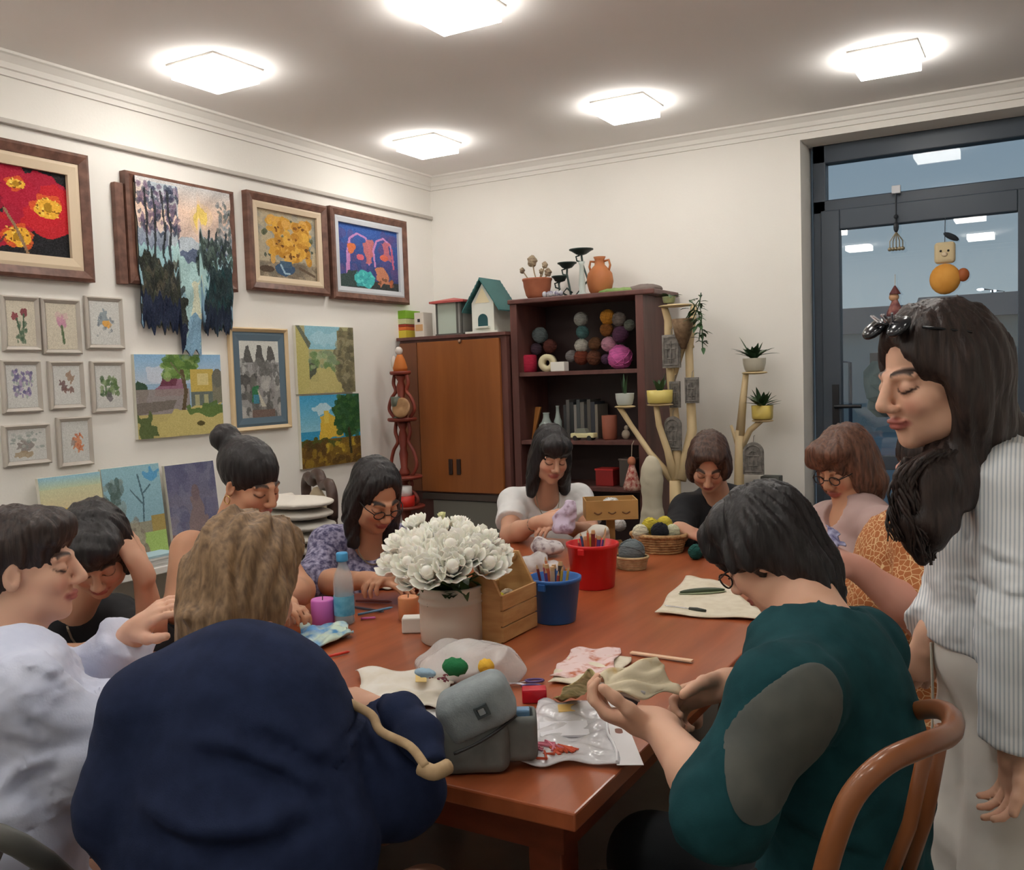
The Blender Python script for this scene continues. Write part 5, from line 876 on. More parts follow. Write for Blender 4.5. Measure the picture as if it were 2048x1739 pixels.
# ------------------------------------------------------------------ people
HB = hairmat('hair_black', (16, 15, 17), (44, 40, 42)); HBr = hairmat('hair_brown', (46, 32, 28), (92, 66, 54)); HL_ = hairmat('hair_light_brown', (92, 70, 48), (152, 122, 90), sc=(60, 60, 14), rough=.55)
HD = hairmat('hair_dark_brown', (28, 22, 22), (62, 48, 44))
def rr(b, x, y, z): return b.H+b.R[0]*x+b.R[1]*y+b.R[2]*z
def nbn(b, x, y, z): return b.J['spine'][0]+b.R[0]*x+b.R[1]*y+b.R[2]*z
# navy top, light brown hair, seen from behind
b = setup('person seen from behind, short light-brown hair, navy jumper, seated at near table end', P(498, 1168, 1.80), (158, 28, 4), 160, P(515, 1305, 1.68), P(480, 1480, 1.54), P(480, 1680, 1.48), P(470, 1950, 1.44),
    P(286, 1408, 1.50), P(622, 1480, 1.56), (P(258, 1600, 1.48), P(420, 1440, 1.85)), (P(792, 1575, 1.56), P(775, 1432, 1.76)), w=.19, g=1.28, ag=1.15, skin='a', hs=1.0, bust=.6, ch_pitch=14,
    hands={'ab': dict(d=-RT*.9+UPZ*.35+FWD*.2, n=-UPZ+FWD*.3, s=1, curl=.5), 'aa': dict(d=FWD+RT*.3, n=-UPZ, s=-1, curl=.6, fine=0)})
b.make_body()
W = lambda D, *q: [P(x, y, D) for x, y in q]
b.creases = [(W(1.36, (380, 1515), (470, 1530), (560, 1562), (640, 1610)), .016, .014), (W(1.36, (470, 1478), (560, 1510), (660, 1570), (740, 1640)), .016, .014), (W(1.36, (260, 1650), (400, 1680), (540, 1672), (640, 1640)), .02, .016), (W(1.4, (640, 1420), (690, 1500), (720, 1600)), .018, .012), (W(1.36, (430, 1320), (520, 1345), (600, 1330)), .012, .006)]
M_navy = mat('navy_jersey', (27, 36, 62), (33, 43, 71), rough=.9, scale=30, bump=.1, bscale=400, spec=.2)
sh = b.shirt(M_navy, inf=.027, sleeve=(1.9, 1.88), sr=.018, wr=.004, f=8, neck=[(nbn(b, 0, .02, .05), (.085, .09, .06))], hf=.007, dirn=(.7, .7, 1.2), seed=1.)
b.hair(HL_, [('e', (0, -.055, .0), (.095, .075, .10), .02), ('e', (0, -.075, -.06), (.088, .05, .08), .03), ('e', (.06, -.03, -.045), (.042, .06, .085), .02), ('e', (-.06, -.03, -.045), (.042, .06, .085), .02), ('e', (0, .03, .095), (.075, .07, .045), .02), ('c', (.03, -.09, -.09), (.045, -.085, -.15), .035, .012), ('c', (-.04, -.09, -.09), (-.05, -.08, -.14), .035, .012), ('c', (0, -.1, -.1), (-.005, -.095, -.165), .04, .014)], amp=.0065, fr=(70, 70, 16), cap=(.094, .112, .1))
# beige edged front flap of the cardigan lying at the elbow
pth = [P(600, 1300, 1.56), P(640, 1345, 1.55), P(690, 1398, 1.54), P(742, 1428, 1.52), P(762, 1462, 1.50), P(820, 1492, 1.47), P(852, 1534, 1.44)]
pth = smoothp(pth); MB().tube(pth, .0075, 10).tube(smoothp([P(842, 1534, 1.45), P(868, 1544, 1.44), P(896, 1532, 1.46)]), .0125, 12).build('beige_edging', mat('beige_trim', (166, 140, 106), (186, 160, 124), rough=.8, scale=40), b.root, smooth=True, sub=b.o)
F = Field(P(825, 1460, 1.54)-.19, P(825, 1460, 1.54)+.19, [], .005, .005); F.chain([P(778, 1412, 1.60), P(806, 1430, 1.57), P(842, 1472, 1.52), P(868, 1530, 1.46)], [.022, .034, .034, .02], .02, flat=1); F.disp(wrinkle(.003, 16)); F.mesh('sleeve_flap', M_navy, b.root, b.o)
seat_for(b); navy = b
# pale blue shirt at the left edge
b = setup('person at left photo edge in pale blue shirt, dark short hair, profile turned right', P(52, 1130, 1.98), (101, 3, 0), 104, P(5, 1285, 1.94), P(15, 1450, 1.82), P(15, 1640, 1.74), P(10, 1880, 1.72),
    P(45, 1385, 1.66), P(60, 1330, 2.02), (P(165, 1500, 1.72), P(225, 1400, 1.95)), (P(175, 1395, 2.12), P(268, 1265, 2.06)), w=.155, skin='b', g=1.1, ag=1.1, ch_pitch=10,
    hands={'ab': dict(d=P(345, 1195, 2.02)-P(268, 1265, 2.06), n=-UPZ*.6-BK*.4+RT*.5, s=-1, curl=.35), 'aa': dict(d=RT+UPZ*.4, n=-UPZ, s=1, curl=.6, fine=0)})
b.make_body(hcol=(46, 30, 26))
b.creases = [(W(1.62, (20, 1330), (90, 1370), (150, 1400)), .012, .010), (W(1.62, (30, 1400), (90, 1470), (150, 1500)), .014, .012), (W(1.6, (0, 1480), (60, 1510), (120, 1515)), .014, .014), (W(1.6, (0, 1610), (50, 1565), (110, 1548)), .016, .016), (W(1.7, (70, 1540), (100, 1620), (115, 1720)), .014, .014), (W(1.85, (230, 1300), (205, 1350), (190, 1390)), .009, .008), (W(1.6, (10, 1550), (60, 1610), (90, 1700)), .014, .012)]
b.shirt(mat('pale_blue_cotton', (196, 203, 226), (208, 214, 234), rough=.8, scale=14, bump=.1, bscale=200), inf=.026, sleeve=(1.85, 1.93), sr=.024, wr=.008, f=13, neck=[(nbn(b, 0, .03, .06), (.075, .085, .06))], seed=4., dirn=(1, .7, 1.1))
b.hair(HD, [('e', (0, -.045, .02), (.09, .085, .09)), ('e', (0, -.07, -.05), (.075, .05, .06), .02), ('e', (0, .045, .085), (.07, .055, .04), .02), ('e', (.0, .06, .06), (.072, .03, .025), .015)], face=((0, .14, -.02), (.085, .085, .09), ((.082, .015, -.045), (.034, .058, .056)), ((-.082, .015, -.045), (.034, .058, .056))), amp=.003)
seat_for(b)
# dark haired person leaning the forehead on a hand
b = setup('person in black top with chin-length black hair, forehead propped on one hand', P(192, 1100, 2.55), (22, 42, -4), 40, P(140, 1205, 2.72), P(140, 1310, 2.78), P(130, 1390, 2.82), P(125, 1462, 2.85),
    P(70, 1235, 2.72), P(235, 1225, 2.85), (P(70, 1320, 2.60), P(185, 1304, 2.46)), (P(312, 1290, 2.70), P(284, 1140, 2.55)), w=.155, skin='a', ch_pitch=15,
    hands={'aa': dict(d=RT+FWD*.2, n=-UPZ, s=1, curl=.4, fine=0), 'ab': dict(d=UPZ*.9-RT*.45+BK*.1, n=-RT-BK*.2, s=-1, curl=.35)})
b.make_body(hcol=(20, 16, 16))
b.shirt(mat('black_cotton', (24, 25, 29), (31, 32, 36), rough=.85, scale=10), inf=.018, sleeve=(1.15, 1.1), sr=.014, wr=.005, neck=[(nbn(b, 0, .06, .03), (.075, .08, .06))])
b.hair(HB, [('e', (0, .055, .09), (.076, .062, .042), .02), ('e', (.066, -.01, -.03), (.034, .055, .08), .02), ('e', (-.066, -.01, -.03), (.034, .055, .08), .02), ('e', (0, -.06, -.03), (.09, .055, .08), .02), ('e', (.02, .085, .06), (.06, .025, .025), .015)], face=((0, .145, -.05), (.062, .085, .09)), cap=(.09, .108, .098))
MB().tube([nbn(b, .03*math.cos(t)+.0, .085+.015*math.sin(t), -.02-.11*abs(math.sin(t*.5))) for t in np.linspace(-1.2, 4.3, 12)], .003, 6).build('necklace', mat('dull_metal', (150, 140, 124), metal=.7, rough=.4), b.root, sub=b.o)
seat_for(b)
# bun
b = setup('person with dark hair in a high bun, brown sleeveless top, behind the fair haired head', P(502, 962, 2.95), (58, 24, -4), 62, P(452, 1075, 3.0), P(455, 1190, 3.02), P(450, 1270, 3.04), P(445, 1345, 3.06),
    P(374, 1092, 2.86), P(545, 1090, 3.14), (P(358, 1215, 2.76), P(520, 1215, 2.62)), (P(600, 1180, 3.02), P(560, 1195, 2.84)), w=.15, skin='c', ag=1.2, ch_pitch=8,
    hands={'aa': dict(d=RT, n=-UPZ, s=1, curl=.5, fine=0), 'ab': dict(d=RT*.5+BK, n=-UPZ, s=-1, curl=.5, fine=0)})
b.make_body(hcol=(24, 18, 18))
b.shirt(mat('brown_top', (62, 40, 40), (72, 48, 46), rough=.8), inf=.012, sleeve=(0, 0), wr=.003, neck=[(nbn(b, 0, .05, .02), (.1, .1, .075)), (b.J['sa'][0]+UPZ*.01, (.065, .08, .075)), (b.J['sb'][0]+UPZ*.01, (.065, .08, .075))])
b.hair(HB, [('e', (0, -.148, .085), (.05, .048, .046), .008), ('e', (0, -.04, .05), (.085, .09, .08)), ('c', (0, -.05, .08), (0, -.12, .085), .03, .03)], face=((0, .14, -.05), (.085, .095, .105), ((.08, .03, -.075), (.03, .07, .065)), ((-.08, .03, -.075), (.03, .07, .065))), amp=.0016, fr=(140, 140, 8), cap=(.083, .106, .094))
E_ = MB()
for x in (1,): E_.tube([b.H+b.HR[0]*(.08*x)+b.HR[1]*(-.004+.012*math.sin(t))+b.HR[2]*(-.052+.014*math.cos(t)) for t in np.linspace(0, 6.28, 12)], .002, 5)
E_.build('earring', mat('gold', (214, 180, 120), metal=.9, rough=.3), b.root, sub=b.o); seat_for(b)
# purple patterned top
M_pur = mat('heather_knit', (74, 72, 104), (172, 168, 196), rough=.9, scale=62, contrast=(.38, .66), detail=5, bump=.2, bscale=120)
b = setup('person with long dark hair and glasses in mottled purple-grey top, looking down', P(752, 990, 3.30), (36, 34, 0), 30, P(728, 1072, 3.42), P(735, 1150, 3.48), P(730, 1210, 3.52), P(725, 1275, 3.55),
    P(652, 1085, 3.40), P(812, 1080, 3.52), (P(632, 1165, 3.28), P(738, 1160, 3.12)), (P(860, 1155, 3.40), P(800, 1148, 3.14)), w=.165, skin='c', g=1.12, ag=1.12,
    hands={'aa': dict(d=RT*.95+BK*.25-UPZ*.05, n=-UPZ, s=1, curl=.3), 'ab': dict(d=-RT*.8+BK*.6, n=-UPZ, s=-1, curl=.6)})
b.make_body(hcol=(24, 18, 18))
b.shirt(M_pur, inf=.022, sleeve=(1.12, 1.12), sr=.02, wr=.006, neck=[(nbn(b, 0, .085, .0), (.07, .07, .085))], seed=2.)
b.hair(HB, [('e', (-.065, -.02, -.05), (.04, .07, .10), .02), ('e', (.065, -.02, -.05), (.035, .06, .09), .02), ('e', (0, -.07, -.05), (.08, .05, .1), .02), ('c', (-.075, .0, -.1), (-.085, .045, -.2), .042, .03), ('c', (.075, .0, -.1), (.07, .05, -.17), .03, .022), ('c', (-.05, -.06, -.1), (-.065, -.04, -.24), .06, .05), ('c', (-.07, .0, -.1), (-.09, .0, -.26), .045, .035)], face=((0, .14, .008), (.066, .105, .112)), amp=.0028, fr=(120, 120, 8), cap=(.086, .108, .096))
b.glasses(mat('glasses_frame_dark', (30, 24, 26), rough=.3)); MB().tube([nbn(b, .055*math.cos(t), .075+.02*math.sin(-t), -.02+.07*math.sin(t)) for t in np.linspace(math.pi, 2*math.pi, 10)], .0026, 6).build('necklace', mat('dull_metal', (150, 140, 124), metal=.7, rough=.4), b.root, sub=b.o); seat_for(b)
# white t-shirt at the far end
b = setup('person in white t-shirt with black fringe and long black hair, at far table end', P(1102, 908, 4.28), (14, 24, 4), 8, P(1090, 984, 4.42), P(1092, 1040, 4.52), P(1092, 1095, 4.54), P(1092, 1158, 4.56),
    P(1020, 1000, 4.40), P(1162, 990, 4.50), (P(1020, 1070, 4.22), P(1078, 1044, 4.04)), (P(1184, 1070, 4.32), P(1132, 1052, 4.06)), w=.168, skin='a', g=1.1, ag=1.12,
    hands={'aa': dict(d=RT*.9+UPZ*.25+BK*.3, n=BK*.0-UPZ*.7+RT*.2-BK*.5, s=1, curl=.5), 'ab': dict(d=-RT*.9+UPZ*.1+BK*.4, n=-UPZ, s=-1, curl=.5)})
b.make_body(hcol=(24, 18, 18))
b.shirt(mat('white_jersey', (226, 226, 226), (234, 233, 232), rough=.8, scale=8), inf=.018, sleeve=(.62, .62), sr=.022, wr=.005, neck=[(nbn(b, 0, .09, -.01), (.075, .07, .1))], seed=3.)
b.hair(HB, [('e', (0, .06, .07), (.074, .05, .05), .015), ('e', (-.07, -.0, -.06), (.036, .055, .10), .02), ('e', (.07, -.0, -.06), (.034, .055, .10), .02), ('e', (0, -.06, -.05), (.085, .055, .1), .02), ('c', (-.08, .0, -.12), (-.1, -.01, -.19), .036, .03), ('c', (.075, .02, -.12), (.075, .04, -.18), .034, .026)], face=((0, .145, -.055), (.062, .085, .085)), amp=.0028, cap=(.088, .108, .098))
MB().tube([nbn(b, .055*math.cos(t), .07-.03*math.sin(t), .0+.11*math.sin(t)) for t in np.linspace(math.pi, 2*math.pi, 12)], .0022, 6).build('necklace', mat('dull_metal', (150, 140, 124)), b.root, sub=b.o)
w0 = b.J['aa'][1]; d0 = _n(b.J['aa'][1]-b.J['aa'][0]); MB().lathe([(.031, -.02), (.034, -.012), (.034, .012), (.031, .02)], w0-d0*.03, 14, d0).build('bracelet', mat('bracelet_dark', (62, 54, 50), (170, 160, 140), scale=90, metal=.5, rough=.3), b.root, smooth=True, sub=b.o); seat_for(b)
# black top at the far right
b = setup('person in black top with parted brown hair, head bent low, at far table end', P(1418, 924, 4.05), (-16, 42, 4), -10, P(1436, 990, 4.22), P(1440, 1050, 4.26), P(1440, 1100, 4.28), P(1440, 1160, 4.3),
    P(1366, 1015, 4.18), P(1512, 1002, 4.32), (P(1352, 1072, 4.02), P(1364, 1058, 3.86)), (P(1540, 1090, 4.2), P(1460, 1080, 4.0)), w=.168, skin='a', g=1.08, ag=1.1,
    hands={'aa': dict(d=RT*.8+BK*.4-UPZ*.3, n=-UPZ-BK*.3, s=1, curl=.6), 'ab': dict(d=-RT+BK*.4, n=-UPZ, s=-1, curl=.6, fine=0)})
b.make_body(hcol=(40, 28, 24))
b.shirt(MATS['black_cotton'], inf=.022, sleeve=(1.45, 1.3), sr=.018, wr=.004, neck=[(nbn(b, 0, .08, .01), (.06, .06, .06))])
b.hair(HBr, [('e', (0, .03, .085), (.074, .06, .04), .02), ('e', (-.066, .01, -.01), (.034, .062, .07), .02), ('e', (.066, .0, -.03), (.036, .06, .09), .02), ('e', (0, -.06, -.02), (.088, .055, .085), .02)], face=((0, .145, .008), (.064, .105, .11)), amp=.0022, fr=(130, 130, 9), cap=(.087, .108, .097)); seat_for(b)
# dusty pink t-shirt and glasses at the right
b = setup('person in dusty pink t-shirt with glasses and auburn bob, seated near glass door', P(1688, 930, 3.25), (-58, 24, 0), -82, P(1722, 1014, 3.22), P(1722, 1090, 3.24), P(1722, 1160, 3.26), P(1725, 1270, 3.28),
    P(1655, 1035, 3.38), P(1772, 1050, 3.02), (P(1630, 1108, 3.32), P(1600, 1120, 3.12)), (P(1788, 1140, 2.96), P(1690, 1125, 2.9)), w=.155, skin='c', g=1.1, ag=1.15, ch_pitch=8,
    hands={'aa': dict(d=-RT+BK*.2, n=-UPZ, s=-1, curl=.5, fine=0), 'ab': dict(d=-RT, n=-UPZ, s=1, curl=.5, fine=0)})
b.make_body(hcol=(70, 46, 36))
b.shirt(mat('dusty_pink_jersey', (174, 148, 144), (186, 160, 156), rough=.85, scale=7), inf=.02, sleeve=(.72, .72), sr=.022, wr=.006, neck=[(nbn(b, 0, .09, .0), (.055, .055, .06))], seed=6.)
b.hair(hairmat('hair_auburn', (66, 42, 34), (122, 84, 66)), [('e', (-.068, -.01, -.035), (.042, .07, .095), .02), ('e', (.068, -.01, -.035), (.042, .07, .095), .02), ('e', (0, -.065, -.03), (.095, .07, .1), .02), ('e', (0, .05, .085), (.082, .062, .042), .02), ('e', (.03, .085, .055), (.05, .025, .03), .015), ('c', (.07, -.04, -.08), (.065, -.03, -.13), .05, .035), ('c', (-.07, -.04, -.08), (-.065, -.03, -.13), .05, .035)], face=((0, .15, -.045), (.066, .095, .09)), amp=.003, cap=(.094, .116, .104))
b.glasses(MATS['glasses_frame_dark']); seat_for(b)
# orange patterned dress, mostly hidden behind the standing person
M_or = mat('orange_print', (222, 190, 142), (172, 104, 58), rough=.85, scale=62, kind='edge', contrast=(.02, .075))
b = setup('person in orange-brown loop-patterned dress, seated behind the standing person, arm reaching left', P(1868, 930, 2.50), (-100, 18, 0), -100, P(1850, 1030, 2.48), P(1828, 1150, 2.46), P(1838, 1290, 2.46), P(1850, 1440, 2.46),
    P(1815, 1070, 2.62), P(1850, 1075, 2.28), (P(1770, 1170, 2.66), P(1660, 1130, 2.7)), (P(1856, 1245, 2.20), P(1712, 1135, 2.22)), w=.175, skin=(206, 150, 132), g=1.15, ag=1.2, bust=1.2, ch_pitch=12,
    hands={'ab': dict(d=-RT*.8+UPZ*.35+FWD*.2, n=-RT*.1-UPZ*.6+FWD*.6, s=1, curl=.55), 'aa': dict(d=-RT+BK*.3, n=-UPZ, s=-1, curl=.5, fine=0)})
b.make_body()
b.shirt(M_or, inf=.024, sleeve=(.85, .8), sr=.022, wr=.006, neck=[(nbn(b, 0, .07, .02), (.06, .06, .06))], name='dress_top', bust=1.2)
b.trousers(M_or, inf=.04, name='dress_skirt', flare=.03); b.hair(HD, [('e', (0, -.06, -.03), (.085, .05, .08), .02)]); seat_for(b)
orange = b
# teal top with short black hair, right foreground
b = setup('person with short black hair in dark teal top, sewing at the right foreground', P(1538, 1098, 1.86), (-130, 38, 0), -118, P(1635, 1240, 1.74), P(1660, 1400, 1.64), P(1672, 1570, 1.62), P(1690, 1830, 1.62),
    P(1565, 1385, 1.44), P(1728, 1290, 1.84), (P(1442, 1610, 1.40), P(1312, 1448, 1.62)), (P(1600, 1440, 1.78), P(1452, 1368, 1.76)), w=.158, skin='b', g=1.05, ag=1.08, ch_pitch=22, bust=1.0,
    hands={'aa': dict(d=-RT*.95+UPZ*.16+FWD*.2, n=FWD*.35+UPZ*.9, s=-1, curl=.75), 'ab': dict(d=-RT*.95-UPZ*.25+BK*.1, n=-UPZ*.5+BK*.75, s=1, curl=.75)})
b.make_body(hcol=(20, 16, 16))
M_teal = mat('teal_jersey', (21, 60, 66), (28, 70, 76), rough=.9, scale=20, bump=.08, bscale=300, spec=.2)
b.creases = [(W(1.5, (1560, 1640), (1640, 1670), (1740, 1700)), .014, .012), (W(1.5, (1640, 1390), (1655, 1480), (1640, 1580)), .014, .010), (W(1.5, (1600, 1690), (1680, 1640), (1760, 1600)), .014, .009)]
top_ = b.shirt(M_teal, inf=.03, sleeve=(1.14, 1.1), sr=.012, wr=.006, f=9, neck=[(nbn(b, 0, -.0, .055), (.14, .145, .085))], seed=8., kf=.05)
# sheer grey panel let into the near sleeve: the patch of the sleeve surface itself, a hair proud
sh_, el_ = b.J['sa'][0], b.J['aa'][0]; ax_ = _n(el_-sh_); sd_ = _n(np.cross(ax_, BK)); c0 = P(1548, 1478, 1.40); me0 = top_.data
V = np.zeros(len(me0.vertices)*3, np.float32); me0.vertices.foreach_get('co', V); V = V.reshape(-1, 3)+b.o; Nn = np.zeros(len(V)*3, np.float32); me0.vertices.foreach_get('normal', Nn); Nn = Nn.reshape(-1, 3)
q = V-c0; al, sd = q@ax_, q@sd_; ok = ((al/.130)**2+(sd/.066)**2 < 1)&(Nn@BK > .1)&(np.linalg.norm(q, axis=1) < .2)&(abs(q@BK) < .14)
Lp = np.zeros(len(me0.loops), np.int32); me0.loops.foreach_get('vertex_index', Lp); Lp = Lp.reshape(-1, 4); Lp = Lp[ok[Lp].any(1)]; u_, inv = np.unique(Lp, return_inverse=True); e_ = np.maximum(np.sqrt((al/.130)**2+(sd/.066)**2), 1); V = V-(1-1/e_)[:, None]*(al[:, None]*ax_+sd[:, None]*sd_)
link_mesh('sheer_panel', quadmesh('sheer_panel', (V[u_]+Nn[u_]*.003-b.o), inv.reshape(-1, 4), True), mat('sheer_grey', (72, 76, 73), (84, 86, 81), rough=.7, scale=12), b.root)
b.hair(HB, [('e', (0, -.035, .02), (.092, .074, .09), .02), ('e', (0, -.055, -.05), (.078, .044, .07), .03), ('c', (0, -.055, -.09), (0, -.05, -.155), .045, .018), ('e', (0, .045, .08), (.08, .06, .045), .02), ('e', (0, .075, .05), (.07, .03, .035), .02), ('e', (.074, .01, .01), (.026, .05, .05), .015), ('e', (-.074, .01, .01), (.026, .05, .05), .015), ('c', (.03, -.06, -.07), (.035, -.055, -.14), .036, .014), ('c', (-.03, -.06, -.07), (-.035, -.055, -.14), .036, .014)], face=((0, .15, -.06), (.09, .09, .1), ((-.085, .05, -.065), (.03, .06, .055)), ((.085, .05, -.065), (.03, .06, .055))), amp=.005, fr=(80, 80, 12), cap=(.09, .104, .098), capc=(0, -.014, .038))
b.glasses(MATS['glasses_frame_dark']); d0 = _n(b.J['ab'][1]-b.J['ab'][0])
for k in range(3): MB().tube([b.J['ab'][1]-d0*(.025+.012*k)+basis(d0)[0]*.033*math.cos(t)+basis(d0)[1]*.033*math.sin(t) for t in np.linspace(0, 2*math.pi, 20)], .003, 6).build('bangle', mat('gold', (214, 180, 120)), b.root, smooth=True, sub=b.o)
b.trousers(mat('dark_trousers', (26, 30, 34), rough=.9), inf=.02); seat_for(b, .0); teal = b
# standing person at the right
hp = P(2008, 1330, 1.95); hp[2] = .90
la = [hp+facing(-95)[0]*-.08-UPZ*.03, hp*[1, 1, 0]+facing(-95)[0]*-.09+UPZ*.48, hp*[1, 1, 0]+facing(-95)[0]*-.10+UPZ*.09]
lb = [hp+facing(-95)[0]*.08-UPZ*.03, hp*[1, 1, 0]+facing(-95)[0]*.09+UPZ*.48, hp*[1, 1, 0]+facing(-95)[0]*.10+UPZ*.09]
b = setup('person standing at right in white striped shirt jacket, very long dark wavy hair', P(1866, 752, 1.86), (-78, 13, 0), -95, P(1955, 905, 1.92), P(2015, 1055, 1.96), P(2015, 1190, 1.96), hp,
    P(2030, 960, 1.80), P(1950, 945, 2.06), (P(2052, 1255, 1.74), P(2030, 1490, 1.76)), (P(1925, 1200, 2.1), P(1856, 1272, 2.02)), la=la, lb=lb, w=.15, skin='b', g=.9, bust=.8, ch_pitch=8, hs=1.1,
    hands={'aa': dict(d=-UPZ-RT*.1, n=-RT, s=-1, curl=.5), 'ab': dict(d=-UPZ*.8-RT*.2, n=-BK, s=1, curl=.8)})
b.make_body(hf=.004, hcol=(30, 22, 20), eye=0, nose=1.05)
M_jk = mat('striped_seersucker', (238, 240, 242), (192, 200, 208), rough=.85, scale=42, kind='X', detail=.3, contrast=(.5, .8), stretch=(1, 1, 1))
for n_ in M_jk.node_tree.nodes:
    if n_.type == 'TEX_WAVE': n_.bands_direction = 'X'
hem = (P(1860, 1298, 1.92), -UPZ)
b.creases = [(W(1.75, (1945, 1090), (1990, 1120), (2040, 1130)), .010, .010), (W(1.75, (1940, 1150), (1990, 1185), (2045, 1175)), .010, .010), (W(1.75, (1960, 1215), (2000, 1235), (2048, 1230)), .010, .010), (W(1.75, (1990, 1280), (2020, 1300), (2048, 1300)), .010, .010), (W(1.75, (1990, 1350), (2020, 1375), (2048, 1380)), .010, .010), (W(1.85, (1930, 1010), (1945, 1100), (1950, 1200)), .012, .010)]
b.shirt(M_jk, inf=.03, sleeve=(1.97, 1.9), sr=.026, wr=.006, f=10, neck=[(nbn(b, 0, .03, .05), (.07, .08, .055))], hem=hem, seed=5., name='jacket', dirn=(.8, .8, 1.4))
b.trousers(mat('white_linen', (232, 228, 222), (240, 237, 231), rough=.9, scale=6), inf=.018, flare=.07, wr=.005)
g_ = lambda x, y, d: ('w', P(x, y, d))
def longhair(F, g):
    for pts, rs in (((P(1920, 700, 1.90), P(1945, 840, 1.88), P(1905, 960, 1.84), P(1860, 1050, 1.80), P(1850, 1115, 1.80)), (.085, .068, .055, .04, .014)), ((P(1905, 890, 1.84), P(1858, 960, 1.80), P(1825, 1040, 1.80), P(1825, 1085, 1.80)), (.034, .036, .03, .012)), ((P(1920, 760, 1.90), P(1975, 860, 1.94), P(2040, 880, 2.0), P(2080, 930, 2.04)), (.07, .06, .05, .04)), ((P(1950, 800, 1.96), P(1990, 1000, 2.05), P(2000, 1150, 2.06)), (.07, .07, .05))): F.chain(pts, rs, .03)
b.hair(HD, [('e', (0, -.06, -.0), (.092, .08, .1), .02), ('e', (0, .0, .085), (.08, .06, .04), .02), ('e', (-.066, -.01, -.03), (.04, .05, .1), .02), ('e', (.066, .0, -.03), (.04, .058, .1), .02)], face=((0, .15, -.002), (.075, .11, .115), ((-.07, .075, -.05), (.035, .05, .075))), amp=.004, fr=(90, 90, 9), cap=(.09, .112, .1), extra=longhair, low=[P(1850, 1150, 1.80), P(2090, 960, 2.06), P(2000, 1180, 2.08)], bounds=.1, hf=.006)
lk = MB(); r2 = np.random.default_rng(5)
for k in range(110):
    u = r2.uniform(); x0 = 1868+62*u+r2.normal(0, 5); xm = 1792+130*u+r2.normal(0, 6); d0 = 1.80+.05*u; yend = 1080+r2.uniform(-40, 50); pts = []; ph = r2.uniform(0, 6); am = r2.uniform(3, 11)
    for j in range(12):
        v = j/11; y_ = 900+(yend-900)*v; xc = (x0+(xm-x0)*min(v/.35, 1)**.7 if v < .35 else xm+(1856-xm)*((v-.35)/.65)**1.3*.8); pts.append(P(xc+am*v*1.6*math.sin(v*11+ph), y_, d0-.03-.015*math.cos(v*9+ph)))
    lk.tube(pts, [.0042*(1-.75*(j/11)**2)+.0006 for j in range(12)], 5)
for k in range(26):
    pts = []; ph = r2.uniform(0, 6); x0 = 1822+r2.uniform(-14, 14)
    for j in range(10): v = j/9; pts.append(P(x0-34*math.sin(v*2.2)+8*math.sin(v*10+ph), 915+165*v*r2.uniform(.98, 1.02), 1.79+.01*math.sin(ph+v*8)))
    lk.tube(pts, [.003*(1-.8*(j/9)**2)+.0006 for j in range(10)], 5)
tag(lk.build('loose_locks', HD, b.root, smooth=True, sub=b.o), kind='stuff')
g = lambda x, y, z: b.H+(b.HR[0]*x+b.HR[1]*y+b.HR[2]*z)*b.hs
f = MB()
for x in (-1, 1): f.ball(g(x*.036, .072, .108), (.032, .010, .026), 12, 8, R=facing(-78, -40))
f.tube([g(-.07, .05, .1), g(-.085, -.03, .07)], .003).tube([g(.07, .05, .1), g(.085, -.03, .07)], .003).tube([g(-.02, .08, .115), g(0, .085, .12), g(.02, .08, .115)], .003).build('sunglasses', mat('sunglass_black', (20, 24, 30), rough=.15), b.root, smooth=True, sub=b.o)
f = MB()
for k in range(5): f.tube([g(.0+.010*(k-2), .070, .118), g(.016*(k-2), .076+.006*(k % 2), .134)], .0025, 5)
f.build('hair_clip', mat('silver', (214, 214, 222), metal=.9, rough=.25), b.root, sub=b.o)
MB().tube([g(-.078, .0, -.04+.0), g(-.082, .005, -.06), g(-.08, .0, -.075)], .002, 5).build('earring', MATS['silver'], b.root, sub=b.o)
st = thing('strap', 'white ribbon strap hanging below the striped jacket hem', 'strap', P(1862, 1284, 1.99)); a_ = np.array(st.location)
MB().tube([P(1862, 1284, 1.99)-a_, P(1866, 1400, 1.99)-a_, P(1862, 1520, 1.99)-a_], .009, 6, flat=.3).build('ribbon', mat('strap_white', (216, 212, 200), rough=.8), st); standing = b
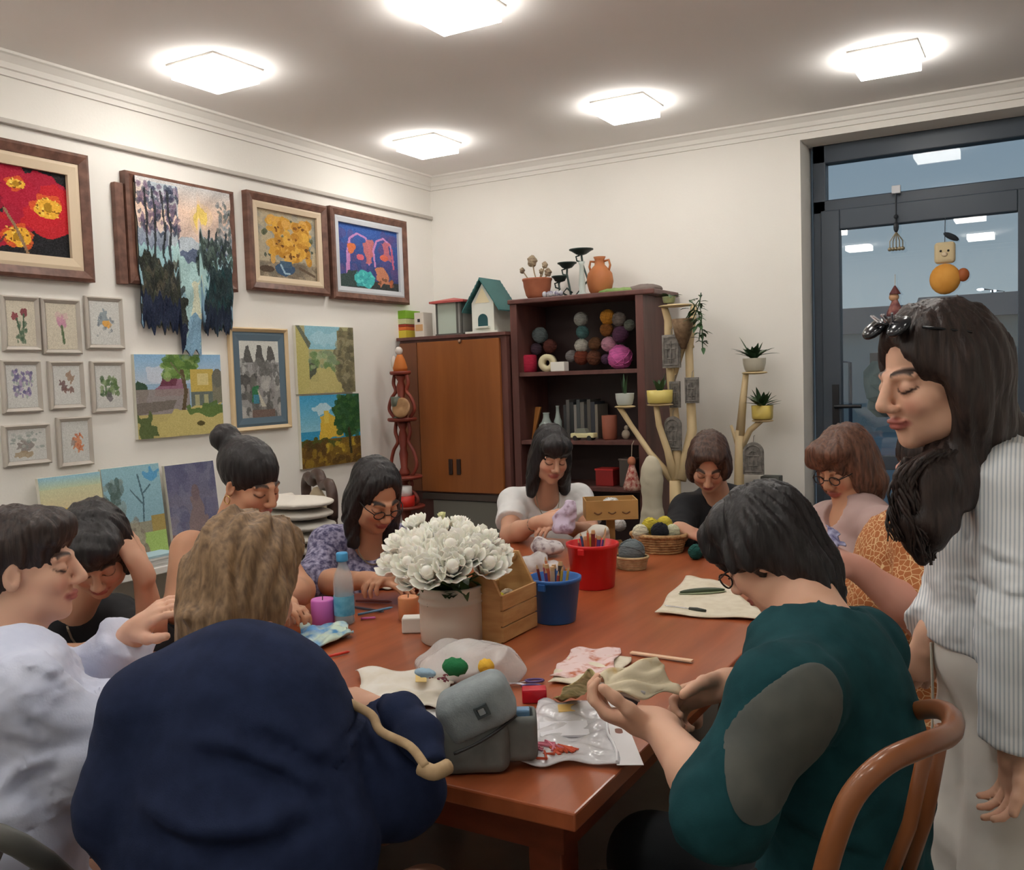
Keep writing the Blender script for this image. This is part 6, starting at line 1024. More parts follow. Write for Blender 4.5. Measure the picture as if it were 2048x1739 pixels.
# ------------------------------------------------------------------ chairs under the seated people
M_bw = mat('bentwood', (122, 70, 38), (148, 90, 52), rough=.3, scale=5, stretch=(1, 1, .3), coat=.3); M_bk = mat('chair_black', (36, 36, 38), rough=.5)
CL = ['black chair under the navy jumper person', 'grey chair with round back at the bottom left corner', 'black chair of the person leaning on a hand', 'black chair under the bun haired person', 'black chair of the person in mottled purple-grey', 'black office chair of the person in white t-shirt', 'black chair under the black top person at far end', 'black chair of the dusty pink t-shirt person', 'black chair under the orange dress', 'bentwood armchair with curved brown back rail, right foreground']
M_gc = mat('chair_grey', (96, 96, 92), rough=.5)
for i, (b, off) in enumerate(CHAIRS):
    hp = b.J['spine'][3]; f, r = b.RH[1], b.RH[0]; m = M_gc if i == 1 else (M_bw if i == 9 else M_bk); t = thing('chair', CL[i], 'chair', (hp[0], hp[1], 0)); Q = lambda x, y, z: r*x+f*y+UPZ*z; zs = hp[2]-.145
    F_ = MB(); ring = [Q(.215*math.cos(a), .03+.215*math.sin(a), zs) for a in np.linspace(0, 2*math.pi, 29)[:-1]]
    F_.add([v-UPZ*.03 for v in ring]+ring, [tuple(range(28))[::-1], tuple(range(28, 56))]+[(j, (j+1) % 28, 28+(j+1) % 28, 28+j) for j in range(28)]).build('seat', m, t, bevel=.006)
    for x, y in ((-.16, -.13), (.16, -.13), (-.16, .19), (.16, .19)): MB().tube([Q(x*1.15, y*1.15, 0), Q(x, y, zs-.03)], [.013, .016], 8).build('leg', m, t, smooth=2)
    if i == 9:
        # back rail: one long bent hoop sweeping round the sitter
        oo = np.array(t.location); top = [P(1638, 1790, 1.22), P(1668, 1680, 1.20), P(1706, 1590, 1.19), P(1770, 1525, 1.19), P(1850, 1488, 1.22), P(1898, 1468, 1.28), P(1906, 1440, 1.34), P(1890, 1422, 1.42), P(1862, 1417, 1.50), P(1815, 1425, 1.6), P(1760, 1440, 1.8), P(1700, 1460, 1.95)]
        MB().tube([q-oo for q in smoothp(top)], .0155, 12).build('back_rail', M_bw, t, smooth=True)
        for pa, pb2 in (((1885, 1455, 1.36), (1800, 1790, 1.50)), ((1855, 1482, 1.30), (1760, 1800, 1.42))): MB().tube([P(*pa)-oo, (P(*pa)+P(*pb2))/2-oo+RT*.01, P(*pb2)-oo], .011, 10).build('upright', M_bw, t, smooth=True)
        mb = MB(); e_ = P(1638, 1790, 1.22)-oo; mb.tube([e_, e_*[.9, .9, .8], Q(-.18, -.05, zs-.02)], .014, 8); mb.build('arm_post', M_bw, t, smooth=True)
    elif i == 1:
        oo = np.array(t.location); arc = [P(-60, 1655, 1.42), P(0, 1672, 1.42), P(40, 1690, 1.44), P(90, 1722, 1.48), P(150, 1775, 1.55)]; MB().tube([q-oo for q in arc], .018, 10).build('back_rail', m, t, smooth=True); MB().tube([arc[1]-oo, Q(-.17, -.17, zs-.02)], .014, 8).build('upright', m, t); MB().tube([arc[3]-oo, Q(.17, -.17, zs-.02)], .014, 8).build('upright', m, t)
    else:
        bw, bh = (.20, .30) if i in (0,) else (.19, .30)
        for x in (-.16, .16): MB().tube([Q(x, -.19, zs-.02), Q(x, -.24, zs+.26)], .012, 8).build('upright', m, t, smooth=2)
        mb = MB(); mb.sheet(lambda u, v: Q((u-.5)*2*bw, -.235-.03*math.sin(u*math.pi)-.02*v, zs+.16+v*.20), 10, 4, .016); mb.build('backrest', m, t, smooth=2)
# ------------------------------------------------------------------ things on the table
def T(px, py, dz=.0): p = onz(px, py, TZ); return np.array([p[0], p[1], TZ+.0005+dz])
def rod(mb, a, b, r, n=6): return mb.tube([a, b], r, n)
# bouquet in a pale enamel pot
pc = T(906, 1278); t = thing('flower_pot', 'large off-white ridged enamel pot holding the white rose bouquet', 'flower pot', tuple(pc))
M_en = mat('enamel_white', (208, 204, 192), (216, 212, 200), rough=.35, scale=5)
MB().lathe([(.086, 0), (.091, .004), (.092, .06), (.092, .112), (.0955, .116), (.092, .120), (.092, .132), (.095, .136), (.092, .140), (.091, .150), (.094, .156), (.091, .160), (.084, .160), (.082, .14), (0, .13)], n=36).build('pot_body', M_en, t, smooth=True)
M_rose = mat('rose_petal', (248, 246, 232), (252, 251, 244), rough=.6, scale=20, sss=.08); M_bud = mat('rose_bud', (220, 220, 160), (232, 232, 190), rough=.6)
def rose_mesh(name, seed, n_rings=((4, .3, .015), (5, .55, .021), (6, .8, .028)), buddy=False):
    r_ = np.random.default_rng(seed); m_ = MB(); m_.ball((0, 0, .008), (.012, .012, .018), 8, 6)
    for n, op, R0 in n_rings:
        ph = r_.uniform(0, 6)
        for i in range(n):
            a = ph+2*math.pi*i/n+r_.normal(0, .1); w_ = 2.4*math.pi/n*.5
            def fn(u, v, a=a, w_=w_, op=op, R0=R0):
                q = a+(u-.5)*2*w_*(1-.45*v*v); rr = R0*(.35+.75*math.sin(v*1.7*min(op, 1)+.1))*(1+.10*v*op); z = -.016+.042*v*(1-.32*op*v)+.003*math.sin(u*9+i)
                return (rr*math.cos(q), rr*math.sin(q), z)
            m_.sheet(fn, 4, 4, .0012)
    me = m_.build(name, M_rose if not buddy else M_bud, None, smooth=True); return me
rose_protos = [rose_mesh('bloom', s_) for s_ in (1, 2, 3)]; bud_p = rose_mesh('bloom', 9, ((4, .3, .012), (5, .5, .016)), True)
for q in rose_protos+[bud_p]: COL.objects.unlink(q)
M_stem = mat('stem_green', (58, 84, 44), (86, 110, 62), rough=.6, scale=20)
RS = [(800, 1088, 2.62, 1.), (838, 1092, 2.56, 1.05), (858, 1148, 2.46, 1.15), (902, 1098, 2.5, 1.2), (872, 1062, 2.62, .95), (930, 1068, 2.6, .9), (950, 1100, 2.52, .95), (974, 1130, 2.5, 1.15), (832, 1048, 2.66, .8), (790, 1128, 2.6, 1.15), (868, 1112, 2.5, 1.0), (905, 1136, 2.46, 1.15), (968, 1078, 2.62, .95), (998, 1104, 2.62, .85), (822, 1130, 2.5, 1.1), (916, 1048, 2.7, .75), (846, 1072, 2.6, .8), (990, 1128, 2.58, 1.0), (820, 1160, 2.5, .8), (884, 1036, 2.7, .55), (936, 1112, 2.48, 1.)]
for i, (px, py, d_, s_) in enumerate(RS):
    p = P(px, py, d_); t = thing('rose', {0: 'white rose at the upper left of the bouquet', 9: 'white rose hanging furthest left of the bouquet', 7: 'big white rose at the right side of the bouquet', 19: 'small greenish rose bud at the very top of the bouquet', 8: 'small rose above the left of the bouquet', 13: 'white rose furthest right of the bouquet', 2: 'long pale rose low at the front of the bouquet', 11: 'large creamy rose at the front centre of the bouquet'}.get(i, ['white rose, second from the left in the upper bouquet', '', '', 'full white rose at the middle of the bouquet', 'white rose just right of the two topmost small buds', 'rose near the top right of the bouquet', 'rose right of the bouquet middle', '', '', '', 'rose directly left of the large front centre rose', '', 'white rose behind the right side of the bouquet', '', 'rose low at the left of the bouquet, inside of the furthest left one', 'small half open rose at the top of the bouquet', 'small rose in the upper left of the bouquet', 'rose at the lower right rim of the bouquet', 'small rose lowest at the left over the peach candle', '', 'pale rose between the front centre rose and the right side'][i] or 'white rose in the left half of the bouquet'), 'rose', tuple(p), group='white roses in the enamel pot')
    c = (rose_protos[i % 3] if s_ > .7 else bud_p).copy(); COL.objects.link(c); c.parent = t; c.scale = (s_*1.4,)*3; dirv = _n(p-(pc+np.array([0, 0, .12]))); c.rotation_euler = Vector(tuple(dirv*.9+UPZ*.3+BK*.35)).to_track_quat('Z', 'Y').to_euler()
    b0 = pc+np.array([rng.normal(0, .025), rng.normal(0, .025), .135])-p; m_ = MB(); m_.tube([b0, b0*.45+np.array([0, 0, .0]), -dirv*.012], .0025, 5); m_.build('stem', M_stem, t)
    lf_ = MB()
    for q in range(3): lf_.add(*leaf(b0*rng.uniform(.2, .8), rng.normal(size=3)+BK*.6, .055, .014, .2))
    lf_.build('leaves', mat('rose_leaf', (44, 72, 34), (70, 98, 52), rough=.5, scale=14), t, smooth=True)
t = thing('greenery', 'dark green leaves at the rim of the enamel pot under the roses', 'leaves', tuple(pc+UPZ*.135)); m_ = MB()
for i in range(46): a = rng.uniform(0, 6.28); r0 = rng.uniform(0, .07); m_.add(*leaf((r0*math.cos(a), r0*math.sin(a), .0), (math.cos(a)*.8, math.sin(a)*.8, rng.uniform(.2, 1.1)), rng.uniform(.05, .09), .016, .35))
tag(m_.build('foliage', MATS['rose_leaf'], t, smooth=True), kind='stuff')
# water bottle and candles
b_ = T(690, 1247); t = thing('water_bottle', 'clear water bottle with blue cap and light blue label, left half of table', 'bottle', tuple(b_)); M_pet = mat('clear_plastic', (206, 222, 230), rough=.05, alpha=.35)
MB().lathe([(.026, 0), (.031, .006), (.031, .04), (.029, .045), (.031, .05), (.031, .13), (.027, .155), (.014, .185), (.013, .2), (0, .2)], n=24).build('bottle_body', M_pet, t, smooth=True); MB().lathe([(.0316, .03), (.0318, .032), (.0318, .088), (.0316, .09)], n=24, cap=False).build('label', mat('bottle_label', (70, 150, 186), (110, 180, 206), rough=.4, scale=40), t, smooth=True)
MB().lathe([(.0175, .195), (.018, .2), (.018, .218), (.016, .222)], n=20).build('cap', mat('cap_blue', (72, 158, 210), rough=.4), t, smooth=2); MB().lathe([(.027, .008), (.0285, .012), (.0285, .07), (0, .07)], n=20).build('water', mat('water_blue', (150, 200, 214), rough=.05, alpha=.45), t, smooth=True)
for px, py, r, h, c, lab in ((647, 1247, .036, .078, (206, 112, 190), 'pink cylindrical candle beside the water bottle'), (818, 1238, .032, .072, (208, 140, 96), 'peach cylindrical candle left of the flower pot')):
    t = thing('candle', lab, 'candle', tuple(T(px, py)), group='pillar candles'); MB().lathe([(r*.94, 0), (r, .003), (r, h-.004), (r*.94, h), (r*.6, h-.003), (0, h-.004)], n=26).build('wax', mat('wax_%d' % px, c, rough=.45, sss=.2), t, smooth=2); MB().tube([(0, 0, h-.004), (.001, 0, h+.008)], .0015, 5).build('wick', mat('wick', (60, 50, 44)), t)
# wooden crate with gable ends and a dowel handle
M_cr = mat('crate_wood', (178, 134, 82), (200, 158, 104), rough=.65, scale=3, stretch=(3, 3, 14), detail=5)
a, b_ = T(1008, 1288), T(1068, 1252); c_ = T(962, 1262); t = thing('wooden_crate', 'light wooden tool crate with dowel handle beside the flower pot', 'crate', tuple(a)); ly = min(b_[1]-a[1], .26); lx = .13; h = .135
for i in range(3):
    for x0 in (-.008, -lx): MB().box((x0, .0, .004+i*.045), (x0+.008, ly, .004+i*.045+.041)).build('slat', M_cr, t, bevel=.001)
for y0 in (0, ly-.01):
    MB().add([(-lx+.008, y0, 0), (-.008, y0, 0), (-.008, y0, h), (-lx*.42, y0, .225), (-lx*.58, y0, .225), (-lx+.008, y0, h), (-lx+.008, y0+.01, 0), (-.008, y0+.01, 0), (-.008, y0+.01, h), (-lx*.42, y0+.01, .225), (-lx*.58, y0+.01, .225), (-lx+.008, y0+.01, h)], [(0, 1, 2, 3, 4, 5), (11, 10, 9, 8, 7, 6)]+[(i, 6+i, 6+(i+1) % 6, (i+1) % 6) for i in range(6)]).build('end_board', M_cr, t)
MB().box((-lx+.008, .01, 0), (-.008, ly-.01, .006)).build('bottom', M_cr, t); MB().tube([(-lx/2, -.008, .208), (-lx/2, ly+.008, .208)], .009, 10).build('handle', M_cr, t, smooth=2)
for k, (x, y, z, c, lab) in enumerate(((-.035, .04, .13, (226, 216, 60), 'yellow yarn pompom in the wooden crate'), (-.075, .06, .13, (226, 214, 170), 'cream yarn ball in the wooden crate'), (-.06, .13, .12, (212, 196, 170), 'beige yarn ball at the back of the wooden crate'))): yarn(a[0]+x, a[1]+y, .024, 0, c, lab, z=a[2]+z-.02, grp='yarn in the wooden crate')
# buckets
def bucket(lab, p, r0, r1, h, col, handle=True):
    t = thing('bucket', lab, 'bucket', tuple(p)); m = mat('bucket_%d_%d' % col[:2], col, rough=.35); MB().lathe([(r0*.97, 0), (r0, .003), (r1, h-.012), (r1*1.05, h-.012), (r1*1.06, h), (r1, h+.001), (r1*.97, h), (r0*.95, .006), (0, .006)], n=36).build('tub', m, t, smooth=2)
    for s_ in (-1, 1): MB().box((-.012, s_*r1*1.04-.006, h-.03), (.012, s_*r1*1.04+.006, h-.008)).build('lug', m, t, bevel=.003)
    return t
bl = T(1111, 1240); bt = bucket('blue plastic bucket full of pencils and tools, in front of the red one', bl, .062, .078, .135, (38, 96, 168)); rd = T(1187, 1172); bucket('bright red plastic bucket of craft tools, centre of the table', rd, .074, .088, .155, (206, 30, 34))
PC = [((186, 74, 50), 'rust'), ((120, 40, 40), 'dark red'), ((202, 120, 80), 'peach'), ((188, 160, 60), 'ochre'), ((90, 70, 140), 'violet'), ((160, 70, 90), 'rose'), ((70, 60, 54), 'dark brown'), ((206, 176, 140), 'natural wood'), ((200, 96, 60), 'orange-red'), ((60, 84, 130), 'dusk blue')]
def fill(p, r, h, n, hue, bn, grp, zb=.01):
    for i in range(n):
        (c, nm) = PC[(i*3+hue) % 10]; a = 2*math.pi*i/n+.3; rr = r*.5*(.4+.6*((i*5) % 3)/2); L = h*rng.uniform(1.05, 1.32); base_ = np.array([rr*.6*math.cos(a), rr*.6*math.sin(a), zb]); tip = np.array([rr*1.5*math.cos(a+.3), rr*1.5*math.sin(a+.3), L])
        t = thing('pencil' if i % 3 else 'felting_tool', '%s %s standing %s in the %s bucket' % (nm, 'pencil' if i % 3 else 'tool handle', ['at the left', 'near the middle', 'towards the back', 'at the right'][int(((a % 6.28)/6.29)*4)], bn), 'pencil' if i % 3 else 'tool', tuple(p), group=grp)
        MB().tube([base_, tip], .004 if i % 3 else .007, 6).build('shaft', mat('stick_%d' % ((i*3+hue) % 10), c, rough=.5), t); MB().tube([tip, tip+_n(tip-base_)*.012], [.004 if i % 3 else .008, .001 if i % 3 else .006], 6).build('tip', mat('tip_wood', (196, 160, 116)), t)
fill(bl, .07, .135, 13, 0, 'blue', 'pencils and tools in the blue bucket'); fill(rd, .08, .15, 12, 4, 'red', 'pencils and tools in the red bucket')
# orange tray with crumpled clear bag
p_ = T(1082, 1168); t = thing('tray', 'orange plastic tray behind the blue bucket', 'tray', tuple(p_)); m = mat('tray_orange', (214, 122, 36), rough=.4); MB().box((-.09, -.06, 0), (.09, .06, .006)).box((-.09, -.06, 0), (.09, -.055, .05)).box((-.09, .055, 0), (.09, .06, .05)).box((-.09, -.06, 0), (-.085, .06, .05)).box((.085, -.06, 0), (.09, .06, .05)).box((-.095, -.065, .046), (.095, -.055, .053)).build('tray_body', m, t, bevel=.002)
M_film = mat('crumpled_film', (206, 202, 200), (228, 226, 226), rough=.22, scale=14, alpha=.72, bump=.5, bscale=40)
def lump(name, lab, cat, loc, ells, m, amp=.008, f=40, hf=.0055, part='film', seed=0, rz=0):
    t = thing(name, lab, cat, tuple(loc)); A = np.array([e[0] for e in ells]); R0 = max(max(e[1]) for e in ells)+.04; F = Field(A.min(0)-R0, A.max(0)+R0, [], hf, hf)
    for e in ells: F.ell(e[0], e[1], None, .02)
    def dd(p):
        q = p*f; return amp*(np.abs(np.sin(q[:, 0]+2*np.sin(q[:, 1]*.7+seed)))+np.abs(np.sin(q[:, 1]*1.1+2*np.sin(q[:, 2]*.9+seed))) - 1.1)
    F.disp(dd); F.cut((0, 0, .0005), (0, 0, -1)); F.mesh(part, m, t); return t
lump('plastic_bag', 'crumpled clear plastic bag in the orange tray', 'plastic bag', p_+[0, 0, .012], [((-.03, 0, .05), (.055, .045, .04)), ((.04, .01, .045), (.05, .04, .03)), ((0, .0, .08), (.03, .03, .025))], M_film)
# baskets with yarn
M_wk = mat('wicker', (142, 104, 66), (190, 152, 104), rough=.8, scale=44, kind='noise', bump=.7, bscale=90)
def basket(lab, p, rx, ry, h, m, name='wicker_basket'):
    t = thing(name, lab, 'basket', tuple(p))
    for i in range(7):
        z = h*(i+.5)/7; s_ = .84+.16*(i/6); MB().tube([(rx*s_*math.cos(a)*(1+.012*math.sin(a*24+i*3.14)), ry*s_*math.sin(a)*(1+.012*math.sin(a*24+i*3.14)), z) for a in np.linspace(0, 2*math.pi, 49)], h/13, 6).build('weave_ring', m, t, smooth=True)
    MB().tube([(rx*1.02*math.cos(a), ry*1.02*math.sin(a), h) for a in np.linspace(0, 2*math.pi, 33)], h*.12, 8).build('rim', m, t, smooth=True); MB().lathe([(.8, .002), (.8, .01)], n=24).build('bottom', m, t).scale = (rx, ry, 1); return t
bk = T(1318, 1102); basket('brown wicker basket filled with yellow, white and black yarn balls', bk, .115, .085, .072, M_wk)
for x, y, z, r, c, lab in ((-.078, -.02, .085, .033, (226, 222, 196), 'cream yarn ball at the left of the wicker basket'), (-.032, .02, .105, .034, (220, 202, 70), 'yellow yarn ball left of centre in the wicker basket'), (.03, .03, .108, .033, (214, 196, 72), 'yellow yarn ball right of centre in the wicker basket'), (.0, -.035, .09, .036, (30, 34, 44), 'black yarn ball at the front of the wicker basket'), (.055, -.025, .085, .03, (216, 218, 186), 'pale yarn ball at the right front of the wicker basket'), (.085, .015, .08, .026, (236, 234, 222), 'small white yarn ball at the right rim of the wicker basket')):
    yarn(bk[0]+x*RT[0]-y*BK[0], bk[1]+x*RT[1]-y*BK[1], r, 0, c, lab, z=bk[2]+z, grp='yarn balls in the wicker basket')
ys = T(1392, 1118); yarn(ys[0], ys[1], .03, 0, (24, 84, 78), 'dark teal yarn ball on the table right of the wicker basket', z=ys[2]+.03)
b2_ = T(1264, 1136); basket('small beige wire basket right of the red bucket', b2_, .062, .055, .045, mat('wire_beige', (168, 140, 100), (196, 170, 130), rough=.6, scale=40), 'wire_basket'); yarn(b2_[0], b2_[1], .05, 0, (112, 122, 126), 'large grey yarn ball in the small wire basket', z=b2_[2]+.062); yarn(b2_[0]-.065, b2_[1]-.06, .022, 0, (206, 96, 104), 'small pink yarn ball between red bucket and wire basket', z=TZ+.023)
yw = T(1240, 1062); yarn(yw[0], yw[1], .03, 0, (232, 228, 224), 'single white yarn ball on the table under the wooden tray', z=TZ+.031)
# raised wooden tray on a post
pb = T(1222, 1088); t = thing('pedestal_tray', 'light wooden tray with scalloped side raised on a square post', 'tray', tuple(pb)); zt_ = ony(1222, 1034, pb[1])[2]-pb[2]; zh = ony(1222, 996, pb[1])[2]-pb[2]
fl = lambda v: RT*v[0]-BK*v[1]+UPZ*v[2]
M_ct = mat('tray_wood', (170, 128, 74), (190, 148, 92), rough=.7, scale=5)
MB().box((-.05, -.04, 0), (.05, .04, .012), fl).box((-.018, -.018, .012), (.018, .018, zt_), fl).build('post', M_ct, t, bevel=.002); MB().box((-.112, -.08, zt_), (.112, .08, zt_+.008), fl).build('base', M_ct, t, bevel=.002)
for lo, hi in (((-.112, -.08, zt_+.008), (.112, -.074, zh)), ((-.112, .074, zt_+.008), (.112, .08, zh)), ((-.112, -.074, zt_+.008), (-.106, .074, zh)), ((.106, -.074, zt_+.008), (.112, .074, zh))): MB().box(lo, hi, fl).build('side', M_ct, t, bevel=.001)
for x in (-.06, 0, .06): MB().tube([fl((x-.016+.004*k, -.081, zt_+.035-.008*math.sin(k*math.pi/8))) for k in range(9)], .003, 5).build('cutout', mat('cutout_dark', (112, 74, 40)), t)
for x, y, z, r, c, lab in ((0, 0, .028, .038, (232, 230, 226), 'large white yarn ball on the raised wooden tray'), (.042, -.02, .02, .03, (226, 216, 212), 'pinkish white yarn ball at right on the raised tray'), (-.03, -.03, .014, .027, (222, 220, 210), 'off-white yarn ball front left on the raised tray'), (-.06, .02, .01, .024, (84, 86, 90), 'small dark grey yarn ball left on the raised tray'), (.02, .04, .03, .03, (214, 212, 208), 'light grey yarn ball at the back of the raised tray')):
    q = pb+fl((x, y, 0)); yarn(q[0], q[1], r, 0, c, lab, z=pb[2]+zt_+.02+z, grp='yarn balls on the raised wooden tray')
# cloths
def cloth(name, lab, cat, quad, m, part='fabric', th=.0025, amp=.003, n=16, z=None, f=7., cz=None):
    pts = [T(*q) if len(q) == 2 else P(q[0], q[1], q[2]) for q in quad]; c = np.mean(pts, 0); c[2] = TZ if cz is None else cz; t = thing(name, lab, cat, tuple(c)); pts = [p-c for p in pts]
    def fn(u, v):
        p = (pts[0]*(1-u)+pts[1]*u)*(1-v)+(pts[3]*(1-u)+pts[2]*u)*v; e = 1; return p+UPZ*(.004+amp*(1+math.sin(u*f+2*math.sin(v*f*.8))*math.cos(v*f*1.2+u*2)))+RT*.006*math.sin(v*9)*(1 if u > .9 or u < .1 else 0)+FWD*.006*math.sin(u*11)*(1 if v > .9 or v < .1 else 0)
    o_ = MB().sheet(fn, n, n, th); ob = o_.build(part, m, t, smooth=True); return t, fn, c
M_ln = mat('linen_cream', (214, 204, 182), (226, 218, 198), rough=.9, scale=30)
cloth('fabric_piece', 'cream fabric piece under the green case, right half of the table', 'fabric', [(1372, 1156), (1440, 1166), (1548, 1246), (1308, 1230)], M_ln)
p_ = T(1405, 1192, .012); t = thing('glasses_case', 'dark green slim case lying on the cream fabric', 'case', tuple(p_)); d_ = _n(T(1455, 1188)-T(1352, 1194)); R_m = np.array([d_, np.cross(UPZ, d_), UPZ]); MB().ball((0, 0, .006), (.078, .014, .010), 24, 10, R=R_m).build('case_body', mat('case_green', (52, 66, 44), rough=.35), t, smooth=True); MB().ball((0, -.0, .001), (.082, .018, .005), 24, 8, R=R_m).build('lip', mat('case_lip', (150, 160, 130), rough=.4), t, smooth=True)
a, b_ = T(1330, 1218, .012), T(1412, 1229, .012); t = thing('awl', 'thin tool with dark handle on the cream fabric', 'tool', tuple(a)); MB().tube([(0, 0, 0), (b_-a)*.62], .0018, 6).build('shaft', MATS['silver'] if 'silver' in MATS else mat('silver', (214, 214, 222), metal=.9, rough=.25), t); MB().tube([(b_-a)*.6, (b_-a)*.8, b_-a], [.005, .007, .004], 8).build('handle', mat('handle_darkgreen', (44, 50, 44), rough=.4), t, smooth=True)
a, b_ = T(1262, 1309, .004), T(1385, 1326, .004); t = thing('wooden_ruler', 'pale flat wooden strip lying behind the sewing hands', 'ruler', tuple(a)); d_ = b_-a; s_ = _n(np.cross(d_, UPZ))*.008; MB().add([s_, -s_, d_-s_, d_+s_, s_+UPZ*.004, -s_+UPZ*.004, d_-s_+UPZ*.004, d_+s_+UPZ*.004], [(0, 1, 2, 3), (4, 7, 6, 5), (0, 4, 5, 1), (1, 5, 6, 2), (2, 6, 7, 3), (3, 7, 4, 0)]).build('strip', mat('ruler_wood', (232, 196, 164), rough=.6), t)
M_pat = mat('floral_print', (230, 206, 204), (190, 110, 80), rough=.9, scale=34, contrast=(.52, .72))
cloth('fabric_piece', 'small folded pink patchwork fabric left of the pale strip', 'fabric', [(1142, 1308), (1240, 1302), (1226, 1364), (1098, 1362)], M_pat, amp=.006); cloth('fabric_piece', 'cream backing cloth crumpled around the pink patchwork', 'fabric', [(1136, 1318), (1262, 1318), (1236, 1372), (1094, 1370)], M_ln, amp=.002)
M_tw = mat('embroidered_cream', (214, 202, 174), (200, 168, 110), rough=.9, scale=26, contrast=(.55, .75))
cloth('embroidery', 'cream embroidery cloth held between the sewing hands', 'embroidery', [(1196, 1368, 1.66), (1312, 1322, 1.74), (1360, 1405, 1.70), (1225, 1400, 1.60)], M_tw, amp=.008, cz=.86)
cloth('embroidery_band', 'narrow yellowish embroidered cloth strip trailing from the held embroidery', 'embroidery', [(1175, 1346, 1.76), (1222, 1372, 1.72), (1150, 1402), (1104, 1404)], mat('embroidery_floral', (206, 190, 140), (150, 140, 90), rough=.9, scale=50), amp=.004, cz=.80)
t = thing('thread_skeins', 'white and grey twisted thread skeins held under the left sewing hand', 'thread', tuple(P(1245, 1378, 1.66)))
for k in range(4): o_ = np.array(t.location); MB().tube([P(1200+4*k, 1366+9*k, 1.66)-o_, P(1240+4*k, 1374+9*k, 1.655)-o_+UPZ*.004, P(1290-5*k, 1386+7*k, 1.65)-o_], .0035, 6).build('skein', mat('skein_%d' % (k % 2), [(214, 212, 214), (92, 90, 104)][k % 2], rough=.6), t, smooth=True)
# red box, small scissors
p_ = T(1069, 1402); t = thing('red_box', 'small bright red pincushion box left of the clear bag', 'box', tuple(p_)); MB().box((-.028, -.018, 0), (.028, .018, .032), fl).build('box_body', mat('box_red', (190, 24, 44), rough=.35), t, bevel=.004)
p_ = T(1066, 1372, .004); t = thing('scissors', 'small scissors with purple handles behind the red box', 'scissors', tuple(p_))
for s_ in (-1, 1):
    MB().tube([fl((.022*math.cos(a)+s_*.004, .008*s_+.011*math.sin(a)+.012*s_, .003)) for a in np.linspace(0, 6.28, 13)], .003, 6).build('handle', mat('scissors_purple', (96, 76, 136), rough=.4), t, smooth=True); MB().tube([fl((-.018, .01*s_, .003)), fl((-.06, -.006*s_, .003))], .0025, 5).build('blade', mat('silver', (214, 214, 222), metal=.9, rough=.25), t)
# grey pouch
p_ = T(960, 1532); t = thing('grey_pouch', 'grey boxy zip pouch with square badge in the foreground', 'pouch', tuple(p_)); M_gp = mat('pouch_grey', (134, 143, 146), (146, 155, 158), rough=.85, scale=30, bump=.15, bscale=300); M_gd = mat('pouch_dark', (104, 108, 106), (114, 118, 116), rough=.85, scale=30)
RP = facing(18, 0, 0); 
def ppt(x, y, z): return RP[0]*-x+RP[1]*y+UPZ*z
F = Field((-.14, -.14, 0), (.16, .16, .24), [], .004, .004)
PR = np.array([_n(RT*.93+UPZ*.30-BK*.1), BK, _n(UPZ*.93-RT*.30)])
B0 = np.array([RT, BK, UPZ]); F.rbox(ppt(-.008, .0, .05), (.066, .046, .05), .022, B0); F.cut((0, 0, .002), (0, 0, -1)); F.disp(wrinkle(.001, 20)); F.mesh('lower_body', M_gd, t)
F = Field((-.15, -.15, 0), (.17, .17, .26), [], .004, .004)
c_, s2_ = math.cos(.42), math.sin(.42); B1 = np.array([RT*c_+UPZ*s2_, BK, UPZ*c_-RT*s2_])
F.rbox(ppt(-.004, .004, .118), (.072, .05, .05), .03, B1, .02); F.cut(ppt(0, 0, .078), -(B1[2]), .004)
F.disp(wrinkle(.001, 20, 2)); F.mesh('flap', M_gp, t)
a = P(0,0,0)*0+RT*.010+BK*.0545+UPZ*.128; n1 = BK; R1 = np.array([_n(np.cross(UPZ, n1)), n1, np.cross(n1, _n(np.cross(UPZ, n1)))*-1]); bx = lambda v: a+B1[0]*v[0]+n1*v[1]+B1[2]*v[2]
mb = MB()
for s_ in ((-.013, -.011, .013, -.007), (-.013, .007, .013, .011), (-.013, -.007, -.008, .007), (.008, -.007, .013, .007)): mb.box((s_[0], -.004, s_[1]), (s_[2], .0075, s_[3]), bx)
mb.build('badge', mat('badge_dark', (70, 78, 80), rough=.5), t); MB().box((-.006, -.004, -.006), (.006, .007, .006), bx).build('badge_centre', mat('badge_light', (150, 158, 160), rough=.4), t)
MB().tube(smoothp([ppt(-.062, .048, .052), ppt(-.02, .056, .068), ppt(.02, .056, .086), ppt(.062, .046, .106)]), .003, 6).build('zip', mat('zip_dark', (48, 50, 52), rough=.4), t, smooth=True)
F = Field((-.06, -.16, .0), (.22, .16, .2), [], .004, .004); F.rbox(ppt(.078, .012, .058), (.034, .040, .044), .014, B0); F.rbox(ppt(.080, .010, .085), (.024, .030, .04), .008, B0, .004, 1); F.cut((0, 0, .004), (0, 0, -1)); F.mesh('side_pocket', M_gd, t)
t = thing('tissue_packet', 'blue tissue packet sticking out of the grey pouch', 'tissue packet', tuple(p_+ppt(.08, .015, .075))); MB().box((-.018, -.012, 0), (.018, .012, .032), fl).build('wrapper', mat('wrapper_blue', (110, 150, 186), rough=.3), t, bevel=.004)
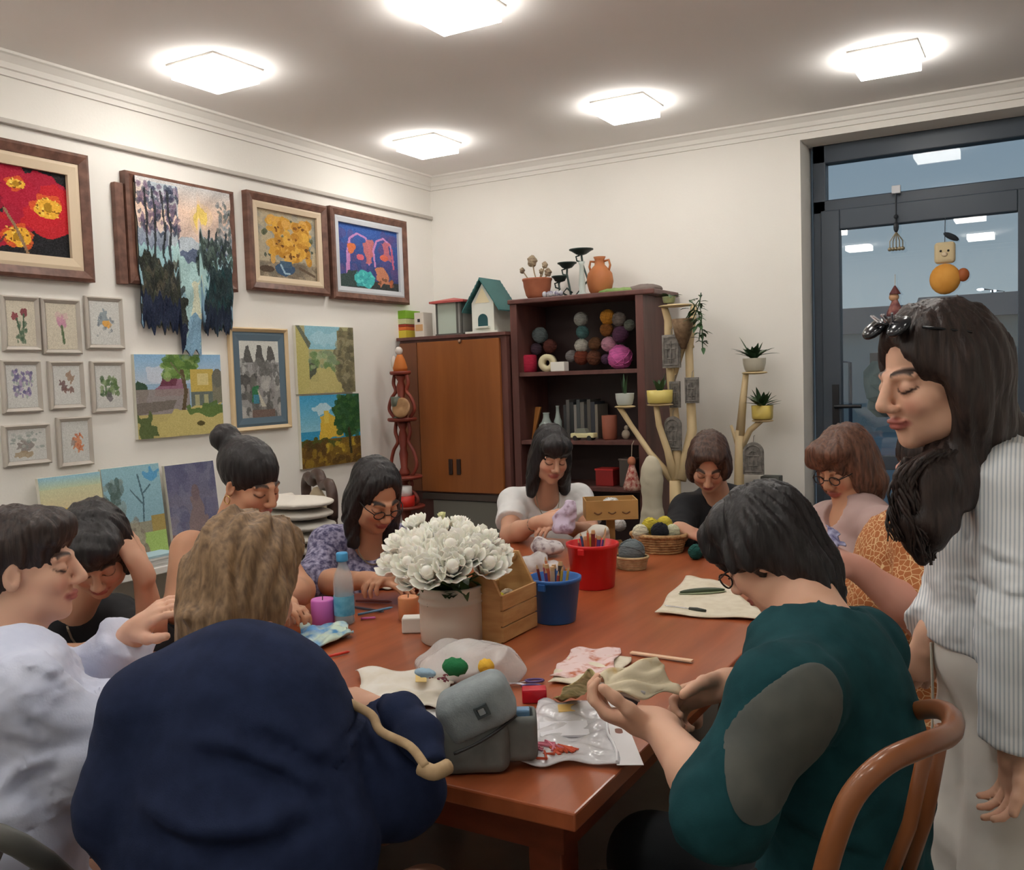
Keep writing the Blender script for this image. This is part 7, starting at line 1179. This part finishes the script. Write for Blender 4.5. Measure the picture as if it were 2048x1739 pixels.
# clear zip bag with white header
q = [(1078, 1410), (1212, 1412), (1236, 1536), (984, 1536)]; t, fnb, cb = cloth('zip_bag', 'large clear zip bag with coloured threads lying near the table corner', 'plastic bag', q, mat('film_clear', (216, 214, 218), (236, 236, 240), rough=.15, scale=10, alpha=.75, bump=.5, bscale=22), part='film', amp=.005, n=26, f=15)
hq = [T(1212, 1410, .004)-cb, T(1252, 1470, .004)-cb, T(1288, 1540, .004)-cb, T(1238, 1540, .004)-cb]
def hdr(u, v):
    A0, A1, B1, B0 = T(1206, 1410, .010)-cb, T(1236, 1410, .010)-cb, T(1288, 1541, .010)-cb, T(1234, 1541, .010)-cb; return (A0*(1-u)+A1*u)*(1-v)+(B0*(1-u)+B1*u)*v
MB().sheet(hdr, 4, 8, .001).build('header_card', mat('card_white', (224, 222, 224), rough=.5), t); hc = hdr(.45, .52)+UPZ*.0012; e1, e2 = _n(hdr(1, .5)-hdr(0, .5)), _n(hdr(.5, 1)-hdr(.5, 0)); MB().add([hc+e1*.008*math.cos(a)+e2*(.008*math.sin(a)+(.006 if math.sin(a) > 0 else -.006)) for a in np.linspace(0, 6.28, 17)[:-1]], [tuple(range(16))]).build('hang_hole', M_tabd, t)
MB().tube([fnb(.98, v)+UPZ*.004 for v in np.linspace(0, 1, 8)], .003, 6).build('zip_strip', mat('zip_white', (232, 232, 236), rough=.3), t)
for u, v, w_, c, lab, nm in ((.30, .82, (.045, .022, .006), (206, 120, 140), 'pink thread bundle inside the clear bag', 'thread_bundle'), (.52, .84, (.03, .024, .006), (212, 92, 62), 'orange thread bundle inside the clear bag', 'thread_bundle'), (.45, .14, (.018, .022, .004), (226, 190, 116), 'yellow card inside the clear bag, top', 'card'), (.5, .5, (.05, .04, .003), (226, 226, 232), 'white folded paper inside the clear bag', 'paper')):
    c0 = fnb(u, v)+cb; t2 = thing(nm, lab, 'thread' if 'thread' in nm else nm, (c0[0], c0[1], c0[2]-.002), group='contents of the clear bag'); mb = MB()
    if 'thread' in nm:
        for k in range(16): e = rng.normal(0, 1, 2); mb.tube([fl((w_[0]*.5*e[0]-.01, w_[1]*.5*e[1], .006)), fl((w_[0]*.4*e[1], w_[1]*.6*e[0], .010)), fl((w_[0]*.5*e[0]+.015, -w_[1]*.4*e[1], .006))], .0028, 5)
    else: mb.box((-w_[0], -w_[1], .004), (w_[0], w_[1], .0085), fl)
    mb.build('fill', mat('fill_%d' % c[1], c, rough=.6), t2)
# big crumpled clear bag in front of the pot
p_ = T(918, 1366); lump('plastic_bag', 'big crumpled clear bag in front of the flower pot, green and yellow yarn inside', 'plastic bag', p_, [((-.03, .05, .02), (.13, .085, .04)), ((.05, .06, .035), (.09, .07, .055)), ((-.085, .08, .03), (.05, .05, .05)), ((0, .03, .05), (.06, .04, .04))], mat('bag_film', (228, 226, 224), (242, 241, 240), rough=.14, scale=8, alpha=.55, bump=.7, bscale=26), amp=.011, f=24, seed=2, hf=.0045)
for px, py, c, r, lab in ((910, 1326, (30, 112, 66), (.034, .026, .02), 'dark green yarn wad on the big crumpled bag'), (972, 1326, (222, 176, 60), (.02, .02, .018), 'yellow yarn wad on the big crumpled bag'), (850, 1338, (150, 180, 200), (.03, .014, .01), 'light blue yarn wisp at the left of the big bag')):
    z_ = .078; q0 = onz(px, py, TZ+z_); t = thing('yarn_wad', lab, 'yarn', (q0[0], q0[1], TZ+z_-.008)); MB().ball((0, 0, 0), r, 14, 9, disp=lambda d: .14*math.sin(9*d[0]+5*d[2])*math.sin(8*d[1])).build('wool', mat('wad_%d' % c[0], c, rough=.95, bump=.4, bscale=90), t, smooth=True)
p_ = T(826, 1262); t = thing('small_box', 'small white box tucked left of the enamel pot', 'box', tuple(p_)); MB().box((-.03, -.025, 0), (.03, .025, .045), fl).build('carton_body', MATS['box_white'], t, bevel=.004)
# embroidered white cloth and saucer
M_em = mat('embroidered_white', (226, 222, 214), (214, 206, 190), rough=.9, scale=16)
cloth('embroidered_cloth', 'white cloth with small dark red and ochre embroidery, in front of navy jumper', 'embroidery', [(712, 1352), (910, 1346), (900, 1432), (742, 1428)], M_em, amp=.009, n=24, f=9); eq = lambda u, v: None
t = thing('embroidery_motif', 'dark red stitched sprig and ochre block on the white cloth', 'stitching', tuple(T(868, 1372, .028))); o_ = np.array(t.location)
for k in range(9): a_ = T(850+rng.uniform(0, 46), 1358+rng.uniform(0, 34), .03)-o_; MB().tube([a_+np.array([.006*math.cos(x), .005*math.sin(x), .0]) for x in np.linspace(0, 5.2, 8)], .0016, 5).build('stitch', mat('stitch_red', (110, 40, 56), rough=.8), t)
MB().sheet(lambda u, v: T(832+22*u, 1366+22*v, .029)-o_, 3, 3, .001).build('patch', mat('stitch_ochre', (214, 186, 120)), t)
p_ = T(858, 1440); t = thing('saucer', 'small round white lid lying by the grey pouch', 'lid', tuple(p_)); MB().lathe([(.03, 0), (.044, .005), (.046, .009), (.04, .008), (.03, .005), (0, .005)], n=28).build('dish', mat('dish_white', (228, 230, 230), rough=.3), t, smooth=2)
# blue packet, pens, combs
cloth('blue_packet', 'crinkled light blue packet next to the pink candle', 'packet', [(596, 1262), (690, 1256), (706, 1276), (612, 1312)], mat('packet_blue', (70, 140, 196), (196, 216, 200), rough=.3, scale=18, contrast=(.4, .62)), part='wrapper', amp=.010, f=11, th=.004)
for i, (a, b_, c, lab, nm) in enumerate((((704, 1216), (768, 1226), (60, 70, 84), 'dark pen in front of the bottle', 'pen'), ((716, 1232), (786, 1222), (90, 130, 160), 'steel blue pen crossing the dark one', 'pen'), ((712, 1204), (784, 1206), (120, 60, 50), 'brown crochet hook behind the pens', 'crochet_hook'), ((640, 1320), (700, 1306), (206, 60, 44), 'red pencil at the navy shoulder', 'pencil'), ((722, 1240), (752, 1238), (190, 90, 150), 'short pink pen beside the bottle', 'pen'))):
    A_, B_ = T(*a, .005), T(*b_, .005+.008*(i == 1)); t = thing(nm, lab, nm.replace('_', ' '), tuple(A_)); MB().tube([(0, 0, 0), (B_-A_)*.92, B_-A_], [.004, .004, .001], 7).build('barrel', mat('pen_%d' % i, c, rough=.35), t, smooth=True)
# cloths held at the far end
lump('embroidery', 'lilac patterned cloth held by the person in the white t-shirt', 'embroidery', P(1128, 1042, 3.98)-UPZ*.05, [((-.0, 0, .06), (.05, .03, .05)), ((.03, .0, .10), (.03, .025, .045)), ((.0, -.01, .02), (.05, .04, .03))], mat('lilac_cloth', (206, 192, 214), (128, 92, 116), rough=.9, scale=26, contrast=(.5, .7)), amp=.006, f=50, part='fabric')
lump('cloth_bundle', 'white cloth bundle on the table in front of the lilac cloth', 'cloth', T(1188, 1098), [((0, 0, .05), (.07, .05, .035)), ((.03, -.01, .08), (.045, .04, .03)), ((-.05, 0, .03), (.05, .05, .03))], mat('cloth_offwhite', (206, 202, 192), (216, 212, 204), rough=.9, scale=10), amp=.004, f=36, part='fabric')
lump('lace_cloth', 'crumpled grey lacy cloth on the table before the white t-shirt person', 'cloth', T(1096, 1112), [((0, 0, .035), (.075, .05, .03)), ((-.04, 0, .05), (.03, .03, .03))], mat('lace_grey', (198, 192, 192), (120, 100, 108), rough=.9, scale=40, contrast=(.5, .7)), amp=.006, f=44, part='fabric', seed=3)
lump('purple_cloth', 'dull purple cloth by the wicker basket, right side of the table', 'cloth', T(1428, 1112), [((0, 0, .015), (.08, .05, .02))], mat('cloth_purple', (112, 70, 84), (140, 96, 110), rough=.9, scale=16), amp=.004, f=40, part='fabric', seed=5)
cloth('sewing_cloth', 'white cloth under the hand of the person in purple-grey top', 'cloth', [(742, 1172), (806, 1162), (812, 1178), (752, 1182)], M_em, amp=.005)
cloth('sewing_cloth', 'lilac phone-sized cloth in the raised hand near the auburn bob', 'cloth', [(1652, 1058, 2.3), (1674, 1066, 2.28), (1688, 1100, 2.22), (1660, 1100, 2.26)], mat('lilac_pale', (176, 178, 206), (92, 90, 130), rough=.7, scale=40), amp=.004, cz=1.0)
